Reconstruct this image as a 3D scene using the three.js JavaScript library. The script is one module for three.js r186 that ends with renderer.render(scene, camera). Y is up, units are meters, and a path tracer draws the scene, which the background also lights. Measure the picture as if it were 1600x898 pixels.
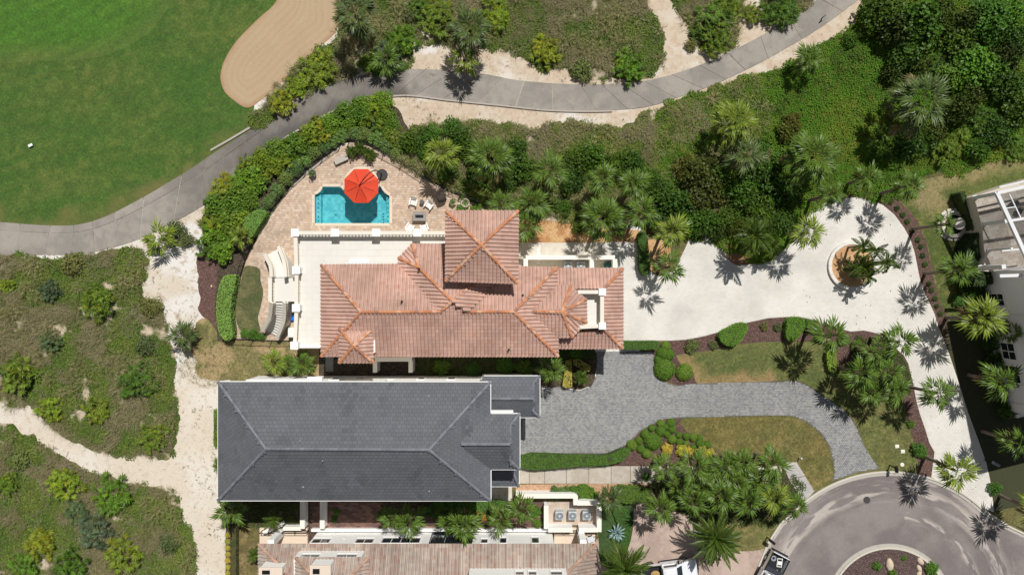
import * as THREE from 'three';
import { mergeGeometries } from 'three/addons/utils/BufferGeometryUtils.js';
import { RoundedBoxGeometry } from 'three/addons/geometries/RoundedBoxGeometry.js';

// ---------------------------------------------------------------- camera, sky, sun, exposure
const H = 71.1, PPM = 15;                       // drone height above ground, photo pixels per metre on the ground
const scene = new THREE.Scene();
const camera = new THREE.PerspectiveCamera(2 * Math.atan(449 / (H * PPM)) * 180 / Math.PI, 1600 / 898, 1, 2500);
camera.position.set(0, H, 0); camera.up.set(0, 0, -1); camera.lookAt(0, 0, 0);
scene.add(camera);
const SUN = new THREE.Vector3(0.192, 0.850, -0.492).normalize();
{ // hazy blue sky with soft fair weather clouds
  const w = 1024, h = 512, d = new Float32Array(w * h * 4), hash = (x, y, z) => { const s = Math.sin(x * 127.1 + y * 311.7 + z * 74.7) * 43758.5453; return s - Math.floor(s); };
  const n3 = (x, y, z) => { const X = Math.floor(x), Y = Math.floor(y), Z = Math.floor(z), f = t => t * t * (3 - 2 * t), u = f(x - X), v = f(y - Y), t = f(z - Z), L = (a, b, k) => a + (b - a) * k; return L(L(L(hash(X, Y, Z), hash(X + 1, Y, Z), u), L(hash(X, Y + 1, Z), hash(X + 1, Y + 1, Z), u), v), L(L(hash(X, Y, Z + 1), hash(X + 1, Y, Z + 1), u), L(hash(X, Y + 1, Z + 1), hash(X + 1, Y + 1, Z + 1), u), v), t); };
  for (let j = 0; j < h; j++) { const el = ((j + 0.5) / h - 0.5) * Math.PI, y = Math.sin(el); for (let i = 0; i < w; i++) { const az = ((i + 0.5) / w - 0.5) * 2 * Math.PI, x = Math.cos(az) * Math.cos(el), z = Math.sin(az) * Math.cos(el), o = (j * w + i) * 4, up = Math.max(0, y), k = Math.pow(1 - up, 2.2), g = Math.pow(Math.max(0, x * SUN.x + y * SUN.y + z * SUN.z), 24) * 0.5; let c = [0.17 + 0.36 * k + g, 0.27 + 0.31 * k + g, 0.47 + 0.17 * k + 0.9 * g]; if (y > 0.02) { const s = 1 / (y + 0.35); let a = 0, m = 0.5; for (let q = 0, f = 1.6; q < 5; q++, f *= 2, m *= 0.5) a += m * n3(x * s * f + 9, z * s * f + 4, f); const cl = Math.min(1, Math.max(0, (a - 0.46) / 0.2)), b = 0.62 - 0.18 * Math.max(0, (a - 0.58) / 0.2); c = [c[0] + (b - c[0]) * cl, c[1] + (b * 0.985 - c[1]) * cl, c[2] + (b * 0.97 - c[2]) * cl]; } d[o] = c[0]; d[o + 1] = c[1]; d[o + 2] = c[2]; d[o + 3] = 1; } }
  const t = new THREE.DataTexture(d, w, h, THREE.RGBAFormat, THREE.FloatType); t.mapping = THREE.EquirectangularReflectionMapping; t.magFilter = THREE.LinearFilter; t.needsUpdate = true; scene.background = t; scene.environment = t;
}
scene.backgroundIntensity = scene.environmentIntensity = 0.38;
const sun = new THREE.DirectionalLight(new THREE.Color(1, 0.98, 0.94), 4.8);
sun.position.copy(SUN).multiplyScalar(150); sun.castShadow = true;
Object.assign(sun.shadow.camera, { left: -75, right: 75, top: 55, bottom: -55, near: 10, far: 320 }); sun.shadow.mapSize.set(4096, 4096);
scene.add(sun, sun.target);
const renderer = new THREE.WebGLRenderer({ antialias: true });
renderer.setSize(1024, 574); renderer.toneMapping = THREE.LinearToneMapping; renderer.toneMappingExposure = 0.83;
renderer.shadowMap.enabled = true;

// ---------------------------------------------------------------- helpers
function rngOf(a) { return () => { a |= 0; a = a + 0x6D2B79F5 | 0; let t = Math.imul(a ^ a >>> 15, 1 | a); t = t + Math.imul(t ^ t >>> 7, 61 | t) ^ t; return ((t ^ t >>> 14) >>> 0) / 4294967296; }; }
const R = rngOf(20240611), rr = (a, b) => a + (b - a) * R();
const PERM = new Uint8Array(512); { const r = rngOf(77), p = [...Array(256).keys()]; for (let i = 255; i > 0; i--) { const j = Math.floor(r() * (i + 1)); [p[i], p[j]] = [p[j], p[i]]; } for (let i = 0; i < 512; i++) PERM[i] = p[i & 255]; }
function vn(x, y) { const X = Math.floor(x), Y = Math.floor(y), fx = x - X, fy = y - Y, u = fx * fx * (3 - 2 * fx), v = fy * fy * (3 - 2 * fy), a = X & 255, b = Y & 255, c = (X + 1) & 255, d = (Y + 1) & 255; const h00 = PERM[PERM[a] + b], h10 = PERM[PERM[c] + b], h01 = PERM[PERM[a] + d], h11 = PERM[PERM[c] + d]; return ((h00 + (h10 - h00) * u) * (1 - v) + (h01 + (h11 - h01) * u) * v) / 255; }
function fbm(x, y, o = 4) { let s = 0, a = 0.5, n = 0; for (let i = 0; i < o; i++) { s += a * vn(x, y); n += a; a *= 0.5; x = x * 2.03 + 17.3; y = y * 2.03 + 9.1; } return s / n; }
const clamp = (v, a = 0, b = 1) => Math.min(b, Math.max(a, v)), ss = (a, b, v) => { v = clamp((v - a) / (b - a)); return v * v * (3 - 2 * v); };
const mix3 = (a, b, t) => [a[0] + (b[0] - a[0]) * t, a[1] + (b[1] - a[1]) * t, a[2] + (b[2] - a[2]) * t];
const sc3 = (a, k) => [a[0] * k, a[1] * k, a[2] * k];
const C = (r, g, b) => new THREE.Color().setRGB(r / 255, g / 255, b / 255, THREE.SRGBColorSpace);
// photo pixel at a height -> place in metres
const W = (px, py, h = 0) => [(px - 800) / PPM * (1 - h / H), (py - 449) / PPM * (1 - h / H)];
const V = (px, py, h = 0) => { const [x, z] = W(px, py, h); return new THREE.Vector3(x, h, z); };
const inPoly = (x, y, P) => { let c = false; for (let i = 0, j = P.length - 1; i < P.length; j = i++) { const [xi, yi] = P[i], [xj, yj] = P[j]; if ((yi > y) !== (yj > y) && x < (xj - xi) * (y - yi) / (yj - yi) + xi) c = !c; } return c; };
function segDist(x, y, P, closed = true) { let m = 1e9; for (let i = 0; i < P.length - (closed ? 0 : 1); i++) { const [ax, ay] = P[i], [bx, by] = P[(i + 1) % P.length]; const dx = bx - ax, dy = by - ay, t = clamp(((x - ax) * dx + (y - ay) * dy) / (dx * dx + dy * dy || 1)); m = Math.min(m, Math.hypot(x - ax - t * dx, y - ay - t * dy)); } return m; }
function smooth(pts, n = 6, closed = true) { const c = new THREE.CatmullRomCurve3(pts.map(([x, y]) => new THREE.Vector3(x, y, 0)), closed, 'centripetal'); return c.getPoints(pts.length * n).slice(0, closed ? -1 : undefined).map(p => [p.x, p.y]); }
const toW = (pts, h = 0) => pts.map(([a, b]) => W(a, b, h));
const used = new Map();
const numbered = n => { const k = used.get(n) || 0; used.set(n, k + 1); return k ? n + '_' + String(k).padStart(3, '0') : n; };
function tag(o, label, category, group) { o.userData = { ...o.userData, label, category }; if (group) o.userData.group = group; return o; }
function thing(name, label, category, [x, z] = [0, 0], turn = 0, group, y = 0) { const o = new THREE.Group(); o.name = numbered(name); o.position.set(x, y, z); o.rotation.y = turn; tag(o, label, category, group); scene.add(o); return o; }
function part(name, geo, mat, parent, kind) { const m = new THREE.Mesh(Array.isArray(geo) ? merge(geo) : geo, mat); m.name = parent === scene ? numbered(name) : name; m.castShadow = m.receiveShadow = true; if (kind) m.userData.kind = kind; parent.add(m); return m; }
function merge(list) { const keys = list.every(g => g.attributes.color) ? ['position', 'color'] : ['position']; if (list.every(g => g.attributes.uv)) keys.push('uv'); return mergeGeometries(list.map(g => { g = g.index ? g.toNonIndexed() : g; const o = new THREE.BufferGeometry(); keys.forEach(k => o.setAttribute(k, g.attributes[k])); return o; })); }
function insts(name, geo, mat, list, parent, kind = 'stuff') { const m = new THREE.InstancedMesh(geo, mat, list.length); m.name = parent === scene ? numbered(name) : name; list.forEach(([mt, c], i) => { m.setMatrixAt(i, mt); m.setColorAt(i, c); }); m.castShadow = m.receiveShadow = true; m.userData.kind = kind; parent.add(m); return m; }
// set a thing's origin at its base: children were built in world coordinates
function rebase(g, x, z, y = 0) { g.position.set(x, y, z); g.children.forEach(c => c.position.sub(g.position)); return g; }
const box = (w, h, d, x = 0, y = 0, z = 0, ry = 0) => new THREE.BoxGeometry(w, h, d).rotateY(ry).translate(x, y, z);
const rbox = (w, h, d, x = 0, y = 0, z = 0, r = 0.03, ry = 0, seg = 2) => new RoundedBoxGeometry(w, h, d, seg, r).rotateY(ry).translate(x, y, z);
const cyl = (r0, r1, h, x = 0, y = 0, z = 0, n = 14) => new THREE.CylinderGeometry(r0, r1, h, n).translate(x, y, z);
function bar(a, b, w, h) { const d = b.clone().sub(a), L = d.length(), g = new THREE.BoxGeometry(w, h, L); g.applyQuaternion(new THREE.Quaternion().setFromRotationMatrix(new THREE.Matrix4().lookAt(b, a, Math.abs(d.y) > 0.98 * L ? new THREE.Vector3(1, 0, 0) : new THREE.Vector3(0, 1, 0)))); return g.translate((a.x + b.x) / 2, (a.y + b.y) / 2, (a.z + b.z) / 2); }
const tube = (pts, r, n = 8, seg = 24) => new THREE.TubeGeometry(new THREE.CatmullRomCurve3(pts), seg, r, n);
function rawGeo(pos, col, uv) { const g = new THREE.BufferGeometry(); g.setAttribute('position', new THREE.Float32BufferAttribute(pos, 3)); if (col) g.setAttribute('color', new THREE.Float32BufferAttribute(col, 3)); if (uv) g.setAttribute('uv', new THREE.Float32BufferAttribute(uv, 2)); return g; }
// upright prism over a plan outline [[x,z]...]; y0,y1 numbers or functions of a point
function prism(P, y0, y1, { bottom = false, holes = [] } = {}) {
  const f0 = typeof y0 === 'function' ? y0 : () => y0, f1 = typeof y1 === 'function' ? y1 : () => y1, pos = [], uv = [];
  const v2 = Q => Q.map(([x, z]) => new THREE.Vector2(x, z));
  const ctr = v2(P), hs = holes.map(v2);
  if (THREE.ShapeUtils.area(ctr) > 0) ctr.reverse(); hs.forEach(h => { if (THREE.ShapeUtils.area(h) < 0) h.reverse(); });
  const all = ctr.concat(...hs), put = (p, y) => { pos.push(p.x, y, p.y); uv.push(p.x, p.y); };
  for (const [a, b, c] of THREE.ShapeUtils.triangulateShape(ctr, hs)) { put(all[a], f1(all[a])); put(all[b], f1(all[b])); put(all[c], f1(all[c])); if (bottom) { put(all[c], f0(all[c])); put(all[b], f0(all[b])); put(all[a], f0(all[a])); } }
  for (const ring of [ctr, ...hs]) for (let i = 0; i < ring.length; i++) { const a = ring[i], b = ring[(i + 1) % ring.length]; put(a, f0(a)); put(b, f0(b)); put(b, f1(b)); put(a, f0(a)); put(b, f1(b)); put(a, f1(a)); }
  return rawGeo(pos, null, uv);
}
// ---------------------------------------------------------------- materials
const mat = (c, rough = 0.85, o = {}) => new THREE.MeshStandardMaterial({ color: c, roughness: rough, ...o });
const leafMat = (c, tr = 0.3, rough = 0.75) => new THREE.MeshPhysicalMaterial({ color: c, roughness: rough, transmission: tr, thickness: 0, vertexColors: true, side: THREE.DoubleSide, specularIntensity: 0.6 });
function areaTex(x0, z0, w, d, res, fn) {
  const tw = Math.min(2048, Math.max(8, Math.round(w * res))), th = Math.min(2048, Math.max(8, Math.round(d * res))), data = new Uint8Array(tw * th * 4);
  for (let j = 0; j < th; j++) for (let i = 0; i < tw; i++) { const c = fn(x0 + (i + 0.5) / tw * w, z0 + (j + 0.5) / th * d), o = (j * tw + i) * 4; data[o] = clamp(c[0], 0, 255); data[o + 1] = clamp(c[1], 0, 255); data[o + 2] = clamp(c[2], 0, 255); data[o + 3] = 255; }
  const t = new THREE.DataTexture(data, tw, th); t.colorSpace = THREE.SRGBColorSpace; t.magFilter = THREE.LinearFilter; t.wrapS = t.wrapT = THREE.RepeatWrapping; t.needsUpdate = true; return t;
}
const grainTex = (() => { const n = 512, r = rngOf(5), d = new Uint8Array(n * n * 4); for (let j = 0; j < n; j++) for (let i = 0; i < n; i++) { const v = 255 * (0.5 * r() + 0.5 * fbm(i / 7, j / 7, 3)); d.set([v, v, v, 255], (j * n + i) * 4); } const t = new THREE.DataTexture(d, n, n); t.magFilter = THREE.LinearFilter; t.wrapS = t.wrapT = THREE.RepeatWrapping; t.needsUpdate = true; return t; })();
const uvTo = (g, x0, z0, w, d) => { const p = g.attributes.position, u = new Float32Array(p.count * 2); for (let i = 0; i < p.count; i++) { u[2 * i] = (p.getX(i) - x0) / w; u[2 * i + 1] = (p.getZ(i) - z0) / d; } g.setAttribute('uv', new THREE.BufferAttribute(u, 2)); return g; };
// an outline broken up the way plants and loose sand end
function ragged(P, a) { const out = []; P.forEach((p, i) => { const q = P[(i + 1) % P.length], L = Math.hypot(q[0] - p[0], q[1] - p[1]), n = L > 30 ? 1 : Math.max(1, Math.ceil(L / 0.3)); for (let k = 0; k < n; k++) { const x = p[0] + (q[0] - p[0]) * k / n, z = p[1] + (q[1] - p[1]) * k / n; out.push([x + a * 2.4 * (fbm(x * 0.9 + 3, z * 0.9, 4) - 0.5), z + a * 2.4 * (fbm(x * 0.9 + 50, z * 0.9 + 7, 4) - 0.5)]); } }); return out; }
// a flat sheet of ground over an outline in photo pixels; each layer lies 4 mm above the one below
function sheet(name, pts, layer, fn, o = {}) {
  let P = toW(o.sharp ? pts : smooth(pts)); if (o.rag) P = ragged(P, o.rag); const xs = P.map(p => p[0]), zs = P.map(p => p[1]);
  const x0 = o.x0 ?? Math.min(...xs), z0 = o.z0 ?? Math.min(...zs), w = o.w ?? Math.max(...xs) - x0, d = o.d ?? Math.max(...zs) - z0;
  const s = new THREE.Shape(P.map(([x, z]) => new THREE.Vector2(x, -z))); (o.holes || []).forEach(h => s.holes.push(new THREE.Path(h.map(([x, z]) => new THREE.Vector2(x, -z)))));
  const g = new THREE.ShapeGeometry(s).rotateX(-Math.PI / 2).translate(0, 0.004 * layer, 0); uvTo(g, x0, z0, w, d);
  let m = o.mat; if (!m) { const b = grainTex.clone(); b.repeat.set(w / 5, d / 5); m = new THREE.MeshStandardMaterial({ map: areaTex(x0, z0, w, d, o.res || 18, fn), roughness: o.rough ?? 0.95, bumpMap: b, bumpScale: o.bump ?? 0.02 }); }
  const me = part(name, g, m, scene, o.kind || 'structure'); return me;
}
// ---------------------------------------------------------------- the setting: ground sheets
const poolPx = [[491.6, 348.7], [491.6, 304], [496, 302.5], [500.5, 299], [503, 295], [504, 291.6], [531.6, 291.6], [536.5, 297], [538, 288], [540, 278], [546, 269], [555, 263], [565, 261], [575, 263], [584, 269], [590, 278], [592, 288], [593, 291.6], [595, 291.6], [597, 296], [601.5, 301.5], [608.4, 306], [608.4, 348.7]];
const poolW = toW(poolPx);
const rnd2 = (x, z) => PERM[(PERM[Math.floor(x * 19) & 255] + Math.floor(z * 19)) & 255] / 255;
const sandFn = (x, z) => {
  const n = fbm(x * 0.25, z * 0.25, 4), f = fbm(x * 3, z * 3, 3), g = rnd2(x, z);
  let c = mix3([230, 225, 218], [216, 203, 184], ss(0.4, 0.65, n));
  c = mix3(c, [190, 172, 150], ss(0.58, 0.75, f) * 0.7);
  c = mix3(c, mix3([216, 200, 178], [196, 172, 146], f), ss(-8, -14, z) * ss(-22, -12, x) * (0.1 + 0.8 * ss(0.3, 0.55, fbm(x * 0.35 + 4, z * 0.6, 3))));
  if (x < -30 && z > 8) c = mix3(c, [224, 211, 192], ss(0.3, 0.6, 1 - Math.abs(fbm(x * 0.1, z * 0.1, 2) - 0.5)) * 0.5);
  if (g > 0.985 && f > 0.52) c = [150, 136, 116];
  return sc3(c, 0.94 + 0.09 * g);
};
{ const g = sheet('ground', [[-12000, -9000], [13600, -9000], [13600, 9900], [-12000, 9900]], 0, sandFn, { sharp: true, x0: -54, z0: -30.3, w: 108, d: 60.6, res: 19, holes: [poolW] }); }

sheet('outer_scrub', [[-12000, -9000], [13600, -9000], [13600, 9900], [-12000, 9900]], 0.5, (x, z) => { const f = fbm(x * 0.5, z * 0.5, 4), n = fbm(x * 1.8, z * 1.8, 3); return sc3(mix3([92, 104, 54], [138, 126, 92], ss(0.4, 0.68, f * 0.6 + n * 0.4)), 0.85 + 0.2 * rnd2(x, z)); }, { sharp: true, x0: -54, z0: -30.3, w: 90, d: 90, res: 10, holes: [toW([[-70, -70], [1670, -70], [1670, 970], [-70, 970]])] });
const turf = (a, b, dry, sd = 0) => (x, z) => { const n = fbm(x * 0.18 + sd, z * 0.18, 4), f = fbm(x * 1.4, z * 1.4 + sd, 4), g = rnd2(x, z), st = fbm(x * 0.5 + z * 1.6, z * 0.35 - x * 0.1, 3); let c = mix3(a, b, ss(0.32, 0.68, n * 0.55 + st * 0.45)); c = mix3(c, dry, ss(0.5, 0.8, f * 0.6 + n * 0.4) * 0.6); const gr = fbm(x * 7, z * 7, 2); return sc3(c, 0.72 + 0.22 * f + 0.34 * gr * (0.4 + 1.2 * g)); };
sheet('garden_soil', [[1010, 300], [1680, 230], [1680, 960], [800, 960], [800, 700], [1000, 640], [1000, 400]], 1, turf([112, 106, 62], [96, 92, 56], [132, 112, 82], 8), { sharp: true });
const V3 = (x, z, cx, cz, r) => Math.hypot(x - cx, z - cz) / r;
const golf = [[-60, -60], [480, -60], [476, 20], [440, 80], [410, 130], [398, 150], [396, 175], [396, 188], [396, 203], [340, 238], [300, 265], [220, 313], [160, 343], [120, 354], [70, 355], [-60, 350]];
sheet('golf_turf', golf, 1, (x, z) => { let c = turf([64, 96, 32], [78, 100, 38], [98, 104, 48])(x, z); const e = segDist(x, z, toW([[-60, 353], [70, 355], [160, 343], [300, 265], [394, 205]]), false); c = mix3(c, [128, 110, 70], ss(3.2, 0.2, e + fbm(x * 0.5, z * 0.5, 3) * 4 - 1.2) * 0.6); return c; }, { sharp: true });
{ const gp = [[-80, -80], [272, -80], [268, -10], [256, 22], [238, 44], [210, 66], [172, 84], [120, 94], [60, 95], [-80, 88]], gw = toW(smooth(gp)), A = turf([67, 106, 28], [74, 109, 33], [86, 112, 42], 40), B = turf([64, 96, 32], [78, 100, 38], [98, 104, 48]); sheet('putting_green', gp, 2, (x, z) => { const e = segDist(x, z, gw), m = Math.sin((x * 0.55 + z) * 4.2) * 0.03; return sc3(mix3(mix3(B(x, z), [104, 116, 56], 0.3), A(x, z), ss(0.0, 2.6, e)), 1 + m); }, { bump: 0.006 }); }
// bunker: raked sand with its grooves following the edge
const bunkerPx = [[436, -50], [432, 0], [402, 30], [366, 68], [348, 100], [344, 122], [350, 142], [364, 156], [386, 168], [408, 156], [440, 128], [470, 97], [500, 72], [524, 50], [528, 20], [523, -50]];
const bunkW = toW(smooth(bunkerPx));
sheet('bunker_sand', bunkerPx, 3, (x, z) => { const e = segDist(x, z, bunkW), w = e + fbm(x * 0.35, z * 0.35, 2) * 0.6, k = Math.sin(w * 10) * 0.5 + 0.5, g = rnd2(x, z), big = Math.sin(w * 3.3) * 0.5 + 0.5; let c = mix3([190, 166, 134], [170, 144, 113], k * 0.2 + big * 0.08 + 0.3 * fbm(x * 0.5, z * 0.5, 3)); c = mix3(c, [176, 140, 108], ss(0.45, 0.0, e + fbm(x, z, 3) * 0.5 - 0.2)); return sc3(c, 0.95 + 0.07 * g); }, { bump: 0.015 });

// dune vegetation soil
const dune = (x, z) => { const n = fbm(x * 0.22 + 5, z * 0.22, 4), f = fbm(x * 1.1, z * 1.1 + 9, 4), g = rnd2(x, z); let c = mix3([100, 108, 56], [130, 120, 86], ss(0.42, 0.7, f)); c = mix3(c, [88, 106, 42], ss(0.5, 0.66, n) * 0.7); c = mix3(c, [210, 192, 168], ss(0.58, 0.74, fbm(x * 0.45 + 31, z * 0.45, 3) * 0.75 + fbm(x * 2.2, z * 2.2, 3) * 0.25)); return sc3(c, 0.8 + 0.3 * g * f + 0.1 * f); };
const dunePx = {
  left: [[-60, 404], [60, 402], [130, 400], [205, 388], [224, 400], [220, 440], [226, 470], [250, 482], [262, 520], [272, 560], [272, 600], [278, 640], [275, 690], [264, 712], [225, 716], [180, 712], [120, 692], [75, 662], [45, 632], [-60, 612]],
  low: [[-60, 660], [20, 666], [60, 692], [110, 722], [160, 744], [220, 758], [262, 764], [280, 782], [286, 812], [300, 836], [303, 862], [292, 960], [-60, 960]],
  top: [[526, -50], [660, -50], [850, -50], [1000, -50], [1012, 15], [1032, 45], [1038, 75], [1032, 100], [1005, 122], [960, 119], [930, 127], [905, 124], [880, 108], [850, 110], [830, 98], [800, 82], [770, 73], [750, 72], [730, 67], [700, 70], [662, 68], [650, 76], [640, 104], [600, 113], [560, 117], [510, 130], [470, 150], [420, 184], [396, 200], [392, 186], [420, 152], [460, 107], [500, 77], [528, 60]],
  topmid: [[1035, -50], [1056, 10], [1082, 50], [1078, 60], [1110, 76], [1150, 70], [1156, 20], [1162, -50]],
  topright: [[1184, -50], [1196, 10], [1224, 34], [1268, 6], [1284, -50]],
  strip: [[612, 215], [640, 200], [700, 192], [760, 190], [830, 202], [870, 190], [930, 198], [985, 196], [1002, 178], [1040, 166], [1100, 146], [1140, 132], [1180, 120], [1190, 300], [1000, 345], [900, 345], [800, 332], [740, 312], [690, 290], [620, 252]],
};
for (const k of ['left', 'low', 'top', 'topmid', 'topright', 'strip']) sheet('dune_soil', dunePx[k], k === 'top' ? 2 : 1, dune, { bump: 0.04, rag: 0.55 });
const vinePx = [[1030, 172], [1100, 148], [1180, 118], [1230, 104], [1270, 76], [1320, 50], [1345, 26], [1380, -50], [1680, -50], [1680, 232], [1560, 250], [1500, 268], [1432, 278], [1420, 296], [1396, 312], [1330, 306], [1284, 320], [1250, 345], [1218, 398], [1180, 412], [1132, 384], [1080, 372], [1030, 330]];
sheet('vine_soil', vinePx, 2, (x, z) => { const f = fbm(x * 0.8, z * 0.8, 4); return sc3(mix3([64, 90, 24], [88, 98, 40], ss(0.4, 0.7, f)), 0.75 + 0.3 * rnd2(x, z)); }, { bump: 0.05, rag: 0.4 });
const mulch = (a = [112, 84, 74], b = [82, 62, 56]) => (x, z) => { const f = fbm(x * 2.2, z * 2.2, 4), g = rnd2(x, z), h = rnd2(x * 1.7 + 9, z * 1.7); let c = mix3(a, b, f * 0.6 + h * 0.4); if (g > 0.86) c = mix3(c, [172, 142, 128], 0.55); return sc3(c, 0.78 + 0.4 * g * 0.7); };
const straw = (x, z) => { const f = fbm(x * 1.4, z * 1.4, 4), g = rnd2(x, z); return sc3(mix3([214, 174, 124], [192, 142, 96], ss(0.35, 0.65, f)), 0.82 + 0.26 * g); };
sheet('mulch_bed', [[310, 398], [345, 392], [378, 398], [374, 428], [348, 432], [340, 480], [342, 520], [318, 500], [308, 440]], 1, mulch([118, 88, 80], [92, 66, 60]), { rag: 0.3 });
const dryLawn = turf([132, 122, 80], [112, 112, 66], [168, 142, 102], 12);
sheet('dry_lawn', [[308, 500], [330, 505], [348, 524], [400, 526], [470, 528], [520, 545], [520, 596], [345, 594], [322, 590], [306, 566]], 2, (x, z) => mix3(dryLawn(x, z), [186, 158, 120], ss(0.45, 0.62, fbm(x * 0.6 + 3, z * 0.6, 3)) * 0.75), { rag: 0.5 });
sheet('side_garden_soil', [[498, 540], [880, 540], [930, 545], [930, 604], [875, 604], [850, 620], [800, 600], [498, 600]], 3, mulch([84, 72, 60], [58, 50, 42]), { sharp: true });
sheet('planting_soil', [[318, 394], [316, 340], [338, 302], [375, 264], [440, 218], [522, 173], [600, 152], [622, 170], [642, 212], [690, 250], [770, 300], [770, 345], [700, 320], [640, 262], [600, 240], [548, 220], [534, 226], [505, 247], [478, 269], [452, 293], [430, 322], [405, 360], [385, 400]], 2, mulch([86, 76, 56], [58, 54, 40]), { sharp: true, rag: 0.2 });
sheet('planting_soil', [[340, 398], [372, 396], [404, 361], [398, 386], [386, 412], [375, 450], [368, 500], [367, 533], [340, 533], [334, 480], [338, 440]], 2.5, mulch([92, 80, 62], [60, 54, 42]), { sharp: true });
// pool deck, its lawn, the beds
const deckPx = [[534, 229], [548, 222], [575, 228], [600, 242], [626, 256], [660, 279], [690, 295], [720, 308], [742, 319], [762, 331], [800, 345], [800, 420], [470, 420], [470, 533], [368, 531], [366, 500], [371, 462], [377, 432], [384, 408], [396, 384], [408, 362], [421, 341], [436, 318], [454, 294], [480, 270], [506, 249]];
sheet('pool_deck_bed', deckPx, 3, (x, z) => sc3([204, 180, 156], 0.9 + 0.15 * rnd2(x, z)), { sharp: true, holes: [poolW] });
sheet('garden_lawn', [[383, 416], [405, 420], [407, 438], [411, 455], [407, 480], [403, 497], [406, 519], [389, 523], [374, 514], [368, 492], [371, 463], [377, 436]], 14, turf([70, 88, 46], [96, 96, 60], [126, 112, 80], 20));
// white court and the beds round it
const whitePx = [[973, 378], [1000, 378], [1010, 400], [1016, 424], [1030, 432], [1050, 425], [1064, 402], [1078, 373], [1092, 358], [1120, 366], [1131, 376], [1132, 390], [1138, 405], [1151, 414], [1171, 413], [1201, 409], [1215, 396], [1230, 386], [1248, 365], [1260, 340], [1275, 323], [1300, 313], [1325, 309], [1345, 308], [1363, 313], [1380, 320], [1398, 335], [1413, 355], [1423, 373], [1430, 395], [1438, 435], [1446, 458], [1461, 490], [1468, 513], [1483, 550], [1498, 595], [1513, 643], [1530, 689], [1542, 723], [1549, 755], [1554, 800], [1530, 791], [1516, 781], [1487, 761], [1456, 745], [1461, 706], [1453, 692], [1447, 672], [1438, 646], [1433, 628], [1427, 597], [1420, 568], [1413, 555], [1385, 531], [1373, 521], [1350, 516], [1330, 518], [1300, 510], [1275, 500], [1255, 496], [1230, 495], [1200, 497], [1168, 504], [1146, 510], [1126, 518], [1101, 525], [1076, 530], [1050, 532], [960, 532], [960, 400], [945, 400], [945, 378]];
sheet('white_driveway', whitePx, 3, (x, z) => sc3(mix3([226, 221, 211], [220, 214, 203], fbm(x * 0.3, z * 0.3, 3)), 0.95 + 0.06 * rnd2(x, z)), { sharp: true, rough: 0.9 });
sheet('mulch_bed', [[1040, 533], [1076, 530], [1101, 525], [1126, 518], [1146, 510], [1168, 504], [1200, 497], [1230, 495], [1255, 496], [1275, 500], [1300, 510], [1330, 518], [1350, 516], [1373, 521], [1385, 531], [1413, 555], [1420, 568], [1427, 597], [1433, 628], [1438, 646], [1447, 672], [1453, 692], [1461, 706], [1456, 745], [1420, 740], [1375, 734], [1340, 670], [1245, 596], [1060, 602], [1022, 590], [1018, 545]], 2, mulch(), { sharp: true });
const lawnA = turf([112, 112, 64], [92, 104, 54], [158, 132, 92], 50);
sheet('front_lawn', [[1058, 556], [1085, 551], [1120, 546], [1170, 536], [1255, 534], [1290, 536], [1300, 560], [1330, 575], [1365, 590], [1395, 600], [1412, 628], [1420, 660], [1430, 700], [1434, 738], [1410, 738], [1378, 735], [1355, 703], [1346, 683], [1338, 663], [1326, 646], [1313, 635], [1280, 612], [1258, 599], [1240, 594], [1190, 596], [1090, 598], [1082, 580], [1066, 570]], 3, (x, z) => { const c = lawnA(x, z), e = segDist(x, z, toW([[1070, 565], [1085, 597], [1200, 596]]), false); return mix3(c, [178, 142, 104], ss(1.6, 0.2, e + fbm(x, z, 2) - 0.5) * 0.7); });
sheet('front_lawn', [[1064, 656], [1100, 652], [1200, 652], [1243, 654], [1263, 663], [1283, 679], [1295, 697], [1302, 720], [1303, 738], [1300, 754], [1272, 767], [1247, 728], [1225, 722], [1180, 714], [1130, 704], [1088, 684], [1070, 670]], 3, turf([122, 110, 62], [108, 106, 58], [150, 128, 82], 63));
sheet('mulch_bed', [[805, 706], [900, 706], [940, 707], [962, 704], [983, 693], [1001, 674], [1021, 663], [1041, 654], [1066, 653], [1076, 676], [1100, 690], [1120, 706], [1115, 732], [1016, 732], [805, 734]], 2, mulch(), { sharp: true });
sheet('mulch_bed', [[850, 604], [848, 560], [870, 548], [930, 548], [930, 585], [922, 601], [908, 608], [888, 606], [870, 600]], 5, mulch([96, 80, 56], [66, 58, 40]));
// straw beds
sheet('straw_bed', [[812, 340], [870, 345], [930, 352], [1000, 360], [1002, 379], [812, 379]], 2, straw, { sharp: true });
sheet('straw_bed', [[1012, 376], [1040, 378], [1050, 395], [1040, 420], [1018, 424], [1014, 400]], 4, straw);
sheet('straw_bed', [[1131, 376], [1160, 368], [1200, 376], [1214, 396], [1201, 409], [1171, 413], [1151, 414], [1138, 405], [1132, 390]], 4, (x, z) => mix3(straw(x, z), [120, 92, 72], 0.55));
sheet('straw_bed', [[806, 757], [1016, 754], [1040, 760], [1040, 784], [806, 775]], 2, (x, z) => { const g = rnd2(x * 0.8, z * 0.8); return sc3(mix3([212, 178, 146], [172, 130, 98], g), 0.85 + 0.25 * rnd2(x, z)); }, { sharp: true });
// concrete walks
const concrete = (a, b) => (x, z) => { const n = fbm(x * 0.4, z * 0.4, 4), f = fbm(x * 2.5, z * 2.5, 3), g = rnd2(x, z); return sc3(mix3(a, b, ss(0.3, 0.7, n * 0.6 + f * 0.4)), 0.95 + 0.07 * g); };
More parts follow.
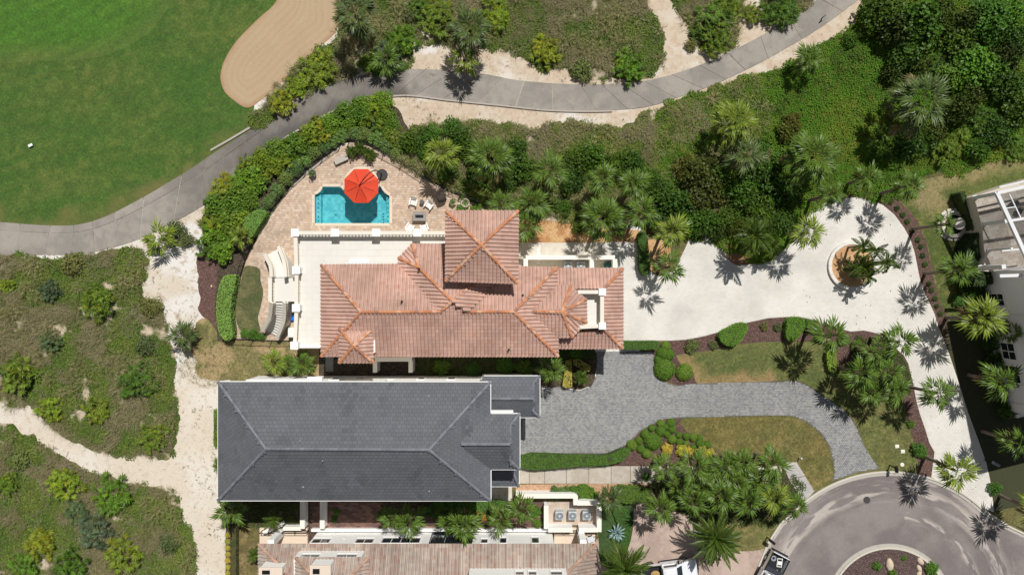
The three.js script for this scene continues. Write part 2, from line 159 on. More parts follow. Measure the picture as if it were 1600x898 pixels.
// east side
sheet('mulch_bed', [[1248, 360], [1262, 325], [1284, 308], [1302, 296], [1345, 290], [1386, 301], [1412, 320], [1434, 345], [1448, 378], [1458, 430], [1468, 470], [1484, 502], [1500, 470], [1560, 470], [1600, 560], [1680, 640], [1680, 900], [1600, 830], [1556, 800], [1549, 755], [1542, 723], [1530, 689], [1513, 643], [1498, 595], [1483, 550], [1468, 513], [1461, 490], [1446, 458], [1438, 435], [1430, 395], [1423, 373], [1413, 355], [1398, 335], [1380, 320], [1363, 313], [1345, 308], [1325, 309], [1300, 313], [1275, 323], [1260, 340]], 4, (x, z) => { const c = mulch()(x, z); return mix3(c, [58, 64, 38], ss(44.4, 46, x) * 0.85); }, { sharp: true });  // dark green mixed in towards the house paints in its shade
sheet('side_lawn', [[1408, 308], [1432, 286], [1500, 268], [1560, 250], [1680, 226], [1680, 285], [1600, 292], [1530, 310], [1516, 330], [1530, 380], [1548, 430], [1536, 470], [1490, 496], [1474, 478], [1464, 440], [1456, 400], [1444, 365], [1428, 334]], 5, (x, z) => { const c = turf([96, 104, 50], [84, 98, 44], [130, 118, 74], 80)(x, z), e = segDist(x, z, toW([[1470, 320], [1440, 300], [1520, 262], [1600, 240]]), false); return mix3(c, [166, 146, 108], ss(2.2, 0.4, e + fbm(x * 0.7, z * 0.7, 3) * 2 - 0.8) * 0.75); });
sheet('side_lawn', [[1562, 800], [1600, 790], [1680, 780], [1680, 880], [1600, 826], [1572, 814]], 5, turf([112, 104, 62], [96, 98, 54], [140, 120, 80], 90));
// roundabout street
const asphalt = (x, z) => {
  const n = fbm(x * 0.3, z * 0.3, 4), f = fbm(x * 3, z * 3, 3), g = rnd2(x, z); let c = mix3([144, 135, 131], [124, 115, 113], ss(0.3, 0.7, n)); const [cx, cz] = W(1390, 948), r = Math.hypot(x - cx, z - cz), a = Math.atan2(z - cz, x - cx);
  const band = (r0, w) => Math.exp(-(((r - r0) / w) ** 2));
  const pale = band(12.1, 0.8) * ss(0.42, 0.62, fbm(a * 5, r * 2.2, 4)) * 1.2 + band(9.6, 0.35) * ss(0.45, 0.65, fbm(a * 7 + 5, r * 3.5, 4)) * (a > -1.4 ? 1.2 : 0) + band(13.4, 0.3) * ss(0.5, 0.66, fbm(a * 9, r * 4, 3)) * 0.7;
  c = mix3(c, [196, 186, 176], clamp(pale) * 0.85); c = mix3(c, [108, 100, 98], band(11.1, 0.35) * 0.35 * ss(0.3, 0.6, fbm(a * 6, r * 3, 3))); if (x < 30) c = mix3(c, [186, 168, 150], ss(29, 26, x + n) * 0.5);
  return sc3(c, 0.93 + 0.1 * g + 0.05 * (f - 0.5));
};
{ const arc = []; for (let i = 0; i <= 40; i++) { const a = Math.PI * (1.06 + 0.72 * i / 40); arc.push([1390 + 209 * Math.cos(a), 948 + 209 * Math.sin(a)]); }
  sheet('street_asphalt', [[1178, 1100], [1180, 960], ...arc, [1600, 833], [1700, 890], [1700, 1100]], 2, asphalt, { sharp: true, bump: 0.012 }); }
sheet('concrete_drive', [[982, 782], [1012, 780], [1035, 796], [1075, 803], [1100, 858], [1145, 860], [1192, 857], [1202, 846], [1190, 880], [1182, 960], [700, 960], [925, 850], [975, 800]], 4, concrete([196, 174, 160], [172, 150, 138]), { sharp: true });
sheet('mulch_bed', [[1016, 754], [1240, 742], [1258, 783], [1224, 817], [1150, 822], [1075, 806], [1030, 797], [985, 784], [1000, 765]], 3, mulch([96, 80, 66], [70, 60, 48]), { sharp: true });
sheet('verge_lawn', [[1120, 826], [1150, 816], [1214, 812], [1222, 818], [1206, 843], [1192, 857], [1145, 861], [1110, 858]], 5, turf([126, 116, 72], [104, 108, 60], [164, 138, 96], 31));
sheet('agave_lawn', [[936, 800], [952, 786], [985, 784], [984, 850], [966, 872], [940, 880], [936, 850]], 5, turf([62, 84, 40], [54, 76, 36], [76, 92, 48], 33));
sheet('courtyard_soil', [[352, 782], [850, 782], [850, 852], [400, 852], [400, 980], [352, 980]], 2, mulch([92, 76, 62], [68, 56, 46]), { sharp: true });
sheet('back_lawn', [[372, 818], [404, 824], [404, 980], [372, 980]], 4, turf([122, 112, 66], [112, 100, 64], [150, 124, 92], 44), { sharp: true });
// ---------------------------------------------------------------- paving, kerbs, cart path
function offsetLine(P, d) { return P.map((p, i) => { const a = P[Math.max(0, i - 1)], b = P[Math.min(P.length - 1, i + 1)], dx = b[0] - a[0], dz = b[1] - a[1], L = Math.hypot(dx, dz) || 1; return [p[0] - dz / L * d, p[1] + dx / L * d]; }); }
const stripPoly = (P, a, b) => offsetLine(P, a).concat(offsetLine(P, b).reverse());
const pavGeo = (w, h, l, b) => { const x = w / 2, z = l / 2, X = x - b, Z = z - b, q = (a, c, d, e) => [...a, ...c, ...d, ...a, ...d, ...e], T = [[-X, h, -Z], [-X, h, Z], [X, h, Z], [X, h, -Z]], B = [[-x, h - b, -z], [-x, h - b, z], [x, h - b, z], [x, h - b, -z]]; let p = q(...T); for (let i = 0; i < 4; i++) { const j = (i + 1) % 4; p = p.concat(q(T[j], T[i], B[i], B[j])); } return rawGeo(p); };
function pavers(name, poly, w, l, y, colour, { holes = [], rot = 0, parent, gap = 0.012, h = 0.03, bond = 0.5, m, keep } = {}) {
  const P = toW(poly), xs = P.map(p => p[0]), zs = P.map(p => p[1]), list = [], cx = (Math.min(...xs) + Math.max(...xs)) / 2, cz = (Math.min(...zs) + Math.max(...zs)) / 2, Rd = Math.hypot(Math.max(...xs) - cx, Math.max(...zs) - cz), c = Math.cos(rot), s = Math.sin(rot);
  const nj = Math.ceil(Rd / l), ni = Math.ceil(Rd / w);
  for (let j = -nj; j <= nj; j++) for (let i = -ni; i <= ni; i++) { const u = (i + (j & 1 ? bond : 0)) * w, v = j * l, x = cx + u * c - v * s, z = cz + u * s + v * c; if (![[-1, -1], [1, -1], [1, 1], [-1, 1]].every(([a, b]) => { const U = a * (w / 2 - 0.02), W2 = b * (l / 2 - 0.02); return inPoly(x + U * c - W2 * s, z + U * s + W2 * c, P); }) || holes.some(hh => inPoly(x, z, hh)) || (keep && !keep(x, z))) continue; list.push([new THREE.Matrix4().makeRotationY(-rot + rr(-0.012, 0.012)).setPosition(x, y + rr(-0.003, 0.003), z), colour(x, z)]); }
  return insts(name, pavGeo(w - gap, h, l - gap, 0.006), m || mat(0xffffff, 0.85), list, parent || scene);
}
const byName = n => scene.getObjectByName(n);
const gray = (pal, st = 0) => (x, z) => { const k = Math.floor(R() * pal.length), f = 0.92 + 0.12 * fbm(x * 0.4, z * 0.4, 3) - st * ss(0.52, 0.7, fbm(x * 0.22 + 9, z * 0.5 + 3, 4)) - st * 0.8 * ss(0.6, 0.75, fbm(x * 1.6, z * 1.6 + 30, 3)); const p = sc3(pal[k], f); return C(...p); };
// grey cobbled driveway
const greyPx = [[815, 650], [838, 652], [843, 606], [862, 604], [875, 604], [888, 608], [908, 610], [924, 603], [932, 585], [932, 549], [1022, 549], [1022, 570], [1023, 583], [1031, 593], [1047, 600], [1061, 602], [1082, 599], [1200, 596], [1245, 595], [1260, 601], [1280, 613], [1300, 626], [1313, 636], [1324, 645], [1338, 664], [1346, 684], [1355, 704], [1375, 732], [1340, 738], [1301, 751], [1304, 738], [1302, 718], [1295, 695], [1283, 677], [1263, 660], [1243, 651], [1229, 649], [1200, 649], [1064, 653], [1041, 654], [1021, 662], [1001, 673], [983, 692], [960, 706], [937, 709], [900, 708], [806, 711]];
sheet('grey_driveway', greyPx, 4, (x, z) => sc3([122, 120, 117], 0.85 + 0.2 * rnd2(x, z)), { sharp: true });
pavers('paver', greyPx, 0.22, 0.17, 0.016, gray([[162, 161, 159], [152, 152, 152], [174, 172, 168], [142, 142, 143], [157, 157, 158], [168, 166, 160]], 0.03), { parent: byName('grey_driveway'), rot: 0.0, gap: 0.02 });
{ const edge = []; }
// white shell driveway pavers
pavers('paver', whitePx, 0.36, 0.24, 0.012, gray([[225, 220, 211], [223, 217, 207], [227, 222, 213], [224, 218, 208], [226, 221, 213]], 0.025), { parent: byName('white_driveway'), gap: 0.003, h: 0.012, keep: (x, z) => z > -4.9 || x > 10 });
// travertine pool deck
pavers('paver', deckPx, 0.27, 0.25, 0.012, gray([[208, 183, 158], [216, 192, 168], [200, 174, 152], [208, 180, 156], [212, 187, 160], [194, 170, 152], [220, 200, 180]], 0.05), { parent: byName('pool_deck_bed'), holes: [poolW.map(([x, z]) => [x + (x > -16.2 ? 0.12 : -0.12), z + (z > -8.5 ? 0.12 : -0.12)])], rot: 0.0, gap: 0.016 });
// cart path: one slab after another
{
  const up = smooth([[-60, 345], [0, 347], [70, 352], [120, 351], [160, 340], [220, 310], [300, 262], [340, 235], [388, 205], [420, 186], [470, 152], [510, 132], [560, 119], [600, 112], [640, 108], [700, 110], [760, 116], [800, 124], [860, 130], [920, 132], [960, 131], [1010, 126], [1070, 110], [1130, 86], [1200, 50], [1262, 10], [1330, -40]], 12, false);
  const lo = smooth([[-60, 400], [0, 399], [60, 398], [120, 397], [165, 389], [215, 374], [285, 340], [335, 308], [375, 268], [412, 236], [445, 214], [490, 188], [525, 170], [560, 158], [600, 150], [640, 148], [700, 155], [780, 163], [860, 171], [950, 172], [1010, 167], [1060, 152], [1118, 131], [1160, 112], [1210, 86], [1290, 38], [1392, -40]], 12, false);
  const g = new THREE.Group(); g.name = 'cart_path'; g.userData.kind = 'structure'; scene.add(g);
  const wetL = toW([[380, 262], [412, 238], [445, 214], [490, 188], [525, 172], [560, 160], [600, 152], [640, 150]]);
  const tx = areaTex(-58, -34, 100, 32, 17, (x, z) => { const n = fbm(x * 0.35, z * 0.35, 4), f = fbm(x * 1.6, z * 1.6, 4), r = rnd2(x, z); let c = mix3([162, 154, 144], [144, 137, 129], ss(0.35, 0.65, n * 0.6 + f * 0.4)); const wet = ss(1.6, 0.2, segDist(x, z, wetL, false) + fbm(x * 0.8, z * 0.8, 3) * 1.4 - 0.5); c = mix3(c, [108, 103, 98], wet * 0.75); const dk = ss(-38, -30, x) * ss(-10.6, -11.4, x); c = sc3(c, 1 - 0.2 * dk * (0.6 + 0.8 * fbm(x * 0.5, z * 0.5 + 9, 3))); return sc3(c, 0.94 + 0.08 * r); });
  const ms = [1, 0.93, 1.05, 0.88, 0.97].map(k => new THREE.MeshStandardMaterial({ map: tx, color: new THREE.Color(k, k, k), roughness: 0.9, bumpMap: grainTex, bumpScale: 0.006 })), mk = mat(C(178, 168, 158), 0.9, {});
  const at = (L, t) => { const k = t * (L.length - 1), i = Math.min(L.length - 2, Math.floor(k)), f = k - i; return [L[i][0] + (L[i + 1][0] - L[i][0]) * f, L[i][1] + (L[i + 1][1] - L[i][1]) * f]; };
  const N = 36, lerp = (a, b, t) => [a[0] + (b[0] - a[0]) * t, a[1] + (b[1] - a[1]) * t];
  for (let k = 0; k < N; k++) {
    const t0 = k / N, t1 = (k + 1) / N - 0.00045, ts = [0, 0.25, 0.5, 0.75, 1].map(s => t0 + (t1 - t0) * s), hy = 0.05 + rr(-0.006, 0.006);
    const gut = at(up, t0)[0] < 395 ? 0.24 : 0;                     // west of the bunker a narrow gutter strip runs beside the slabs
    const mk1 = (f0, f1) => uvTo(prism(toW(ts.map(t => lerp(at(up, t), at(lo, t), f0)).concat(ts.map(t => lerp(at(up, t), at(lo, t), f1)).reverse())), 0, hy), -58, -34, 100, 32);
    part('slab', mk1(gut ? gut + 0.012 : 0, 1), ms[(k * 7 + (k >> 1)) % 5], g); if (gut) part('gutter_slab', mk1(0, gut), ms[(k + 2) % 3], g);
  }
  const kl = lo.filter(p => p[0] > 440 && p[0] < 960).map(([a, b]) => W(a, b)); part('path_kerb', prism(stripPoly(kl, 0.03, 0.2), 0, 0.14), mk, g);
  const ku = W(394, 203); part('path_kerb', prism(stripPoly([W(330, 237), W(360, 220), W(392, 201)], -0.25, -0.05), 0, 0.12), mk, g);
}
// concrete walks of separate slabs
function slabs(name, quads, col, y0 = 0.02) { const g = new THREE.Group(); g.name = numbered(name); g.userData.kind = 'structure'; scene.add(g); quads.forEach(q => { const P = toW(q), xs = P.map(p => p[0]), zs = P.map(p => p[1]), x0 = Math.min(...xs), z0 = Math.min(...zs), w = Math.max(...xs) - x0, d = Math.max(...zs) - z0, k = rr(0.95, 1.04); part('slab', uvTo(prism(P, 0, y0 + rr(0.03, 0.04)), x0, z0, w, d), new THREE.MeshStandardMaterial({ map: areaTex(x0, z0, w, d, 18, (x, z) => sc3(col(x, z), k)), roughness: 0.9 }), g); }); return g; }
const rowX = (xs, yt, yb, gap = 0.35) => xs.slice(0, -1).map((x, i) => [[x + gap, yt(x)], [xs[i + 1] - gap, yt(xs[i + 1])], [xs[i + 1] - gap, yb(xs[i + 1])], [x + gap, yb(x)]]);
slabs('concrete_walk', rowX([806, 827, 851, 885, 920, 955, 985, 1016, 1060, 1105, 1150, 1195, 1222], () => 728, () => 755), concrete([204, 194, 180], [186, 174, 158]));
slabs('concrete_walk', [[[1222, 722], [1245, 722], [1258, 743], [1233, 748]], [[1233.5, 749], [1258.5, 744], [1273, 767], [1257, 783], [1247, 770]]], concrete([206, 200, 194], [184, 178, 174]));
slabs('court_walk', [[[812, 379], [839, 379], [839, 420], [800, 420]], [[845, 379], [894, 379], [894, 420], [845, 420]], [[895, 379], [938, 379], [938, 420], [895, 420]]], concrete([222, 214, 198], [208, 198, 182]));
slabs('court_walk', [[[508.5, 551], [520.5, 551], [520.5, 580], [508.5, 580]]], concrete([150, 150, 150], [132, 132, 134]));
// kerbs
{
  const arc = []; for (let i = 0; i <= 50; i++) { const a = Math.PI * (1.255 + 0.485 * i / 50); arc.push([1390 + 208.5 * Math.cos(a), 948 + 208.5 * Math.sin(a)]); }
  const L = toW([[1178, 1000], [1188, 885], [1203, 848], [1222, 819], [1241, 802], ...arc.filter(p => p[0] > 1248), [1573, 823], [1600, 836], [1700, 892]]);
  const kt = mat(C(206, 198, 184), 0.9, { bumpMap: null }), kp = mat(C(182, 176, 166), 0.9);
  const g = new THREE.Group(); g.name = 'street_kerb'; g.userData.kind = 'structure'; scene.add(g);
  const cut = []; let acc = 0; for (let i = 0; i < L.length; i++) { cut.push(L[i]); }
  for (let i = 0; i < cut.length - 1; i += 4) { const s = cut.slice(i, i + 5); if (s.length < 2) break; part('kerb_stone', prism(stripPoly(s, -0.27, -0.08), 0, 0.13), kt, g); part('gutter', prism(stripPoly(s, -0.08, 0.24), 0, 0.032), kp, g); }
  const ring = (r) => [...Array(73)].map((_, i) => { const a = i / 72 * Math.PI * 2, [cx, cz] = W(1390, 948); return [cx + r * Math.cos(a), cz + r * Math.sin(a)]; });
  const isl = new THREE.Group(); isl.name = 'street_island'; isl.userData.kind = 'structure'; scene.add(isl);
  for (let k = 0; k < 18; k++) { const a0 = k / 18 * Math.PI * 2, st = (ra, rb) => { const o = []; for (let i = 0; i <= 5; i++) { const a = a0 + i / 5 * Math.PI / 9.06; o.push([ra, a]); } return o.map(([r, a]) => [W(1390, 948)[0] + r * Math.cos(a), W(1390, 948)[1] + r * Math.sin(a)]).concat(o.slice().reverse().map(([, a]) => [W(1390, 948)[0] + rb * Math.cos(a), W(1390, 948)[1] + rb * Math.sin(a)])); };
    part('kerb_stone', prism(st(6.06, 6.26), 0, 0.15), kt, isl); part('gutter', prism(st(6.26, 6.6), 0, 0.035), kp, isl); }
  const r = ring(6.06), x0 = Math.min(...r.map(p => p[0])), z0 = Math.min(...r.map(p => p[1])); part('island_soil', uvTo(prism(r, 0, 0.1), x0, z0, 12.2, 12.2), new THREE.MeshStandardMaterial({ map: areaTex(x0, z0, 12.2, 12.2, 20, mulch([104, 84, 80], [80, 64, 62])), roughness: 1, bumpMap: grainTex, bumpScale: 0.05 }), isl);
}
// ---------------------------------------------------------------- the pool
{
  const [bx, bz] = W(550, 320), g = thing('swimming_pool', 'blue swimming pool with notched corners under the red umbrella', 'swimming pool', [0, 0]);
  const floorC = C(120, 200, 206), tile = mat(floorC, 0.6, { side: THREE.DoubleSide }), cop = mat(C(222, 206, 184), 0.8);
  const ring = poolW, pos = []; ring.forEach(([x, z], i) => { const [X, Z] = ring[(i + 1) % ring.length]; pos.push(x, 0.02, z, X, 0.02, Z, X, -1.1, Z, x, 0.02, z, X, -1.1, Z, x, -1.1, z); });
  const tx = areaTex(0, 0, 4, 4, 128, (x, z) => { const f = fbm(x * 3, z * 3, 4), gq = ((x / 0.15) % 1 < 0.08 || (z / 0.15) % 1 < 0.08) ? 0.9 : 1; return sc3(mix3([96, 190, 200], [128, 212, 216], ss(0.3, 0.7, f)), gq); });
  const fm = new THREE.MeshStandardMaterial({ map: tx, roughness: 0.6, side: THREE.DoubleSide });
  const fl = new THREE.ShapeGeometry(new THREE.Shape(ring.map(([x, z]) => new THREE.Vector2(x, -z)))).rotateX(-Math.PI / 2).translate(0, -1.1, 0); uvTo(fl, 0, 0, 4, 4);
  part('basin_wall', rawGeo(pos), tile, g); part('basin_floor', fl, fm, g);
  part('bench_step', uvTo(prism(toW([[492, 304.5], [499.5, 302], [499.5, 348.4], [492, 348.4]]), -1.5, -0.4), 0, 0, 4, 4), fm, g);
  part('bench_step', uvTo(prism(toW([[602.5, 306], [608, 309], [608, 348.4], [602.5, 348.4]]), -1.5, -0.35), 0, 0, 4, 4), fm, g);
  part('bench_step', uvTo(prism(toW([[594, 331], [602, 331], [602, 348.4], [594, 348.4]]), -1.5, -0.7), 0, 0, 4, 4), fm, g);
  const wt = new THREE.MeshPhysicalMaterial({ color: C(222, 244, 246), roughness: 0.05, transmission: 1, thickness: 0, ior: 1.33, bumpMap: grainTex, bumpScale: 0.06 });
  const ws = new THREE.ShapeGeometry(new THREE.Shape(ring.map(([x, z]) => new THREE.Vector2(x * 0.9995, -z)))).rotateX(-Math.PI / 2).translate(0, -0.1, 0); uvTo(ws, 0, 0, 5, 5);
  part('water', ws, wt, g);
  // coping stones round the edge
  const c0 = W(550, 310); for (let i = 0; i < ring.length; i++) { const a = ring[i], b = ring[(i + 1) % ring.length], L = Math.hypot(b[0] - a[0], b[1] - a[1]); if (i >= 7 && i < 17) continue; const n = Math.max(1, Math.round(L / 0.6)), ux = (b[0] - a[0]) / L, uz = (b[1] - a[1]) / L; for (let k = 0; k < n; k++) { const s = k / n * L + 0.008, e = (k + 1) / n * L - 0.008, nx = uz, nz = -ux, sg = inPoly((a[0] + b[0]) / 2 + nx * 0.05, (a[1] + b[1]) / 2 + nz * 0.05, ring) ? -1 : 1; part('coping_stone', prism([[a[0] + ux * s, a[1] + uz * s], [a[0] + ux * e, a[1] + uz * e], [a[0] + ux * e + nx * 0.28 * sg, a[1] + uz * e + nz * 0.28 * sg], [a[0] + ux * s + nx * 0.28 * sg, a[1] + uz * s + nz * 0.28 * sg]], -0.04, 0.052 + rr(0, 0.004)), cop, g); } }
  const [sx, sz] = W(565, 288), lat = new THREE.LatheGeometry([[1.42, -1.45], [1.42, 0.2], [1.42, 0.3], [1.78, 0.3], [1.8, 0.26], [1.8, -1.45]].map(p => new THREE.Vector2(...p)), 40).translate(sx, 0, sz);
  part('spa_wall', lat, mat(C(110, 176, 184), 0.55, { side: THREE.DoubleSide }), g); part('spa_rim', new THREE.RingGeometry(1.4, 1.84, 40).rotateX(-Math.PI / 2).translate(sx, 0.304, sz), cop, g);
  part('spa_water', new THREE.CircleGeometry(1.42, 32).rotateX(-Math.PI / 2).translate(sx, 0.18, sz), wt, g);
  part('spa_floor', new THREE.CircleGeometry(1.42, 32).rotateX(-Math.PI / 2).translate(sx, -0.8, sz), tile, g);
  for (const [px, py] of [[520, 334], [583, 334]]) { const [x, z] = W(px, py); part('drain', cyl(0.14, 0.14, 0.02, x, -1.085, z, 14), mat(C(92, 150, 158), 0.6), g); }
  const dot = mat(C(40, 84, 120), 0.5); for (let i = 0; i < 6; i++) { for (const [px, yy] of [[495.5, -0.395], [605, -0.345]]) { const [x, z] = W(px, 310 + i * 7); part('tile_marker', box(0.14, 0.012, 0.14, x, yy, z), dot, g); } }
  for (let i = 0; i < 4; i++) { const [x, z] = W(597, 333 + i * 4.5); part('tile_marker', box(0.14, 0.012, 0.14, x, -0.695, z), dot, g); }
  rebase(g, bx, bz);
}
{ const t = thing('manhole_cover', 'dark round manhole cover in the street by the kerb curve', 'manhole cover', W(1355, 781), 0.3, null, 0.008); part('frame', new THREE.RingGeometry(0.3, 0.38, 28).rotateX(-Math.PI / 2).translate(0, 0.012, 0), mat(C(86, 82, 80), 0.8), t); part('lid', cyl(0.3, 0.3, 0.016, 0, 0.006, 0, 28), mat(C(70, 66, 66), 0.6, { metalness: 0.4 }), t); part('lid_ribs', [-0.15, -0.05, 0.05, 0.15].map(a => box(0.42, 0.01, 0.03, 0, 0.018, a)), mat(C(84, 80, 80), 0.6), t); }
// ---------------------------------------------------------------- roofs: real tiles laid course by course
const barrel = (() => { // one mission tile: arched cover and pan, lifted at its lower end
  const w = 0.35, l = 0.4, n = 8, prof = i => { const t = i / n; return [(t - 0.5) * w, t < 0.62 ? 0.105 * Math.sin(t / 0.62 * Math.PI) : -0.008 * Math.sin((t - 0.62) / 0.38 * Math.PI)]; }, p = [];
  for (let i = 0; i < n; i++) { const [x0, y0] = prof(i), [x1, y1] = prof(i + 1), a = [x0, y0, -l / 2], b = [x0, y0 + 0.045, l / 2], c = [x1, y1 + 0.045, l / 2], d = [x1, y1, -l / 2], e = [x0, -0.02, l / 2], f = [x1, -0.02, l / 2]; p.push(...a, ...b, ...c, ...a, ...c, ...d, ...b, ...e, ...f, ...b, ...f, ...c); }
  return rawGeo(p);
})();
const flatTile = (() => { const w = 0.405, l = 0.338, a = [-w / 2, 0.0, -l / 2], b = [-w / 2, 0.05, l / 2], c = [w / 2, 0.05, l / 2], d = [w / 2, 0.0, -l / 2], e = [-w / 2, -0.02, l / 2], f = [w / 2, -0.02, l / 2], g = [-w / 2, -0.02, -l / 2], h = [w / 2, -0.02, -l / 2]; return rawGeo([...a, ...b, ...c, ...a, ...c, ...d, ...b, ...e, ...f, ...b, ...f, ...c, ...a, ...g, ...e, ...a, ...e, ...b, ...c, ...f, ...h, ...c, ...h, ...d]); })();  // cut short so dark deck in the gaps stands in for course shadows
const capGeo = (r, l) => { const p = [], n = 7; for (let i = 0; i < n; i++) { const a0 = Math.PI * i / n, a1 = Math.PI * (i + 1) / n, P = (a, z, k, dy) => [Math.cos(a) * r * k, Math.sin(a) * r * 0.75 * k + dy, z]; const A = P(a0, -l / 2, 0.9, 0), B = P(a0, l / 2, 1.06, 0.03), Cc = P(a1, l / 2, 1.06, 0.03), D = P(a1, -l / 2, 0.9, 0); p.push(...A, ...Cc, ...B, ...A, ...D, ...Cc, ...B, ...Cc, 0, 0, l / 2); } return rawGeo(p); };
const barrelCap = capGeo(0.145, 0.46), flatCap = capGeo(0.14, 0.5);
const roofMat = mat(0xffffff, 0.82, { side: THREE.DoubleSide });
// slopes: [px,py,h] outlines whose first two corners are the eave; returns the roof deck mesh under parent with tiles and caps
function roof(parent, slopes, caps, { tile = 'barrel', pal, capPal, deck = 0xffffff, thick = 0.16, name = 'roof', offset }) {
  const geo = [], list = [], dx = tile === 'barrel' ? 0.35 : 0.42, dz = 0.36;
  for (const S0 of slopes) {
    const S = S0.map(p => V(...p)), n = new THREE.Vector3(); for (let i = 0; i < S.length; i++) { const a = S[i], b = S[(i + 1) % S.length]; n.x += (a.y - b.y) * (a.z + b.z); n.y += (a.z - b.z) * (a.x + b.x); n.z += (a.x - b.x) * (a.y + b.y); } n.normalize(); if (n.y < 0) n.negate();
    const u = S[1].clone().sub(S[0]); u.addScaledVector(n, -u.dot(n)).normalize(); let down = new THREE.Vector3().crossVectors(u, n); if (down.y > 0) { u.negate(); down.negate(); }
    const c = S.reduce((a, b) => a.clone().add(b), new THREE.Vector3()).divideScalar(S.length), o = S[0];
    const Q = S.map(p => { const d = p.clone().sub(o); return [d.dot(u), d.dot(down)]; });
    // deck slab
    const T = THREE.ShapeUtils.triangulateShape(Q.map(q => new THREE.Vector2(...q)), []), p = [], lo = S.map(v => v.clone().addScaledVector(new THREE.Vector3(0, 1, 0), -thick)), hi = S.map(v => v.clone().addScaledVector(n, -0.03));
    for (const [a, b, d] of T) { p.push(...hi[a].toArray(), ...hi[b].toArray(), ...hi[d].toArray(), ...lo[a].toArray(), ...lo[d].toArray(), ...lo[b].toArray()); } for (let i = 0; i < S.length; i++) { const j = (i + 1) % S.length; p.push(...hi[i].toArray(), ...lo[i].toArray(), ...lo[j].toArray(), ...hi[i].toArray(), ...lo[j].toArray(), ...hi[j].toArray()); }
    geo.push(rawGeo(p));
    const us = Q.map(q => q[0]), ws = Q.map(q => q[1]), u0 = Math.min(...us), u1 = Math.max(...us), w0 = Math.min(...ws), w1 = Math.max(...ws);
    const B = new THREE.Matrix4().makeBasis(u, n, down);
    for (let j = 0, w = w1 - dz * 0.44; w > w0; w -= dz, j++) for (let i = 0, x = u0 + dx * (tile === 'barrel' ? 0.5 : 0.5 + (j & 1) * 0.5); x < u1 + 0.1; x += dx, i++) { if (!inPoly(x, w, Q) && !(w < w1 - 0.3 && segDist(x, w, Q) < 0.12)) continue; const pt = o.clone().addScaledVector(u, x).addScaledVector(down, w); const m = B.clone(); if (tile === 'flat') m.multiply(new THREE.Matrix4().makeRotationX(0.05 + rr(-0.008, 0.008))); else m.multiply(new THREE.Matrix4().makeRotationY(rr(-0.025, 0.025))); m.setPosition(pt.addScaledVector(n, 0.02)); list.push([m, pal(pt)]); }
  }
  const r = part(name, merge(geo), mat(deck, 0.9, { side: THREE.DoubleSide }), parent);
  insts('roof_tiles', tile === 'barrel' ? barrel : flatTile, roofMat, list, r);
  for (const [a, b] of caps) { const A = V(...a), B = V(...b), L = A.distanceTo(B), n = Math.max(1, Math.round(L / 0.42)), hiEnd = A.y >= B.y ? A : B, loEnd = A.y >= B.y ? B : A, z = loEnd.clone().sub(hiEnd).normalize(), x = new THREE.Vector3(0, 1, 0).cross(z).normalize(), y = new THREE.Vector3().crossVectors(z, x), cl = []; for (let i = 0; i < n; i++) { const pt = hiEnd.clone().lerp(loEnd, (i + 0.5) / n); cl.push([new THREE.Matrix4().makeBasis(x, y, z).setPosition(pt.addScaledVector(y, tile === 'barrel' ? 0.06 : 0.03)), capPal(pt)]); } insts('ridge_tiles', tile === 'barrel' ? barrelCap : flatCap, roofMat, cl, r); }
  return r;
}
const terra = pt => { const n = fbm(pt.x * 0.5, pt.z * 0.5 + 20, 3), k = R(); let c = k < 0.5 ? [207, 170, 154] : k < 0.72 ? [199, 160, 143] : k < 0.9 ? [214, 180, 165] : k < 0.98 ? [186, 148, 132] : [206, 146, 116]; const mo = ss(0.6, 0.75, fbm(pt.x * 0.9 + 40, pt.z * 1.8, 4)); return C(...sc3(mix3(mix3(c, [205, 164, 146], 0.5), [166, 136, 122], mo * 0.2), 0.83 + 0.22 * n)); };
const terraCap = () => { const k = R(); return C(...(k < 0.4 ? [202, 138, 98] : k < 0.7 ? [188, 124, 88] : k < 0.88 ? [210, 164, 134] : [164, 118, 96])); };
const pale = pt => { const n = fbm(pt.x * 0.5, pt.z * 0.5, 3), k = R(); const st = vn(pt.x * 2.86, 7.5 + Math.floor(pt.z * 0.35)); let c = k < 0.35 ? [168, 150, 138] : k < 0.62 ? [182, 168, 155] : k < 0.82 ? [164, 138, 125] : k < 0.96 ? [156, 146, 138] : [160, 124, 110]; c = mix3(c, st > 0.5 ? [184, 170, 156] : [160, 138, 125], 0.5); return C(...sc3(c, 0.88 + 0.2 * n)); };
const slate = pt => { const n = fbm(pt.x * 0.35, pt.z * 0.9 + 4, 4), d = ss(0.58, 0.72, fbm(pt.x * 1.2 + 8, pt.z * 0.4, 4)); return C(...sc3(mix3([100, 102, 107], [96, 98, 103], R()), (0.94 + 0.12 * n) * (1 - 0.12 * d * R()) * rr(0.975, 1.025))); };
const slateCap = () => C(...sc3([120, 121, 128], rr(0.9, 1.06)));
const stucco = (c, x0 = -60, z0 = -40) => new THREE.MeshStandardMaterial({ color: C(...c), roughness: 0.92 });
const cream = stucco([232, 224, 210]), white = stucco([246, 245, 241]), trim = mat(C(240, 238, 232), 0.7), glass = new THREE.MeshPhysicalMaterial({ color: C(34, 44, 52), roughness: 0.08, metalness: 0, clearcoat: 1, clearcoatRoughness: 0.05 }), black = mat(C(28, 28, 30), 0.5, { metalness: 0.4 }), bronze = mat(C(58, 52, 46), 0.5, { metalness: 0.5 });
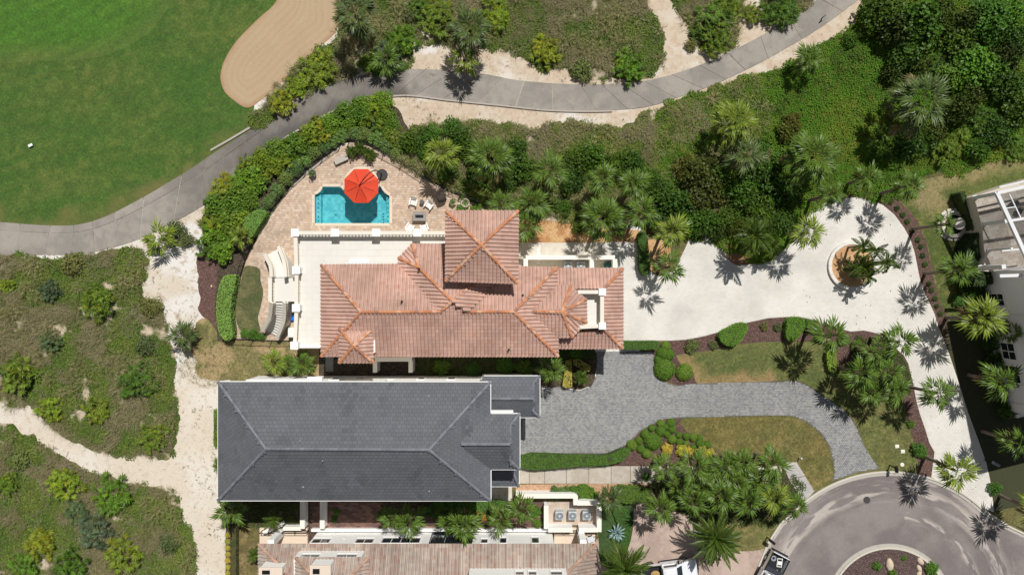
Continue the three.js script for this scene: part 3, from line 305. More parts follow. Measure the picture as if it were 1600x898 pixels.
// window in a wall that faces north (towards the picture's upper edge); corners in photo pixels on the wall plane
function windowN(parent, x0, x1, y0, y1, zw, panes = 2, frame = trim) {
  const hy = py => H * (1 - zw * PPM / (py - 449)), hb = Math.max(hy(y0), 0.15), ht = hy(y1), k = (hb + ht) / 2, X0 = W(x0, 0, k)[0], X1 = W(x1, 0, k)[0], w = X1 - X0, h = ht - hb, cx = (X0 + X1) / 2, cy = (hb + ht) / 2, f = 0.07;
  const fr = part('window', [box(w + 2 * f, f, 0.12, cx, ht + f / 2, zw - 0.03), box(w + 2 * f, f, 0.16, cx, hb - f / 2, zw - 0.05), box(f, h, 0.12, X0 - f / 2, cy, zw - 0.03), box(f, h, 0.12, X1 + f / 2, cy, zw - 0.03), ...[...Array(panes - 1)].map((_, i) => box(f * 0.8, h, 0.1, X0 + w * (i + 1) / panes, cy, zw - 0.025))], frame, parent);
  for (let i = 0; i < panes; i++) part('pane', box(w / panes - f * 0.8, h - 0.01, 0.03, X0 + w * (i + 0.5) / panes, cy, zw - 0.01), glass, fr);
  return fr;
}
const balGeo = new THREE.LatheGeometry([[0.07, 0], [0.07, 0.06], [0.04, 0.1], [0.085, 0.3], [0.045, 0.55], [0.07, 0.66], [0.07, 0.72]].map(p => new THREE.Vector2(...p)), 7);
// a stone balustrade run between two world points (with heights), as a part of parent
function balustrade(parent, pts, m, step = 0.33) {
  const rail = [], bals = []; for (let i = 0; i < pts.length - 1; i++) { const a = pts[i], b = pts[i + 1]; rail.push(bar(a.clone().setY(a.y + 0.93), b.clone().setY(b.y + 0.93), 0.36, 0.14), bar(a.clone().setY(a.y + 0.07), b.clone().setY(b.y + 0.07), 0.16, 0.1)); const n = Math.max(1, Math.round(a.distanceTo(b) / step)); for (let k = 0; k < n; k++) { const p = a.clone().lerp(b, (k + 0.5) / n); bals.push(balGeo.clone().translate(p.x, p.y + 0.14, p.z)); } }
  const r = part('balustrade', rail, m, parent); part('balusters', bals, m, r, 'stuff'); return r;
}
function pillar(parent, p, m, s = 0.55, h = 1.1) { part('pillar', [box(s, h, s, p.x, p.y + h / 2, p.z), rbox(s + 0.18, 0.12, s + 0.18, p.x, p.y + h + 0.06, p.z, 0.02)], m, parent); }

// ---------------------------------------------------------------- the house with terracotta roofs, terrace, tower and stairs
{
  const g = thing('villa', 'large villa with pink terracotta tile roofs, square tower and white terrace beside the pool', 'house');
  const e = 6.5, rd = 8.2;
  const F = (pts, y0, y1, m = cream, nm = 'wall') => part(nm, prism(toW(pts), y0, y1), m, g);   // pts in ground pixels
  const ground = (px, py, h) => [800 + (px - 800) * (1 - h / H), 449 + (py - 449) * (1 - h / H)];
  const FP = (pts, h, y0, y1, m, nm) => F(pts.map(([a, b]) => ground(a, b, h)), y0, y1, m, nm);
  FP([[510, 422], [632, 422], [632, 410], [650, 390], [705, 390], [705, 424], [864, 424], [864, 549], [510, 549]], e, 0, e - 0.02);
  FP([[704, 337], [803, 337], [803, 434], [704, 432]], 9.4, 0, 9.38);
  FP([[868, 426], [966, 426], [966, 537], [868, 537]], 5.2, 0, 5.19);
  FP([[867, 452], [888, 452], [912, 470], [912, 501], [890, 521], [867, 521]], e, 4, e - 0.03);
  FP([[534, 517], [578, 517], [579, 562], [534, 562]], 7.3, 0, 7.28);
  // main roof
  roof(g, [
    [[502, 414, e], [622.6, 413, e], [688.7, 487, rd], [563.7, 487.4, rd]],
    [[502, 556, e], [502, 414, e], [563.7, 487.4, rd]],
    [[872, 556.5, e], [502, 556, e], [563.7, 487.4, rd], [688.7, 487, rd], [707, 470.4, 8.7], [730.8, 487, rd], [803, 487, rd]],
    [[870, 417.5, e], [872, 556.5, e], [803, 487, rd]],
    [[768, 416, e + 0.02], [870, 417.5, e], [803, 487, rd], [730.8, 487, rd], [768, 451, 7.4]],
    [[644, 381.6, e], [770, 381.6, e], [742, 441.7, 8.02], [707, 470.4, 8.7], [653.7, 417.3, 7.42]],
    [[623, 403, e], [644, 381.6, e], [653.7, 417.3, 7.42]],
    [[622.6, 413, e], [623, 403, e], [653.7, 417.3, 7.42], [707, 470.4, 8.7], [688.7, 487, rd]],
    [[770, 448, 7.3], [768, 416, 6.6], [742, 441.7, 8.0], [707, 470.4, 8.7], [730.8, 487, rd]],
  ], [[[502, 414, e], [563.7, 487.4, rd]], [[502, 556, e], [563.7, 487.4, rd]], [[563.7, 487.4, rd], [688.7, 487, rd]], [[688.7, 487, rd], [707, 470.4, 8.7]], [[707, 470.4, 8.7], [653.7, 417.3, 7.42]], [[653.7, 417.3, 7.42], [644, 381.6, e]], [[653.7, 417.3, 7.42], [623, 403, e]], [[707, 470.4, 8.7], [742, 441.7, 8.02]], [[707, 470.4, 8.7], [730.8, 487, rd]], [[730.8, 487, rd], [803, 487, rd]], [[803, 487, rd], [870, 417.5, e]], [[803, 487, rd], [872, 556.5, e]]], { pal: terra, capPal: terraCap, deck: C(150, 100, 84) });
  const th = 9.4, ta = 11.0;
  roof(g, [[[697, 329.7, th], [809.6, 329.7, th], [751.6, 382.7, ta]], [[809.6, 329.7, th], [808.7, 442.5, th], [751.6, 382.7, ta]], [[808.7, 442.5, th], [696.5, 438.5, th], [751.6, 382.7, ta]], [[696.5, 438.5, th], [697, 329.7, th], [751.6, 382.7, ta]]], [[[697, 329.7, th], [751.6, 382.7, ta]], [[809.6, 329.7, th], [751.6, 382.7, ta]], [[808.7, 442.5, th], [751.6, 382.7, ta]], [[696.5, 438.5, th], [751.6, 382.7, ta]]], { pal: terra, capPal: terraCap, deck: C(150, 100, 84), name: 'tower_roof' });
  const te = 6.55, tr = 7.5;
  roof(g, [[[871, 445.5, te], [892, 446.5, te], [878, 487, tr], [832, 486.5, tr]], [[892, 446.5, te], [916, 467.6, te], [878, 487, tr]], [[916, 467.6, te], [916.5, 504, te], [878, 487, tr]], [[916.5, 504, te], [893.7, 526.6, te], [878, 487, tr]], [[893.7, 526.6, te], [871.5, 527, te], [832, 486.5, tr], [878, 487, tr]]], [[[832, 486.5, tr], [878, 487, tr]], [[878, 487, tr], [892, 446.5, te]], [[878, 487, tr], [916, 467.6, te]], [[878, 487, tr], [916.5, 504, te]], [[878, 487, tr], [893.7, 526.6, te]]], { pal: terra, capPal: terraCap, deck: C(150, 100, 84), name: 'turret_roof' });
  const se = 5.3, si = 6.1;
  roof(g, [[[866, 419.4, se], [973, 419.4, se], [945, 449.5, si], [866, 449.5, si]], [[973, 419.4, se], [973, 544, se], [945, 516, si], [945, 449.5, si]], [[973, 544, se], [866, 544, se], [866, 516, si], [945, 516, si]]], [[[973, 419.4, se], [945, 449.5, si]], [[973, 544, se], [945, 516, si]]], { pal: terra, capPal: terraCap, deck: C(150, 100, 84), name: 'porch_roof' });
  const pe = 7.3, pa = 8.25;
  roof(g, [[[530.5, 513.5, pe], [581.5, 514, pe], [552.5, 540.5, pa]], [[581.5, 514, pe], [582.5, 566, pe], [552.5, 540.5, pa]], [[582.5, 566, pe], [530, 566, pe], [552.5, 540.5, pa]], [[530, 566, pe], [530.5, 513.5, pe], [552.5, 540.5, pa]]], [[[530.5, 513.5, pe], [552.5, 540.5, pa]], [[581.5, 514, pe], [552.5, 540.5, pa]], [[582.5, 566, pe], [552.5, 540.5, pa]], [[530, 566, pe], [552.5, 540.5, pa]]], { pal: terra, capPal: terraCap, deck: C(150, 100, 84), name: 'turret_roof' });
  // roof pipes
  for (const [x, y, h] of [[628, 471, 8.0], [817, 460.6, 7.6], [795, 546, 6.9], [655, 420, 7.7]]) { const p = V(x, y, h); part('vent_pipe', cyl(0.09, 0.09, 0.5, p.x, p.y + 0.1, p.z), black, g); }
  // terrace
  const t = 3.2, terr = [[459.5, 361], [700, 361], [700, 420], [560, 420], [560, 542], [459.5, 542]];
  const tb = FP(terr, t, 0, t, mat(C(216, 210, 200), 0.8), 'terrace');
  const TP = toW(terr, t), tm = mat(C(224, 220, 212), 0.75), tm2 = mat(C(222, 217, 208), 0.75), tg = new THREE.BoxGeometry(0.604, 0.02, 0.604); const [tx0, tz0] = W(459.5, 361, t);
  for (let i = 0; i < 32; i++) for (let j = 0; j < 20; j++) { const x = tx0 + 0.32 + i * 0.615, z = tz0 + 0.32 + j * 0.615; if (!inPoly(x, z, TP) || (x > W(515, 0, t)[0] && z > W(0, 424, t)[1]) || x > W(700, 0, t)[0]) continue; const m = part('terrace_tile', tg, (i * 7 + j * 3) % 4 ? tm : tm2, tb); m.position.set(x, t + 0.01 + rr(0, 0.002), z); }
  const bt = t + 0.01, bp = (x, y, h = bt) => V(x, y, h + 1).setY(h);            // points given where the photo shows the rail
  const NW = bp(461, 363.5), W1 = bp(462.7, 422), W2 = bp(462.7, 481), SW = bp(460, 539.6), N1 = bp(524, 363.5), N2 = bp(588, 363.5), N3 = bp(652, 363.5), N4 = bp(700, 363.5);
  [NW, W1, W2, SW, N1, N2, N3].forEach(p => pillar(g, p, white, 0.6, 1.05));
  [[NW, N1], [N1, N2], [N2, N3], [N3, N4]].forEach(q => balustrade(g, q, cream)); [[NW, W1], [W2, SW]].forEach(q => balustrade(g, q, cream)); balustrade(g, [W1, W2], cream);
  part('terrace_parapet', bar(V(462, 541.5, t).setY(t + 0.15), V(504, 541.5, t).setY(t + 0.15), 0.2, 0.3), white, g);
  { const p = V(561, 408, 4.4); part('door_canopy', rbox(2.0, 0.1, 0.45, p.x, p.y, p.z, 0.03), white, g); }
  // balcony over the porch
  part('balcony_floor', prism(toW([[898, 452], [944, 452], [944, 514], [898, 514]].map(q => ground(...q, 5.7))), 5.1, 5.7), tm, g);
  const B1 = V(941, 456, 6.7).setY(5.72), B2 = V(941, 509, 6.7).setY(5.72), B0 = V(903, 456, 6.7).setY(5.72), B3 = V(903, 511, 6.7).setY(5.72);
  [B1, B2].forEach(p => pillar(g, p, white, 0.5, 1.05)); balustrade(g, [B0, B1], cream); balustrade(g, [B1, B2], cream); balustrade(g, [B3, B2], cream);
  part('parapet', [bar(B0.clone().setY(5.75), B1.clone().setY(5.75), 0.26, 0.7), bar(B3.clone().setY(5.75), B2.clone().setY(5.75), 0.26, 0.7), bar(B1.clone().setY(5.75), B2.clone().setY(5.75), 0.26, 0.7)], cream, g);
  { const p = V(583.5, 535, 7.1); part('parapet', box(0.3, 1.2, 1.9, p.x, 6.6, p.z), white, g); }
  // a pair of curved flights from the landing
  const land = [[427, 434], [459.5, 434], [459.5, 471], [427, 471]].map(q => ground(...q, t)); part('landing', prism(toW(land), 0, t), tm, g);
  const flight = (L, Rt, n) => { const st = part('staircase', prism(toW([L[0], Rt[0], Rt[1], L[1]]), 0, 0.05), cream, g), bl = [], br = []; const cl = smooth(L, 10, false), cr = smooth(Rt, 10, false); for (let k = 0; k < n; k++) { const pick = (A, t) => { const i = t * (A.length - 1), a = Math.min(A.length - 2, Math.floor(i)), f = i - a; return [A[a][0] + (A[a + 1][0] - A[a][0]) * f, A[a][1] + (A[a + 1][1] - A[a][1]) * f]; }; const t0 = k / n, t1 = (k + 1) / n, y = t * (1 - (k + 1) / (n + 1)); part('step', prism([pick(cl, t0), pick(cr, t0), pick(cr, t1), pick(cl, t1)].map(q => W(...q)), 0, y), tm, st); } return [cl, cr]; };
  const gp = (x, y, h) => ground(x, y, h);
  for (const [Lp, Rp] of [[[[427, 433], [425, 415], [419, 398]], [[449, 433], [446, 408], [440, 386]]], [[[427, 472], [424, 495], [416, 515]], [[447, 472], [446, 500], [438, 527]]]]) {
    const L = Lp.map(([a, b], i) => gp(a, b, t * (1 - i / 2) + 0.5 * (i < 2))), Rr = Rp.map(([a, b], i) => gp(a, b, t * (1 - i / 2) + 0.5 * (i < 2))), [cl, cr] = flight(L, Rr, 13);
    for (const c of [cl, cr]) { const pts = [0, 4, 8, 12, 16, c.length - 1].map(i => { const [x, z] = W(...c[Math.min(i, c.length - 1)]); return new THREE.Vector3(x, t * (1 - Math.min(i, c.length - 1) / (c.length - 1)) + 0.1, z); }); balustrade(g, pts, cream); }
  }
  balustrade(g, [[427, 434], [427, 471]].map(q => { const [x, z] = W(...ground(...q, t)); return new THREE.Vector3(x, t, z); }), cream);
  // windows and doors of the upper floor, mostly under the eaves
  const dz = W(0, ground(0, 422, e)[1])[1]; for (const x of [530, 575]) { const X = W(ground(x, 0, e)[0], 0)[0]; const f = part('terrace_door', box(1.9, 2.3, 0.08, X, t + 1.2, dz - 0.03), trim, g); for (const s of [-0.45, 0.45]) part('pane', box(0.8, 2.1, 0.04, X + s, t + 1.2, dz - 0.075), glass, f); }
  const wx = W(ground(510, 0, e)[0], 0)[0]; for (const y of [440, 475]) { const Z = W(0, ground(0, y, e)[1])[1], f = part('terrace_door', box(0.08, 2.3, 1.9, wx - 0.03, t + 1.2, Z), trim, g); for (const s of [-0.45, 0.45]) part('pane', box(0.04, 2.1, 0.8, wx - 0.075, t + 1.2, Z + s), glass, f); }
  const tz = W(0, ground(0, 337, 9.4)[1])[1]; for (const [y, w] of [[2.2, 1.4], [6.6, 1.2]]) { const X = W(ground(753, 0, 9.4)[0], 0)[0], f = part('window', box(w + 0.2, 1.8, 0.08, X, y, tz - 0.03), trim, g); part('pane', box(w, 1.6, 0.04, X, y, tz - 0.075), glass, f); }
  const [bx, bz] = W(700, 470); rebase(g, bx, bz);
}
// ---------------------------------------------------------------- the house with the grey slate roof
{
  const g = thing('grey_house', 'long white house with dark grey tile hip roof and white gutters', 'house'), e = 8.6, r = 11.4;
  const ground = (px, py, h) => [800 + (px - 800) * (1 - h / H), 449 + (py - 449) * (1 - h / H)], FP = (pts, h, y0, y1, m = white, nm = 'wall') => part(nm, prism(toW(pts.map(([a, b]) => ground(a, b, h))), y0, y1), m, g);
  FP([[349, 606], [757, 606], [757, 773], [349, 773]], e, 0, e - 0.1); FP([[755, 655], [803, 655], [803, 724], [755, 724]], e, 0, e - 0.12); FP([[750, 596], [834, 596], [834, 643], [750, 643]], 6, 0, 5.9); FP([[757, 730], [803, 730], [803, 752], [757, 752]], 5, 0, 4.9);
  const RE = [670.4, 702.5, r], RW = [415, 701, r];
  roof(g, [[[341, 597, e], [765.5, 597.4, e], RE, RW], [[341, 781, e], [341, 597, e], RW], [[766, 781.4, e], [341, 781, e], RW, RE], [[765.5, 597.4, e], [766, 781.4, e], RE]], [[[341, 597, e], RW], [[341, 781, e], RW], [RW, RE], [RE, [765.5, 597.4, e]], [RE, [766, 781.4, e]]], { tile: 'flat', pal: slate, capPal: slateCap, deck: C(46, 48, 52) });
  roof(g, [[[765, 647, e], [811.3, 647, e], [797, 664, 9.15], [797, 694, 10.15], [721, 694, 10.15]], [[811.3, 647, e], [811.3, 732.5, e], [797, 719.5, 9.15], [797, 664, 9.15]], [[811.3, 732.5, e], [765, 732.5, e], [721, 694, 10.15], [797, 694, 10.15], [797, 719.5, 9.15]]], [[[721, 694, 10.15], [797, 694, 10.15]], [[797, 664, 9.15], [811.3, 647, e]], [[797, 719.5, 9.15], [811.3, 732.5, e]], [[797, 664, 9.15], [797, 694, 9.75]], [[797, 694, 9.75], [797, 719.5, 9.15]]], { tile: 'flat', pal: slate, capPal: slateCap, deck: C(46, 48, 52), name: 'wing_roof' });
  const n = 6.0, nr = 7.1;
  roof(g, [[[754, 588, n], [842.6, 588, n], [833, 598, 6.35], [833, 622.8, nr], [754, 622.8, nr]], [[842.6, 588, n], [842.6, 651, n], [833, 642, 6.35], [833, 598, 6.35]], [[842.6, 651, n], [754, 651, n], [754, 622.8, nr], [833, 622.8, nr], [833, 642, 6.35]]], [[[754, 622.8, nr], [833, 622.8, nr]], [[833, 598, 6.35], [842.6, 588, n]], [[833, 642, 6.35], [842.6, 651, n]], [[833, 598, 6.35], [833, 620, 6.7]], [[833, 620, 6.7], [833, 642, 6.35]]], { tile: 'flat', pal: slate, capPal: slateCap, deck: C(46, 48, 52), name: 'garage_roof' });
  roof(g, [[[810, 759, 5], [760, 759, 5], [760, 730, 5.9], [800, 730, 5.9]], [[810, 728, 5.0], [810, 759, 5], [800, 735, 5.9], [800, 728, 5.9]]], [[[810, 759, 5], [800, 733, 5.9]]], { tile: 'flat', pal: slate, capPal: slateCap, deck: C(46, 48, 52), name: 'porch_roof' });
  const gut = (a, b, h) => part('gutter', bar(V(...a, h).setY(h - 0.06), V(...b, h).setY(h - 0.06), 0.13, 0.12), trim, g);
  gut([340, 596.3], [766.3, 596.8], e); gut([340.3, 596], [340.3, 782], e); gut([340, 781.8], [767, 782], e); gut([766.3, 596], [766.3, 646], e); gut([766.8, 733], [766.8, 782], e); gut([766, 646.2], [812, 646.2], e); gut([812, 646], [812, 733], e); gut([812, 733.2], [766, 733.2], e);
  gut([756, 587.3], [843.4, 587.3], n); gut([843.3, 587], [843.3, 652], n); gut([843.3, 651.8], [812, 651.8], n); gut([810.8, 733], [810.8, 760], 5); gut([810.8, 759.7], [767, 759.7], 5);
  { const a = V(767, 643.6, 7.4), b = V(802, 643.6, 7.4); part('parapet', bar(a, b, 0.35, 0.5), white, g); }
  for (const [x, y, h, s] of [[594.5, 746.5, 9.4, 0.42], [534, 727, 10.1, 0.09], [670, 618, 8.9, 0.1], [593, 733, 9.9, 0.07], [475, 759, 9.1, 0.08], [671, 766, 9.0, 0.07], [470, 688, 11.0, 0.06], [505, 719, 10.8, 0.06]]) { const p = V(x, y, h); part('roof_vent', s > 0.3 ? [box(s, 0.3, s, p.x, p.y + 0.05, p.z), rbox(s + 0.1, 0.07, s + 0.1, p.x, p.y + 0.24, p.z, 0.02)] : cyl(s, s, 0.45, p.x, p.y + 0.1, p.z), s > 0.3 ? trim : mat(C(150, 150, 152), 0.8), g); }
  const zw = W(0, ground(0, 606, e)[1])[1];
  for (const [x0, x1, y0, y1] of [[518, 532, 590, 593.4], [557, 568, 590, 592], [603, 614, 594, 596], [653, 663, 590.5, 593], [700, 711, 590, 593]]) windowN(g, x0, x1, y0, y1 + 0.6, zw, 1);
  for (const [x0, x1, h] of [[385, 503, 6.4], [480, 503, 4.6]]) { const X0 = W(x0, 0, h)[0], X1 = W(x1, 0, h)[0]; part('wall_ledge', rbox(X1 - X0, 0.3, 0.5, (X0 + X1) / 2, h, zw - 0.25, 0.03), white, g); }
  const sz = W(0, ground(0, 773, e)[1])[1]; for (const x of [400, 470, 540, 610, 680]) { const X = W(ground(x, 0, e)[0], 0)[0]; for (const y of [1.7, 5.6]) { const f = part('window', box(1.5, 1.7, 0.08, X, y, sz + 0.03), trim, g); part('pane', box(1.3, 1.5, 0.04, X, y, sz + 0.075), glass, f); } }
  { const X = W(ground(834, 0, 6)[0], 0)[0], Z = W(0, ground(0, 620, 6)[1])[1], d = part('garage_door', box(0.08, 2.3, 2.6, X + 0.03, 1.16, Z), trim, g); for (let i = 0; i < 4; i++) part('panel', box(0.03, 0.5, 2.4, X + 0.085, 0.32 + i * 0.56, Z), white, d); }
  const [bx, bz] = W(560, 690); rebase(g, bx, bz);
}
// ---------------------------------------------------------------- the third house at the lower edge, its courtyard walls and machines
{
  const g = thing('tile_roof_house', 'white house with weathered pale clay tile roof at the lower edge of the picture', 'house'), e = 3.6, zw = W(0, 850.5, e)[1] + 0.05, k = 1 - e / H;
  const X = (px, h = e) => W(px, 0, h)[0], zs = zw + 12.4;
  const blk = (x0, x1, z0, z1, y0, y1, m = white, nm = 'wall') => part(nm, box(x1 - x0, y1 - y0, z1 - z0, (x0 + x1) / 2, (y0 + y1) / 2, (z0 + z1) / 2), m, g);
  blk(X(480), X(866), zw, zs, 0, e - 0.12); blk(X(408), X(480), zw + 1.7, zs - 0.1, 0, e - 0.13); blk(X(866), X(928), zw + 1.7, zs - 0.1, 0, e - 0.13);
  const slopeH = y => e + 0.4 * (y - 850) / PPM * 0.95;
  roof(g, [[[404, 850, e], [931, 850, e], [835, 946, slopeH(946)], [500, 946, slopeH(946)]], [[404, 1046, e], [404, 850, e], [500, 946, slopeH(946)]], [[931, 850, e], [931, 1046, e], [835, 946, slopeH(946)]], [[931, 1046, e], [404, 1046, e], [500, 946, slopeH(946)], [835, 946, slopeH(946)]]], [[[404, 850, e], [500, 946, slopeH(946)]], [[931, 850, e], [835, 946, slopeH(946)]], [[500, 946, slopeH(946)], [835, 946, slopeH(946)]]], { pal: pale, capPal: () => C(...sc3([178, 142, 122], rr(0.88, 1.08))), deck: C(140, 104, 90) });
  // upper storey walls standing on the roof
  const up = (x0, x1, y0, top, y2) => { const h0 = slopeH(y0), z0 = (y0 - 449) / PPM * (1 - h0 / H); blk(X(x0, h0), X(x1, h0), z0, z0 + 4.5, h0 - 0.6, top, white, 'upper_wall'); return z0; };
  const zu = up(468, 570, 860, 5.7); windowN(g, 471, 499, 866.2, 870.8, zu, 2); windowN(g, 526, 557, 866.2, 870.8, zu, 2);
  roof(g, [[[462, 871, 5.75], [575, 871, 5.75], [545, 903, 6.7], [492, 903, 6.7]], [[462, 935, 5.75], [462, 871, 5.75], [492, 903, 6.7]], [[575, 871, 5.75], [575, 935, 5.75], [545, 903, 6.7]], [[575, 935, 5.75], [462, 935, 5.75], [492, 903, 6.7], [545, 903, 6.7]]], [[[462, 871, 5.75], [492, 903, 6.7]], [[575, 871, 5.75], [545, 903, 6.7]], [[492, 903, 6.7], [545, 903, 6.7]]], { pal: pale, capPal: () => C(...sc3([178, 142, 122], rr(0.88, 1.08))), deck: C(140, 104, 90), name: 'upper_roof' });
  const zu2 = up(734, 884, 887, 7.2); part('upper_roof', [box(X(884, 5) - X(734, 5) + 0.3, 0.16, 4.7, (X(884, 5) + X(734, 5)) / 2, 7.28, zu2 + 2.25)], stucco([196, 176, 160]), g); for (const [a, b] of [[806, 818], [826, 838], [861, 878]]) windowN(g, a, b, 893, 899, zu2, 1);
  for (const [x0, x1, y0, y1, h] of [[406, 440, 887, 899, 5.6], [486, 515, 884, 899, 7.4]]) { const p = V((x0 + x1) / 2, (y0 + y1) / 2, h), w = (x1 - x0) / 16, d = (y1 - y0) / 16, c = part('chimney', box(w, 3, d, p.x, h - 1.5, p.z), white, g); part('chimney_cap', rbox(w + 0.15, 0.14, d + 0.15, p.x, h + 0.07, p.z, 0.02), stucco([226, 208, 190]), c); part('flue', box(w * 0.35, 0.06, d * 0.5, p.x - w * 0.2, h + 0.17, p.z), black, c); }
  // windows of the long front
  for (const [a, b, y0, y1, n] of [[488, 515, 841.5, 849, 2], [556, 583, 841.5, 849, 2], [597, 656, 840, 849, 4], [674, 694, 823.5, 849, 2], [696, 718, 823.5, 849, 2], [720, 738, 823.5, 849, 2], [751.5, 761.5, 842, 849, 1], [781, 791, 840, 849, 1], [831, 841.5, 839.5, 849, 1]]) windowN(g, a, b, y0, y1, zw, n, n === 2 && y0 < 830 ? bronze : trim);
  { const p = W(537, 0, 2)[0]; part('wall_lamp', rbox(0.3, 0.25, 0.14, p, 1.9, zw - 0.08, 0.04), stucco([214, 206, 196]), g); }
  // loggias with black railings and square piers
  for (const [x0, x1, pier] of [[405, 480, 441], [866, 930, 906]]) { blk(X(x0, 0.3), X(x1, 0.3), zw - 0.5, zw + 1.75, 0, 0.3, stucco([226, 206, 184]), 'loggia_floor'); const px = X(pier, 0); blk(px - 0.32, px + 0.32, zw - 0.45, zw + 0.2, 0.3, e - 0.15, white, 'pier'); const rl = []; for (const [a, b] of [[X(x0, 1) + 0.1, px - 0.34], [px + 0.34, X(x1, 1) - 0.1]]) { if (b - a < 0.7) continue; for (const y of [0.45, 0.85, 1.3]) rl.push(box(b - a, 0.05, 0.05, (a + b) / 2, y, zw - 0.3)); for (let q = 0; q <= 2; q++) rl.push(box(0.06, 1.0, 0.06, a + (b - a) * q / 2, 0.8, zw - 0.3)); } part('railing', rl, black, g); }
  part('plinth', rbox(X(858, 0.4) - X(486, 0.4), 0.5, 0.28, (X(858, 0.4) + X(486, 0.4)) / 2, 0.25, zw - 0.32, 0.03), white, g);
  rebase(g, X(668), zw + 3);
}
{ const P = [[482, 780], [858, 780], [858, 833], [482, 833]]; pavers('paver', P, 0.42, 0.22, 0.008, gray([[128, 96, 84], [112, 84, 74], [142, 110, 96], [104, 80, 72]]), { parent: byName('ground'), keep: (x, z) => x < -13.5 || (x < 3.4 && x > 0.2) || z > 24.9 }); }
function wallThing(label, segs, h, m = white, w = 0.38, nm = 'garden_wall') { const t = thing(nm, label, 'wall'); let c; segs.forEach(([x0, y0, x1, y1], i) => { const a = V(x0, y0, h).setY(0), b = V(x1, y1, h).setY(0); c = c || a; part('wall_panel', bar(a.clone().setY((h - 0.08) / 2), b.clone().setY((h - 0.08) / 2), w, h - 0.08 - i * 0.004), m, t); part('coping', bar(a.clone().setY(h - 0.04 - i * 0.004), b.clone().setY(h - 0.04 - i * 0.004), w + 0.08, 0.08), stucco([244, 237, 224]), t); }); return rebase(t, c.x, c.z); }
wallThing('white stepped garden wall beside the orange gravel strip', [[806, 775, 899.5, 775], [899.5, 774, 899.5, 789], [902, 786, 936, 786]], 1.4);
wallThing('white wall closing the far side of the yard with three air conditioners', [[936.5, 789, 936.5, 831], [905, 828, 934, 828]], 1.4);
wallThing('white low wall between the three air conditioners and the railed loggia', [[857, 828, 895, 828]], 1.4);
wallThing('white side wall of the machine yard next to the brick patio', [[853.5, 790, 853.5, 826]], 1.4);
wallThing('pale wall running from grey house eave beside the dark lawn strip', [[472, 778, 472, 826]], 1.3, white, 0.4);
wallThing('pale wall running from grey house eave at the brick patio', [[503, 778, 503, 826]], 1.3, white, 0.4);
wallThing('white low planter wall with pink coping before the railed loggia', [[410, 833, 440, 819], [442, 826, 470, 826]], 0.9, white, 0.3);
slabs('machine_pad', [[[856, 783], [932, 783], [932, 820], [856, 820]]], concrete([206, 188, 170], [188, 168, 152]), 0.02);
wallThing('white three sided screen wall with two air conditioners against the villa', [[821.5, 402, 961, 402], [821.5, 404, 821.5, 440], [961.2, 404.5, 961.2, 440], [925, 404.5, 925, 440]], 1.9, white, 0.36);
wallThing('grey shaded courtyard wall with open end between the two houses', [[585, 561.5, 643, 561.5], [641.3, 564, 641.3, 582], [585.5, 564, 585.5, 582]], 2.0, stucco([206, 204, 200]), 0.34);
function acUnit(x, y, label, h = 0.9, s = 0.86) { const p = W(x, y, h), t = thing('air_conditioner', label, 'air conditioner', p, 0, 'outdoor air conditioner units'); part('casing', rbox(s, h - 0.06, s, 0, (h - 0.06) / 2 + 0.06, 0, 0.05), mat(C(196, 200, 202), 0.5, { metalness: 0.3 }), t); part('pad', box(s + 0.2, 0.06, s + 0.2, 0, 0.03, 0), mat(C(190, 184, 176), 0.9), t); const gr = part('fan_grille', new THREE.RingGeometry(0.08, 0.36, 24).rotateX(-Math.PI / 2).translate(0, h + 0.004, 0), mat(C(120, 128, 134), 0.5, { metalness: 0.4 }), t); const rg = []; for (const r of [0.14, 0.22, 0.3, 0.37]) rg.push(new THREE.TorusGeometry(r, 0.012, 4, 24).rotateX(Math.PI / 2).translate(0, h + 0.012, 0)); for (let i = 0; i < 4; i++) rg.push(box(0.74, 0.012, 0.02, 0, h + 0.014, 0, i * Math.PI / 4)); part('wire_guard', rg, mat(C(210, 214, 216), 0.4, { metalness: 0.5 }), gr); part('fan_hub', cyl(0.09, 0.09, 0.03, 0, h + 0.02, 0), mat(C(220, 222, 224), 0.5), gr); return t; }
acUnit(874.5, 806, 'grey air conditioner nearest the brick patio in the walled yard'); acUnit(895, 806, 'grey air conditioner in the middle of the three in the yard'); acUnit(917, 806, 'grey air conditioner in the yard corner nearest the agave lawn');
acUnit(888, 415, 'grey air conditioner half under villa eave, nearest the tower'); acUnit(908, 415, 'grey air conditioner half under villa eave, nearest the white driveway');
{ const p = W(950, 414, 0.8), t = thing('pool_pump', 'teal pool pump tank in the end bay of the screen wall', 'pump', p); part('tank', [cyl(0.33, 0.36, 0.6, 0, 0.34, 0, 18), new THREE.SphereGeometry(0.33, 16, 8).scale(1, 0.5, 1).translate(0, 0.64, 0)], mat(C(26, 92, 88), 0.5), t); part('pipe', tube([new THREE.Vector3(0.3, 0.2, 0), new THREE.Vector3(-0.4, 0.25, -0.4), new THREE.Vector3(-0.8, 0.3, -0.2)], 0.04), trim, t); }
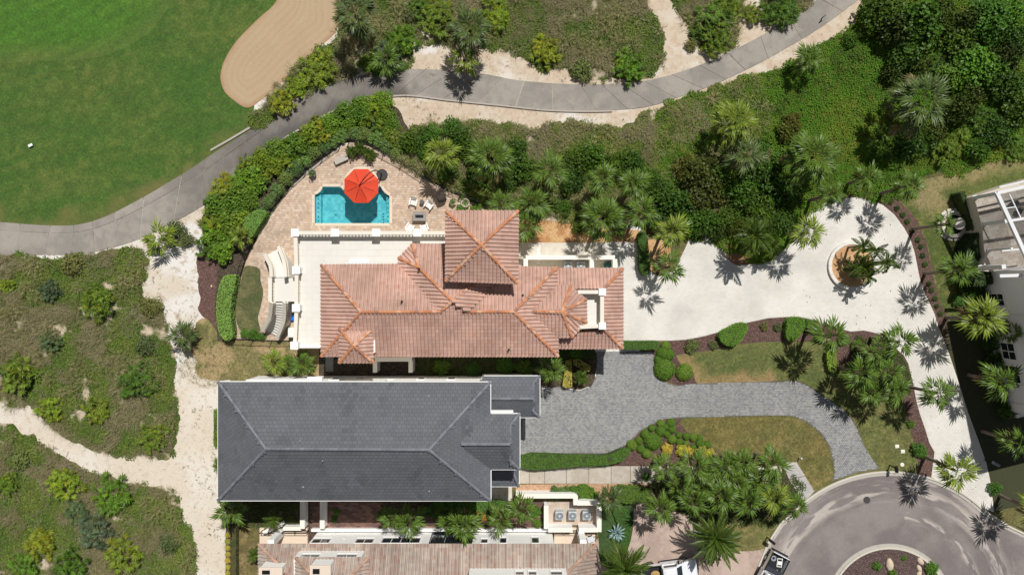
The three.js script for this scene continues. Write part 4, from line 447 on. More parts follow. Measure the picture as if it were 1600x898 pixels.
// ---------------------------------------------------------------- the neighbour on the far side: pool cage and shaded wall
{
  const g = thing('corner_house', 'pale house at the picture edge in shade with white windows', 'house'), wl = stucco([244, 240, 240]);
  const A = W(1527, 424), B = W(1571, 640), dir = new THREE.Vector3(B[0] - A[0], 0, B[1] - A[1]).normalize(), nx = dir.z, nz = -dir.x, P = [A, B, [B[0] + nx * 14, B[1] + nz * 14], [A[0] + nx * 14, A[1] + nz * 14]];
  part('wall', prism(P, 0, 10), wl, g); const O = (p, d) => p; const o = 0.7, rp = [[A[0] - nx * o - dir.x * o, A[1] - nz * o - dir.z * o], [B[0] - nx * o + dir.x * o, B[1] - nz * o + dir.z * o], [P[2][0], P[2][1]], [P[3][0], P[3][1]]]; part('roof', prism(rp, 10, 10.3, { bottom: true }), mat(C(120, 116, 112), 0.9), g);
  const ang = Math.atan2(dir.x, dir.z); const L = Math.hypot(B[0] - A[0], B[1] - A[1]);
  for (const [s, y, w, h] of [[0.56, 2.4, 1.7, 1.8], [0.72, 2.4, 1.7, 1.8], [0.2, 2.4, 1.2, 1.6], [0.56, 6.4, 1.7, 1.7], [0.85, 6.4, 1.7, 1.7]]) { const x = A[0] + dir.x * L * s, z = A[1] + dir.z * L * s, f = part('window', [box(0.12, h + 0.24, w + 0.24)], trim, g); f.position.set(x - nx * 0.02, y, z - nz * 0.02); f.rotation.y = ang; for (const a of [-0.25, 0.25]) for (const b of [-0.25, 0.25]) part('pane', box(0.04, h * 0.44, w * 0.44, -0.06, a * h, b * w), glass, f); }
  for (const s of [0.3, 0.93]) part('downpipe', cyl(0.06, 0.06, 9.9, A[0] + dir.x * L * s - nx * 0.08, 4.95, A[1] + dir.z * L * s - nz * 0.08, 8), trim, g);
  const q = W(1578, 640); part('low_wall', box(1.8, 1.0, 0.35, q[0] + 0.9, 0.5, q[1] + 0.3, 0.25), wl, g); part('low_wall', box(0.35, 1.0, 2.2, q[0] + 0.2, 0.5, q[1] - 0.9, ang), wl, g);
  rebase(g, A[0], A[1]);
  const Q = [[1606, 296], [1700, 276], [1700, 452], [1606, 452]]; part('wall', prism(toW(Q), 0, 9.98), wl, g).position.sub(g.position);  // added house mass, out of view, put here to shade patio and hedge
  const c = thing('pool_cage', 'white metal screen enclosure over the raised travertine patio at picture edge', 'screen enclosure'), h0 = 2.8, hh = 6.05, fm = mat(C(222, 222, 222), 0.6);
  const pat = [[1523, 307], [1600, 281], [1700, 255], [1700, 424], [1545, 424], [1530, 422], [1540, 400], [1536, 355]], PW = toW(pat, h0);
  part('patio_base', prism(PW, 0, h0 - 0.02), stucco([206, 196, 182]), c);
  pavers('paver', pat.map(([a, b]) => [800 + (a - 800) * (1 - h0 / H), 449 + (b - 449) * (1 - h0 / H)]), 0.6, 0.4, h0 - 0.03, gray([[214, 204, 190], [204, 192, 178], [220, 210, 198], [198, 186, 172]]), { parent: c, rot: -0.3 });
  const post = (x, y, w = 0.34) => { const [X, Z] = W(x, y, h0); part('post', [box(w, hh - h0, w, X, (hh + h0) / 2, Z, ang), rbox(w + 0.14, 0.14, w + 0.14, X, h0 + 0.1, Z, 0.02, ang)], fm, c); };
  post(1523, 309); post(1537, 350); post(1545, 391, 0.2); post(1533, 418, 0.4);
  const bm = (a, b, w, h = hh) => part('beam', bar(V(...a, h), V(...b, h), w, w * 0.8), fm, c);
  bm([1558, 301], [1610, 414], 0.34); bm([1559, 301], [1660, 279], 0.26, hh + 0.02); bm([1577, 345], [1660, 332], 0.24, hh + 0.02); bm([1562, 431], [1660, 428], 0.3, hh); bm([1566, 392], [1640, 384], 0.14, hh - 0.1); bm([1578, 303], [1596, 341], 0.1, hh); bm([1562, 292], [1660, 270], 0.14, hh - 0.1); bm([1567, 326], [1588, 323], 0.1, hh - 0.02);
  const scr = new THREE.MeshStandardMaterial({ color: C(42, 44, 46), transparent: true, opacity: 0.55, roughness: 1, side: THREE.DoubleSide }); const S = toW([[1561, 304], [1660, 283], [1660, 427], [1614, 427]], hh); part('screen_panel', new THREE.ShapeGeometry(new THREE.Shape(S.map(([x, z]) => new THREE.Vector2(x, -z)))).rotateX(-Math.PI / 2).translate(0, hh - 0.1, 0), scr, c);
  { const a = V(1523, 309, h0), b = V(1537, 350, h0), d = V(1545, 391, h0); for (const [p, q] of [[a, b], [b, d]]) part('screen_panel', rawGeo([p.x, h0, p.z, q.x, h0, q.z, q.x, hh, q.z, p.x, h0, p.z, q.x, hh, q.z, p.x, hh, p.z]), new THREE.MeshStandardMaterial({ color: C(42, 44, 46), transparent: true, opacity: 0.3, roughness: 1, side: THREE.DoubleSide }), c); }
  const cc = W(1558, 370); rebase(c, ...cc);
  for (const [x, y, r, lb] of [[1588, 316, 0.7, 'dark folding patio chair nearest the cage corner post'], [1594, 330, -0.5, 'dark folding patio chair deeper under the screen cage']]) { const p = W(x, y, 3.2), t = thing('patio_chair', lb, 'chair', p, r, 'chairs under the screen cage', 2.8); part('seat', rbox(0.55, 0.05, 0.55, 0, 0.42, 0, 0.02), black, t); part('backrest', rbox(0.55, 0.5, 0.05, 0, 0.7, -0.28, 0.02), mat(C(200, 184, 150), 0.9), t); for (const a of [-0.24, 0.24]) for (const b of [-0.24, 0.24]) part('leg', cyl(0.02, 0.02, 0.42, a, 0.21, b, 6), black, t); }
}
// ---------------------------------------------------------------- the umbrella and the furniture by the pool
{
  const h = 2.4, [x, z] = W(563.5, 290, 2.55), [bx, bz] = W(596, 272.5, 0.3), t = thing('cantilever_umbrella', 'large red octagonal cantilever umbrella over the pool', 'umbrella', [bx, bz]), cx = x - bx, cz = z - bz, Rr = 1.84, redA = mat(C(216, 66, 36), 0.8, { side: THREE.DoubleSide }), redB = mat(C(222, 76, 44), 0.8, { side: THREE.DoubleSide });
  const pt = (k, f, dy = 0) => { const a = Math.PI / 8 + k * Math.PI / 4; return [cx + Rr * f * Math.cos(a), h + 0.62 * (1 - f) - 0.05 * Math.sin(f * Math.PI) + dy, cz + Rr * f * Math.sin(a)]; };
  for (let k = 0; k < 8; k++) { const p = [], n = 5; for (let i = 0; i < n; i++) { const f0 = i / n, f1 = (i + 1) / n, A = pt(k, f0), B = pt(k, f1), D = pt(k + 1, f1), E = pt(k + 1, f0), sag = f => { const q = pt(k, f), r = pt(k + 1, f); return [(q[0] + r[0]) / 2, (q[1] + r[1]) / 2 - 0.05 * f, (q[2] + r[2]) / 2]; }, M0 = sag(f0), M1 = sag(f1); p.push(...A, ...M1, ...B, ...A, ...M0, ...M1, ...M0, ...D, ...M1, ...M0, ...E, ...D); } const lo = pt(k, 1), ro = pt(k + 1, 1), m = [(lo[0] + ro[0]) / 2, (lo[1] + ro[1]) / 2 - 0.05, (lo[2] + ro[2]) / 2]; for (const [a, b] of [[lo, m], [m, ro]]) p.push(...a, ...b, b[0], b[1] - 0.1, b[2], ...a, b[0], b[1] - 0.1, b[2], a[0], a[1] - 0.1, a[2]); part('canopy_panel', rawGeo(p), k % 2 ? redA : redB, t); part('rib', bar(new THREE.Vector3(...pt(k, 0.03, -0.04)), new THREE.Vector3(...pt(k, 0.98, -0.04)), 0.03, 0.03), black, t); }
  part('arm', tube([new THREE.Vector3(0, 1.2, 0), new THREE.Vector3(0, 2.2, 0), new THREE.Vector3(-0.15, 2.9, 0.0), new THREE.Vector3(cx * 0.4, 3.3, cz * 0.25), new THREE.Vector3(cx * 0.75, 3.3, cz * 0.68), new THREE.Vector3(cx, 3.12, cz)], 0.05), black, t);
  part('pole', cyl(0.055, 0.06, 1.3, 0, 0.7, 0), black, t); part('base', [cyl(0.55, 0.6, 0.12, 0, 0.08, 0, 28), new THREE.TorusGeometry(0.56, 0.03, 6, 28).rotateX(Math.PI / 2).translate(0, 0.15, 0)], mat(C(60, 58, 58), 0.7), t); part('hub', cyl(0.07, 0.05, 0.2, cx, h + 0.68, cz), black, t); part('crank', tube([new THREE.Vector3(0.06, 1.1, 0), new THREE.Vector3(0.18, 1.1, 0), new THREE.Vector3(0.18, 0.95, 0)], 0.015, 6, 8), black, t);
}
function loungeChair(x, y, r, label) { // white slatted garden chair with sloping back and broad arms
  const t = thing('garden_chair', label, 'chair', W(x, y, 0.4), r, 'white chairs round the fire table'), m = mat(C(238, 236, 230), 0.6);
  for (let i = 0; i < 5; i++) { const s = part('seat_slat', rbox(0.56, 0.03, 0.1, 0, 0.38 - 0.02 * (4 - i) * 0.5, 0.22 - i * 0.115, 0.008), m, t); s.rotation.x = 0; }
  for (let i = 0; i < 5; i++) { const s = part('back_slat', rbox(0.1, 0.78 - Math.abs(i - 2) * 0.06, 0.03, 0, 0.36, 0, 0.008), m, t); s.position.set((i - 2) * 0.115, 0.3, -0.26); s.rotation.x = -0.42; }
  for (const s of [-1, 1]) { part('arm', rbox(0.13, 0.03, 0.72, s * 0.35, 0.56, 0, 0.01), m, t); part('leg', box(0.05, 0.56, 0.09, s * 0.33, 0.28, 0.3), m, t); part('leg', box(0.05, 0.5, 0.09, s * 0.33, 0.25, -0.3), m, t); }
}
loungeChair(645.6, 316, -0.22, 'white garden chair facing the fire table, on the pool side of the small grey table'); loungeChair(669.8, 320.5, -0.62, 'white garden chair facing the fire table, on the villa side of the small grey table'); loungeChair(640.5, 354.5, 2.55, 'white garden chair tucked by the terrace balustrade, nearest the pool'); loungeChair(663, 355, 3.45, 'white garden chair tucked by the terrace balustrade, nearest the tower');
{ const t = thing('side_table', 'small dark grey drum table between two white chairs', 'table', W(659, 315.5, 0.4)); part('drum', new THREE.LatheGeometry([[0, 0], [0.19, 0], [0.23, 0.1], [0.23, 0.38], [0.2, 0.44]].map(p => new THREE.Vector2(...p)), 18), mat(C(92, 92, 96), 0.7), t); part('table_top', cyl(0.235, 0.235, 0.03, 0, 0.455, 0, 20), mat(C(84, 86, 90), 0.6), t); }
{ const t = thing('fire_table', 'rectangular grey fire table with dark burner tray', 'fire pit table', W(655, 338, 0.6)); part('body', rbox(1.16, 0.55, 0.72, 0, 0.29, 0, 0.03), mat(C(120, 116, 112), 0.8), t); part('table_top', [box(1.36, 0.07, 0.3, 0, 0.6, -0.31), box(1.36, 0.07, 0.3, 0, 0.6, 0.31), box(0.26, 0.07, 0.32, -0.55, 0.6, 0), box(0.26, 0.07, 0.32, 0.55, 0.6, 0)], mat(C(146, 142, 138), 0.75), t); const b = part('burner_tray', box(0.84, 0.03, 0.32, 0, 0.575, 0), mat(C(36, 38, 44), 0.4, { metalness: 0.5 }), t); const gl = []; for (let i = 0; i < 60; i++) gl.push(new THREE.TetrahedronGeometry(rr(0.015, 0.03)).translate(rr(-0.38, 0.38), 0.6, rr(-0.13, 0.13))); part('fire_glass', gl, mat(C(40, 56, 76), 0.2), b, 'stuff'); }
{ const t = thing('stone_bench', 'long pale grey stone bench near the deck apex and three potted ferns', 'bench', W(532.5, 249, 0.35), 0.42); part('seat', rbox(1.45, 0.14, 0.62, 0, 0.36, 0, 0.03), mat(C(184, 176, 164), 0.85), t); for (const s of [-0.5, 0.5]) part('leg', rbox(0.2, 0.3, 0.5, s, 0.15, 0, 0.02), mat(C(150, 144, 136), 0.85), t); }
{ const t = thing('pool_pole', 'long thin pool cleaning pole lying along the deck fence', 'pole', W(676, 286), -0.53); const P = part('pole', cyl(0.022, 0.022, 2.9, 0, 0, 0, 8).rotateZ(Math.PI / 2).translate(0, 0.07, 0), mat(C(196, 202, 214), 0.3, { metalness: 0.6 }), t); part('brush_head', rbox(0.12, 0.06, 0.42, 1.46, 0.07, 0, 0.02), trim, t); }
{ const t = thing('covered_grill', 'dark brown covered grill in palm shade beside the deck fence', 'grill', W(689, 309, 0.8), 0.4); part('cover', rbox(0.95, 0.95, 0.75, 0, 0.55, 0, 0.2, 0, 4), mat(C(60, 52, 46), 0.9), t); part('hood', new THREE.SphereGeometry(0.4, 16, 10).scale(1.05, 0.5, 0.85).translate(0, 1.0, 0), mat(C(66, 58, 52), 0.9), t); for (const a of [-0.36, 0.36]) for (const b of [-0.26, 0.26]) part('caster', cyl(0.05, 0.05, 0.08, a, 0.04, b, 8), black, t); }
function planterPot(x, y, r, label, col, kind) { const t = thing('planter_pot', label, 'planter', W(x, y, 0.5), 0, 'pots on the pool deck'); part('pot', new THREE.LatheGeometry([[0, 0.02], [r * 0.7, 0.02], [r, 0.5], [r * 1.08, 0.54], [r * 0.88, 0.56], [r * 0.86, 0.46], [0, 0.46]].map(p => new THREE.Vector2(...p)), 20), mat(C(...col), 0.8), t); const g = []; const n = kind ? 70 : 0; for (let i = 0; i < n; i++) { const a = rr(0, 6.28), q = rr(0, r * 1.1); g.push(new THREE.TetrahedronGeometry(rr(0.04, 0.09)).scale(1.6, 0.5, 1).rotateY(a).translate(q * Math.cos(a), 0.5 + rr(0, kind), q * Math.sin(a))); } if (n) part('foliage', g, mat(C(84, 108, 50), 0.8), t); return t; }
planterPot(488, 271, 0.36, 'dark pot with leafy plant alone on the hedge side of the pool deck', [120, 112, 106], 0.5); planterPot(707.5, 315, 0.34, 'cream pot with ring of green at the deck fence', [206, 196, 172], 0.14); planterPot(727, 317, 0.42, 'wide cream pot of dark soil nearest the tower', [200, 190, 168], 0.05);
{ const t = thing('pool_float', 'bright blue inflatable float stowed under the terrace by the stairs', 'float', W(455, 488, 0.4), 0.1); part('tube', [new THREE.TorusGeometry(0.34, 0.16, 10, 24).scale(1, 1.9, 1).rotateX(Math.PI / 2).translate(-0.1, 0.2, 0)], mat(C(14, 92, 190), 0.45), t); part('mattress', rbox(0.5, 0.12, 1.6, 0.05, 0.42, 0.05, 0.06, 0, 3), mat(C(24, 110, 208), 0.45), t); }
{ const t = thing('equipment_box', 'white louvred equipment box against the terrace wall by the deck fence', 'utility box', W(455.5, 519, 0.5)); part('cabinet', rbox(0.62, 0.8, 1.0, 0, 0.42, 0, 0.04), trim, t); for (let i = 0; i < 5; i++) part('louver', box(0.02, 0.03, 0.8, -0.32, 0.2 + i * 0.12, 0), mat(C(200, 200, 200), 0.6), t); }
// black metal fences round the pool deck
function fence(pts, label, h = 1.25) { const P = toW(pts), t = thing('metal_fence', label, 'fence'); for (let i = 0; i < P.length - 1; i++) { const [ax, az] = P[i], [bx, bz] = P[i + 1], L = Math.hypot(bx - ax, bz - az), A = new THREE.Vector3(ax, 0, az), B = new THREE.Vector3(bx, 0, bz), r = []; for (const y of [0.14, h - 0.12]) r.push(bar(A.clone().setY(y), B.clone().setY(y), 0.04, 0.05)); part('rail', r, black, t); const pk = [], n = Math.round(L / 0.11); for (let k = 1; k < n; k++) pk.push(box(0.018, h - 0.1, 0.018, ax + (bx - ax) * k / n, h / 2, az + (bz - az) * k / n)); part('pickets', pk, black, t, 'stuff'); part('post', box(0.07, h + 0.08, 0.07, ax, (h + 0.08) / 2, az), black, t); } const l = P[P.length - 1]; part('post', box(0.07, h + 0.08, 0.07, l[0], (h + 0.08) / 2, l[1]), black, t); return rebase(t, P[0][0], P[0][1]); }
fence([[546, 220], [574, 225.5], [600, 240], [628, 255], [660, 276], [690, 292], [720, 305], [748, 317]], 'black metal fence between the pool deck and the palm grove');
fence([[532, 227], [504, 247], [478, 268], [452, 292], [432, 319], [416, 341], [402, 366], [389, 391], [380, 416], [372, 445], [367, 480], [365, 528]], 'black metal fence between the pool deck and the clipped hedges');
fence([[365, 529], [395, 530.5], [425, 531.5], [457, 532]], 'short straight black metal fence from the lime hedge to the terrace');
// ---------------------------------------------------------------- street things: pickups, mailboxes, covers, fountain, round planter
function pickup(label, x, y, turn, cargo) { // nose towards +x
  const t = thing('pickup_truck', label, 'pickup truck', W(x, y, 0.9), turn, 'white pickup trucks'), paint = new THREE.MeshPhysicalMaterial({ color: C(238, 239, 242), roughness: 0.3, clearcoat: 1, clearcoatRoughness: 0.06 }), rub = mat(C(22, 22, 23), 0.8), L = 5.8, w = 1.98;
  const side = (pts, half, bev = 0.06) => new THREE.ExtrudeGeometry(new THREE.Shape(pts.map(p => new THREE.Vector2(...p))), { depth: half * 2 - bev * 2, bevelEnabled: true, bevelThickness: bev, bevelSize: bev, bevelSegments: 3 }).translate(0, 0, -half + bev);
  part('body', [side([[-0.75, 0.5], [2.62, 0.5], [2.82, 0.72], [2.8, 1.0], [2.66, 1.13], [1.2, 1.2], [-0.75, 1.2]], w / 2), side([[-2.88, 0.6], [-0.7, 0.6], [-0.7, 0.74], [-2.88, 0.74]], w / 2 - 0.06, 0.02)], paint, t);
  const cab = side([[-0.72, 1.18], [1.28, 1.18], [0.5, 1.78], [-0.45, 1.86], [-0.66, 1.8]], 0.84, 0.1); { const p = cab.attributes.position; for (let i = 0; i < p.count; i++) { const k = clamp((p.getY(i) - 1.2) / 0.65); p.setZ(i, p.getZ(i) * (1.1 - 0.2 * k)); } cab.computeVertexNormals(); } part('cab', cab, paint, t);
  part('windshield', bar(new THREE.Vector3(1.2, 1.26, 0), new THREE.Vector3(0.6, 1.75, 0), 1.42, 0.03).translate(0.07, 0.04, 0), glass, t); part('rear_window', box(0.03, 0.36, 1.3, -0.775, 1.52, 0), glass, t);
  for (const s of [-1, 1]) { part('side_window', bar(new THREE.Vector3(-0.58, 1.47, s * 0.885), new THREE.Vector3(0.72, 1.47, s * 0.885), 0.04, 0.4), glass, t); part('mirror', rbox(0.16, 0.16, 0.24, 1.0, 1.28, s * 1.08, 0.05), black, t); part('bed_side', rbox(2.16, 0.56, 0.1, -1.79, 0.98, s * 0.93, 0.03), paint, t); part('bed_rail', box(2.1, 0.03, 0.12, -1.79, 1.275, s * 0.93), black, t); part('headlight', rbox(0.1, 0.2, 0.36, 2.82, 0.9, s * 0.76, 0.04), mat(C(210, 216, 220), 0.15), t); part('taillight', rbox(0.06, 0.42, 0.12, -2.92, 1.0, s * 0.9, 0.02), mat(C(150, 20, 20), 0.3), t); part('running_board', box(1.9, 0.06, 0.2, 0.2, 0.42, s * 1.0), black, t); for (const a of [-1.82, 1.78]) { const wh = part('wheel', new THREE.TorusGeometry(0.29, 0.12, 10, 24).translate(a, 0.4, s * 0.9), rub, t); part('rim', cyl(0.24, 0.24, 0.16, 0, 0, 0, 18).rotateX(Math.PI / 2).translate(a, 0.4, s * 0.92), mat(C(150, 152, 156), 0.35, { metalness: 0.8 }), wh); } for (const a of [0.22, -0.7]) part('door_handle', rbox(0.16, 0.03, 0.03, a, 1.05, s * 1.0, 0.01), black, t); }
  part('tailgate', rbox(0.09, 0.56, 1.86, -2.86, 0.98, 0, 0.03), paint, t); part('bed_liner', [box(2.1, 0.04, 1.72, -1.79, 0.79, 0), box(0.04, 0.46, 1.72, -0.8, 1.0, 0)], mat(C(34, 35, 40), 0.9), t); part('rear_bumper', rbox(0.16, 0.2, 1.9, -2.98, 0.56, 0, 0.04), black, t); part('front_bumper', rbox(0.16, 0.24, 1.94, 2.86, 0.52, 0, 0.05), black, t); part('grille', rbox(0.06, 0.24, 1.1, 2.84, 0.9, 0, 0.02), black, t); part('hood_crease', [box(1.2, 0.015, 0.03, 1.95, 1.175, 0.45), box(1.2, 0.015, 0.03, 1.95, 1.175, -0.45)], paint, t); part('antenna', cyl(0.01, 0.01, 0.5, 1.25, 1.4, 0.8, 5), black, t);
  return t;
}
pickup('white pickup truck parked under date palm fronds on the concrete drive', 1046, 894, 0.13);
const tr2 = W(1208, 893, 0.9); const truck2 = pickup('white pickup truck on the street with items in its open bed', 1200, 905, -2.05);
{ const q = truck2, at = (x, y, z) => new THREE.Vector3(x, y, z).applyAxisAngle(new THREE.Vector3(0, 1, 0), q.rotation.y).add(q.position);
  const pl = at(-2.1, 0.82, -0.28), t = thing('folding_chair', 'white folded chair lying in the open truck bed', 'chair', [pl.x, pl.z], q.rotation.y + 0.35, null, pl.y); part('frame', [box(0.9, 0.05, 0.06, 0, 0.1, -0.24), box(0.9, 0.05, 0.06, 0, 0.1, 0.24), ...[-0.4, -0.1, 0.2, 0.42].map(a => box(0.07, 0.05, 0.5, a, 0.12, 0))], trim, t); part('seat', rbox(0.26, 0.05, 0.44, 0.05, 0.15, 0, 0.02), trim, t);
  const p2 = at(-1.1, 0.82, 0.1), u = thing('toolbox', 'dark toolbox across the truck bed behind the cab', 'toolbox', [p2.x, p2.z], q.rotation.y, null, p2.y); part('case', rbox(0.42, 0.36, 1.6, 0, 0.18, 0, 0.03), mat(C(44, 46, 54), 0.6), u); part('lid', rbox(0.46, 0.05, 1.64, 0, 0.385, 0, 0.02), mat(C(52, 54, 64), 0.5), u); part('latch', box(0.03, 0.08, 0.1, -0.23, 0.3, -0.4), trim, u);
  const p3 = at(-2.2, 0.82, 0.45), v = thing('coiled_hose', 'pale coiled hose lying in the open truck bed', 'hose', [p3.x, p3.z], 0, null, p3.y); part('coil', [0.16, 0.21, 0.26].map((r, i) => new THREE.TorusGeometry(r, 0.025, 6, 24).rotateX(Math.PI / 2).translate(0, 0.03 + i * 0.03, 0)), mat(C(170, 176, 186), 0.6), v); part('nozzle', cyl(0.025, 0.03, 0.2, 0.3, 0.06, 0, 8).rotateY(0.4), black, v); }
{ const p = W(1024, 896, 0.9), t = thing('tarp_bundle', 'tan orange tarp bundle in the truck bed under date palm', 'tarp', p, 0.1, null, 0.82); const g = new THREE.SphereGeometry(0.34, 12, 8).scale(1.4, 0.55, 1); const a = g.attributes.position; for (let i = 0; i < a.count; i++) { const k = 1 + 0.16 * (vn(a.getX(i) * 6 + 9, a.getZ(i) * 6 + a.getY(i) * 4) - 0.5); a.setXYZ(i, a.getX(i) * k, Math.max(0, a.getY(i) + 0.12) * k, a.getZ(i) * k); } g.computeVertexNormals(); part('bundle', g, mat(C(178, 146, 92), 0.9), t); part('cord', new THREE.TorusGeometry(0.27, 0.012, 5, 20).scale(0.6, 1, 1).rotateY(Math.PI / 2).translate(0.05, 0.1, 0), black, t); }
function mailbox(x, y, turn, label, body, h = 1.25, long = 0.62) { const t = thing('mailbox', label, 'mailbox', W(x, y), turn, 'mailboxes at the kerb'); part('post', [box(0.1, h - 0.1, 0.1, 0, (h - 0.1) / 2, 0), box(0.08, 0.08, 0.5, 0, h - 0.2, 0.12)], black, t); part('box', new THREE.ExtrudeGeometry((() => { const s = new THREE.Shape(); s.moveTo(-0.14, 0); s.lineTo(0.14, 0); s.lineTo(0.14, 0.16); s.absarc(0, 0.16, 0.14, 0, Math.PI); s.lineTo(-0.14, 0); return s; })(), { depth: long, bevelEnabled: false, curveSegments: 8 }).translate(0, h - 0.14, -long * 0.3), body, t); part('flag', box(0.015, 0.16, 0.06, 0.16, h + 0.1, 0.1), mat(C(170, 36, 30), 0.6), t); return t; }
mailbox(1390.8, 726.5, 0.15, 'black mailbox on post at kerb beside the cobbled driveway mouth', black); mailbox(1198.5, 838.5, 0.9, 'black mailbox on post at kerb behind the street truck', black); mailbox(1539.5, 718, 1.1, 'silver and black mailbox with red flag at edge of white driveway', mat(C(150, 150, 164), 0.35, { metalness: 0.3 }), 1.5, 0.7);
for (const [x, y, s, l] of [[1402, 697, 0.42, 'square white utility cover nearest the cobbled driveway lawn centre'], [1411, 705, 0.42, 'square white utility cover nearest the mulch strip on the lawn'], [1410, 725.5, 0.4, 'round white utility cover on lawn close to the kerb mailbox']]) { const t = thing('utility_cover', l, 'utility cover', W(x, y), 0.1, 'white covers in the lawn', 0.012); part('frame', s > 0.41 ? rbox(s, 0.06, s * 0.85, 0, 0.03, 0, 0.02) : cyl(0.2, 0.21, 0.06, 0, 0.03, 0, 18), trim, t); part('lid', s > 0.41 ? rbox(s - 0.1, 0.02, s * 0.85 - 0.1, 0, 0.066, 0, 0.008) : cyl(0.15, 0.15, 0.02, 0, 0.066, 0, 18), mat(C(232, 226, 206), 0.8), t); }
{ const t = thing('tee_marker', 'small white tee sign lying alone on the golf grass', 'sign', W(48.5, 227.5), 0.5); part('board', rbox(0.46, 0.06, 0.28, 0, 0.2, 0, 0.02), trim, t); for (const s of [-0.2, 0.2]) part('leg', cyl(0.03, 0.03, 0.2, s, 0.1, 0, 6), mat(C(120, 100, 70), 0.9), t); }
{ // fountain
  const t = thing('stone_fountain', 'round tiered stone fountain with low ring basin on the side lawn', 'fountain', W(1489, 351)), st = mat(C(208, 202, 190), 0.85), L = p => new THREE.LatheGeometry(p.map(q => new THREE.Vector2(...q)), 32);
  part('ring_basin', L([[1.02, 0.02], [1.02, 0.36], [1.0, 0.42], [1.36, 0.42], [1.4, 0.38], [1.38, 0.02]]), st, t); part('basin_floor', new THREE.CircleGeometry(1.02, 32).rotateX(-Math.PI / 2).translate(0, 0.08, 0), mat(C(128, 126, 116), 0.9), t); part('water', new THREE.CircleGeometry(1.02, 32).rotateX(-Math.PI / 2).translate(0, 0.26, 0), new THREE.MeshPhysicalMaterial({ color: C(170, 190, 186), transmission: 1, roughness: 0.08, thickness: 0, ior: 1.33 }), t);
  part('pedestal', L([[0.3, 0.08], [0.34, 0.2], [0.16, 0.36], [0.13, 0.8], [0.22, 0.92]]), st, t); part('upper_bowl', L([[0.1, 0.92], [0.5, 1.02], [0.62, 1.14], [0.58, 1.15], [0.4, 1.06], [0.08, 1.04]]), st, t); part('finial', L([[0.08, 1.04], [0.07, 1.3], [0.16, 1.42], [0.14, 1.54], [0.0, 1.62]]), mat(C(236, 234, 228), 0.8), t);
  for (let k = 0; k < 14; k++) { const a = k / 14 * Math.PI * 2; part('ring_stone', rbox(0.56, 0.14, 0.3, 0, 0.1, 0, 0.03), st, t).position.set(1.55 * Math.cos(a), 0, 1.55 * Math.sin(a)); t.children[t.children.length - 1].rotation.y = -a + Math.PI / 2; } }
{ // round planter in the white court
  const [cx, cz] = W(1331, 415), t = thing('round_planter', 'round raised planter with white ring wall in the white driveway', 'planter', [cx, cz]), w = mat(C(226, 222, 214), 0.85), Ro = 2.52, Ri = 2.2;
  for (let k = 0; k < 16; k++) { const P = [], Q = []; for (let i = 0; i <= 4; i++) { const a = (k + i / 4.08) / 16 * Math.PI * 2; P.push([Ro * Math.cos(a), Ro * Math.sin(a)]); Q.unshift([Ri * Math.cos(a), Ri * Math.sin(a)]); } part('wall_block', prism(P.concat(Q), 0, 0.34), w, t); }
  const so = prism([...Array(48)].map((_, i) => [Ri * Math.cos(i / 48 * 6.2832), Ri * Math.sin(i / 48 * 6.2832)]), 0, 0.26); uvTo(so, -Ri, -Ri, 2 * Ri, 2 * Ri); part('straw_fill', so, new THREE.MeshStandardMaterial({ map: areaTex(0, 0, 4.4, 4.4, 40, (x, z) => mix3(straw(x, z), [222, 184, 140], 0.45)), roughness: 1, bumpMap: grainTex, bumpScale: 0.04 }), t); }
for (const [x, y, s, l] of [[1389, 881, 0.5, 'pale flat boulder alone in the street island mulch'], [1438, 876, 0.34, 'pale round stone at the top of the island stone row'], [1436, 887, 0.3, 'pale knobbly stone in the middle of the island stone row'], [1436, 896, 0.3, 'pale stone at the lower end of the island stone row'], [330, 447, 0.12, 'small grey stone in the sandy path by the lime hedge']]) { const t = thing('garden_stone', l, 'stone', W(x, y), rr(0, 3), 'pale stones', 0); const g = new THREE.IcosahedronGeometry(s, 3).scale(1.3, 0.6, 0.8), a = g.attributes.position; for (let i = 0; i < a.count; i++) { const k = 0.85 + 0.3 * fbm(a.getX(i) * 3 + 20 + x, a.getZ(i) * 3 + a.getY(i) * 2 + 20, 3); a.setXYZ(i, a.getX(i) * k, a.getY(i) * k + s * 0.35, a.getZ(i) * k); } g.computeVertexNormals(); part('stone', g, mat(C(206, 188, 164), 0.9), t); }
{ const t = thing('path_bollard', 'small white marker post at the lawn corner above the concrete walk', 'post', W(1249, 714)); part('post', cyl(0.06, 0.07, 0.6, 0, 0.3, 0, 10), trim, t); part('cap', new THREE.SphereGeometry(0.09, 10, 8).translate(0, 0.62, 0), trim, t); }
{ const t = thing('garden_cart', 'white two wheeled garden cart beside the machine yard', 'cart', W(923, 843, 0.5), 0.3); part('tray', rbox(0.7, 0.24, 0.6, 0, 0.42, 0, 0.03), mat(C(214, 214, 220), 0.5), t); for (const s of [-0.33, 0.33]) part('wheel', new THREE.TorusGeometry(0.2, 0.04, 6, 18).translate(0.05, 0.24, s), black, t); part('handle', tube([new THREE.Vector3(0.3, 0.5, -0.2), new THREE.Vector3(0.7, 0.75, -0.2), new THREE.Vector3(0.7, 0.75, 0.2), new THREE.Vector3(0.3, 0.5, 0.2)], 0.02, 6, 16), black, t); }
{ const t = thing('golf_sign', 'dark little sign post in the rough beside upper cart path', 'sign', W(1284, 29), 0.6); part('post', box(0.08, 0.6, 0.08, 0, 0.3, 0), black, t); part('board', rbox(0.4, 0.3, 0.06, 0, 0.62, 0, 0.02), black, t); }
// ---------------------------------------------------------------- plants
const tint = (k, j = 0.18) => { const a = k * (1 + j * (R() - 0.5) * 2), w = 1 + 0.12 * (R() - 0.5); return [a * w, a, a * (1 + 0.2 * (R() - 0.5))]; };
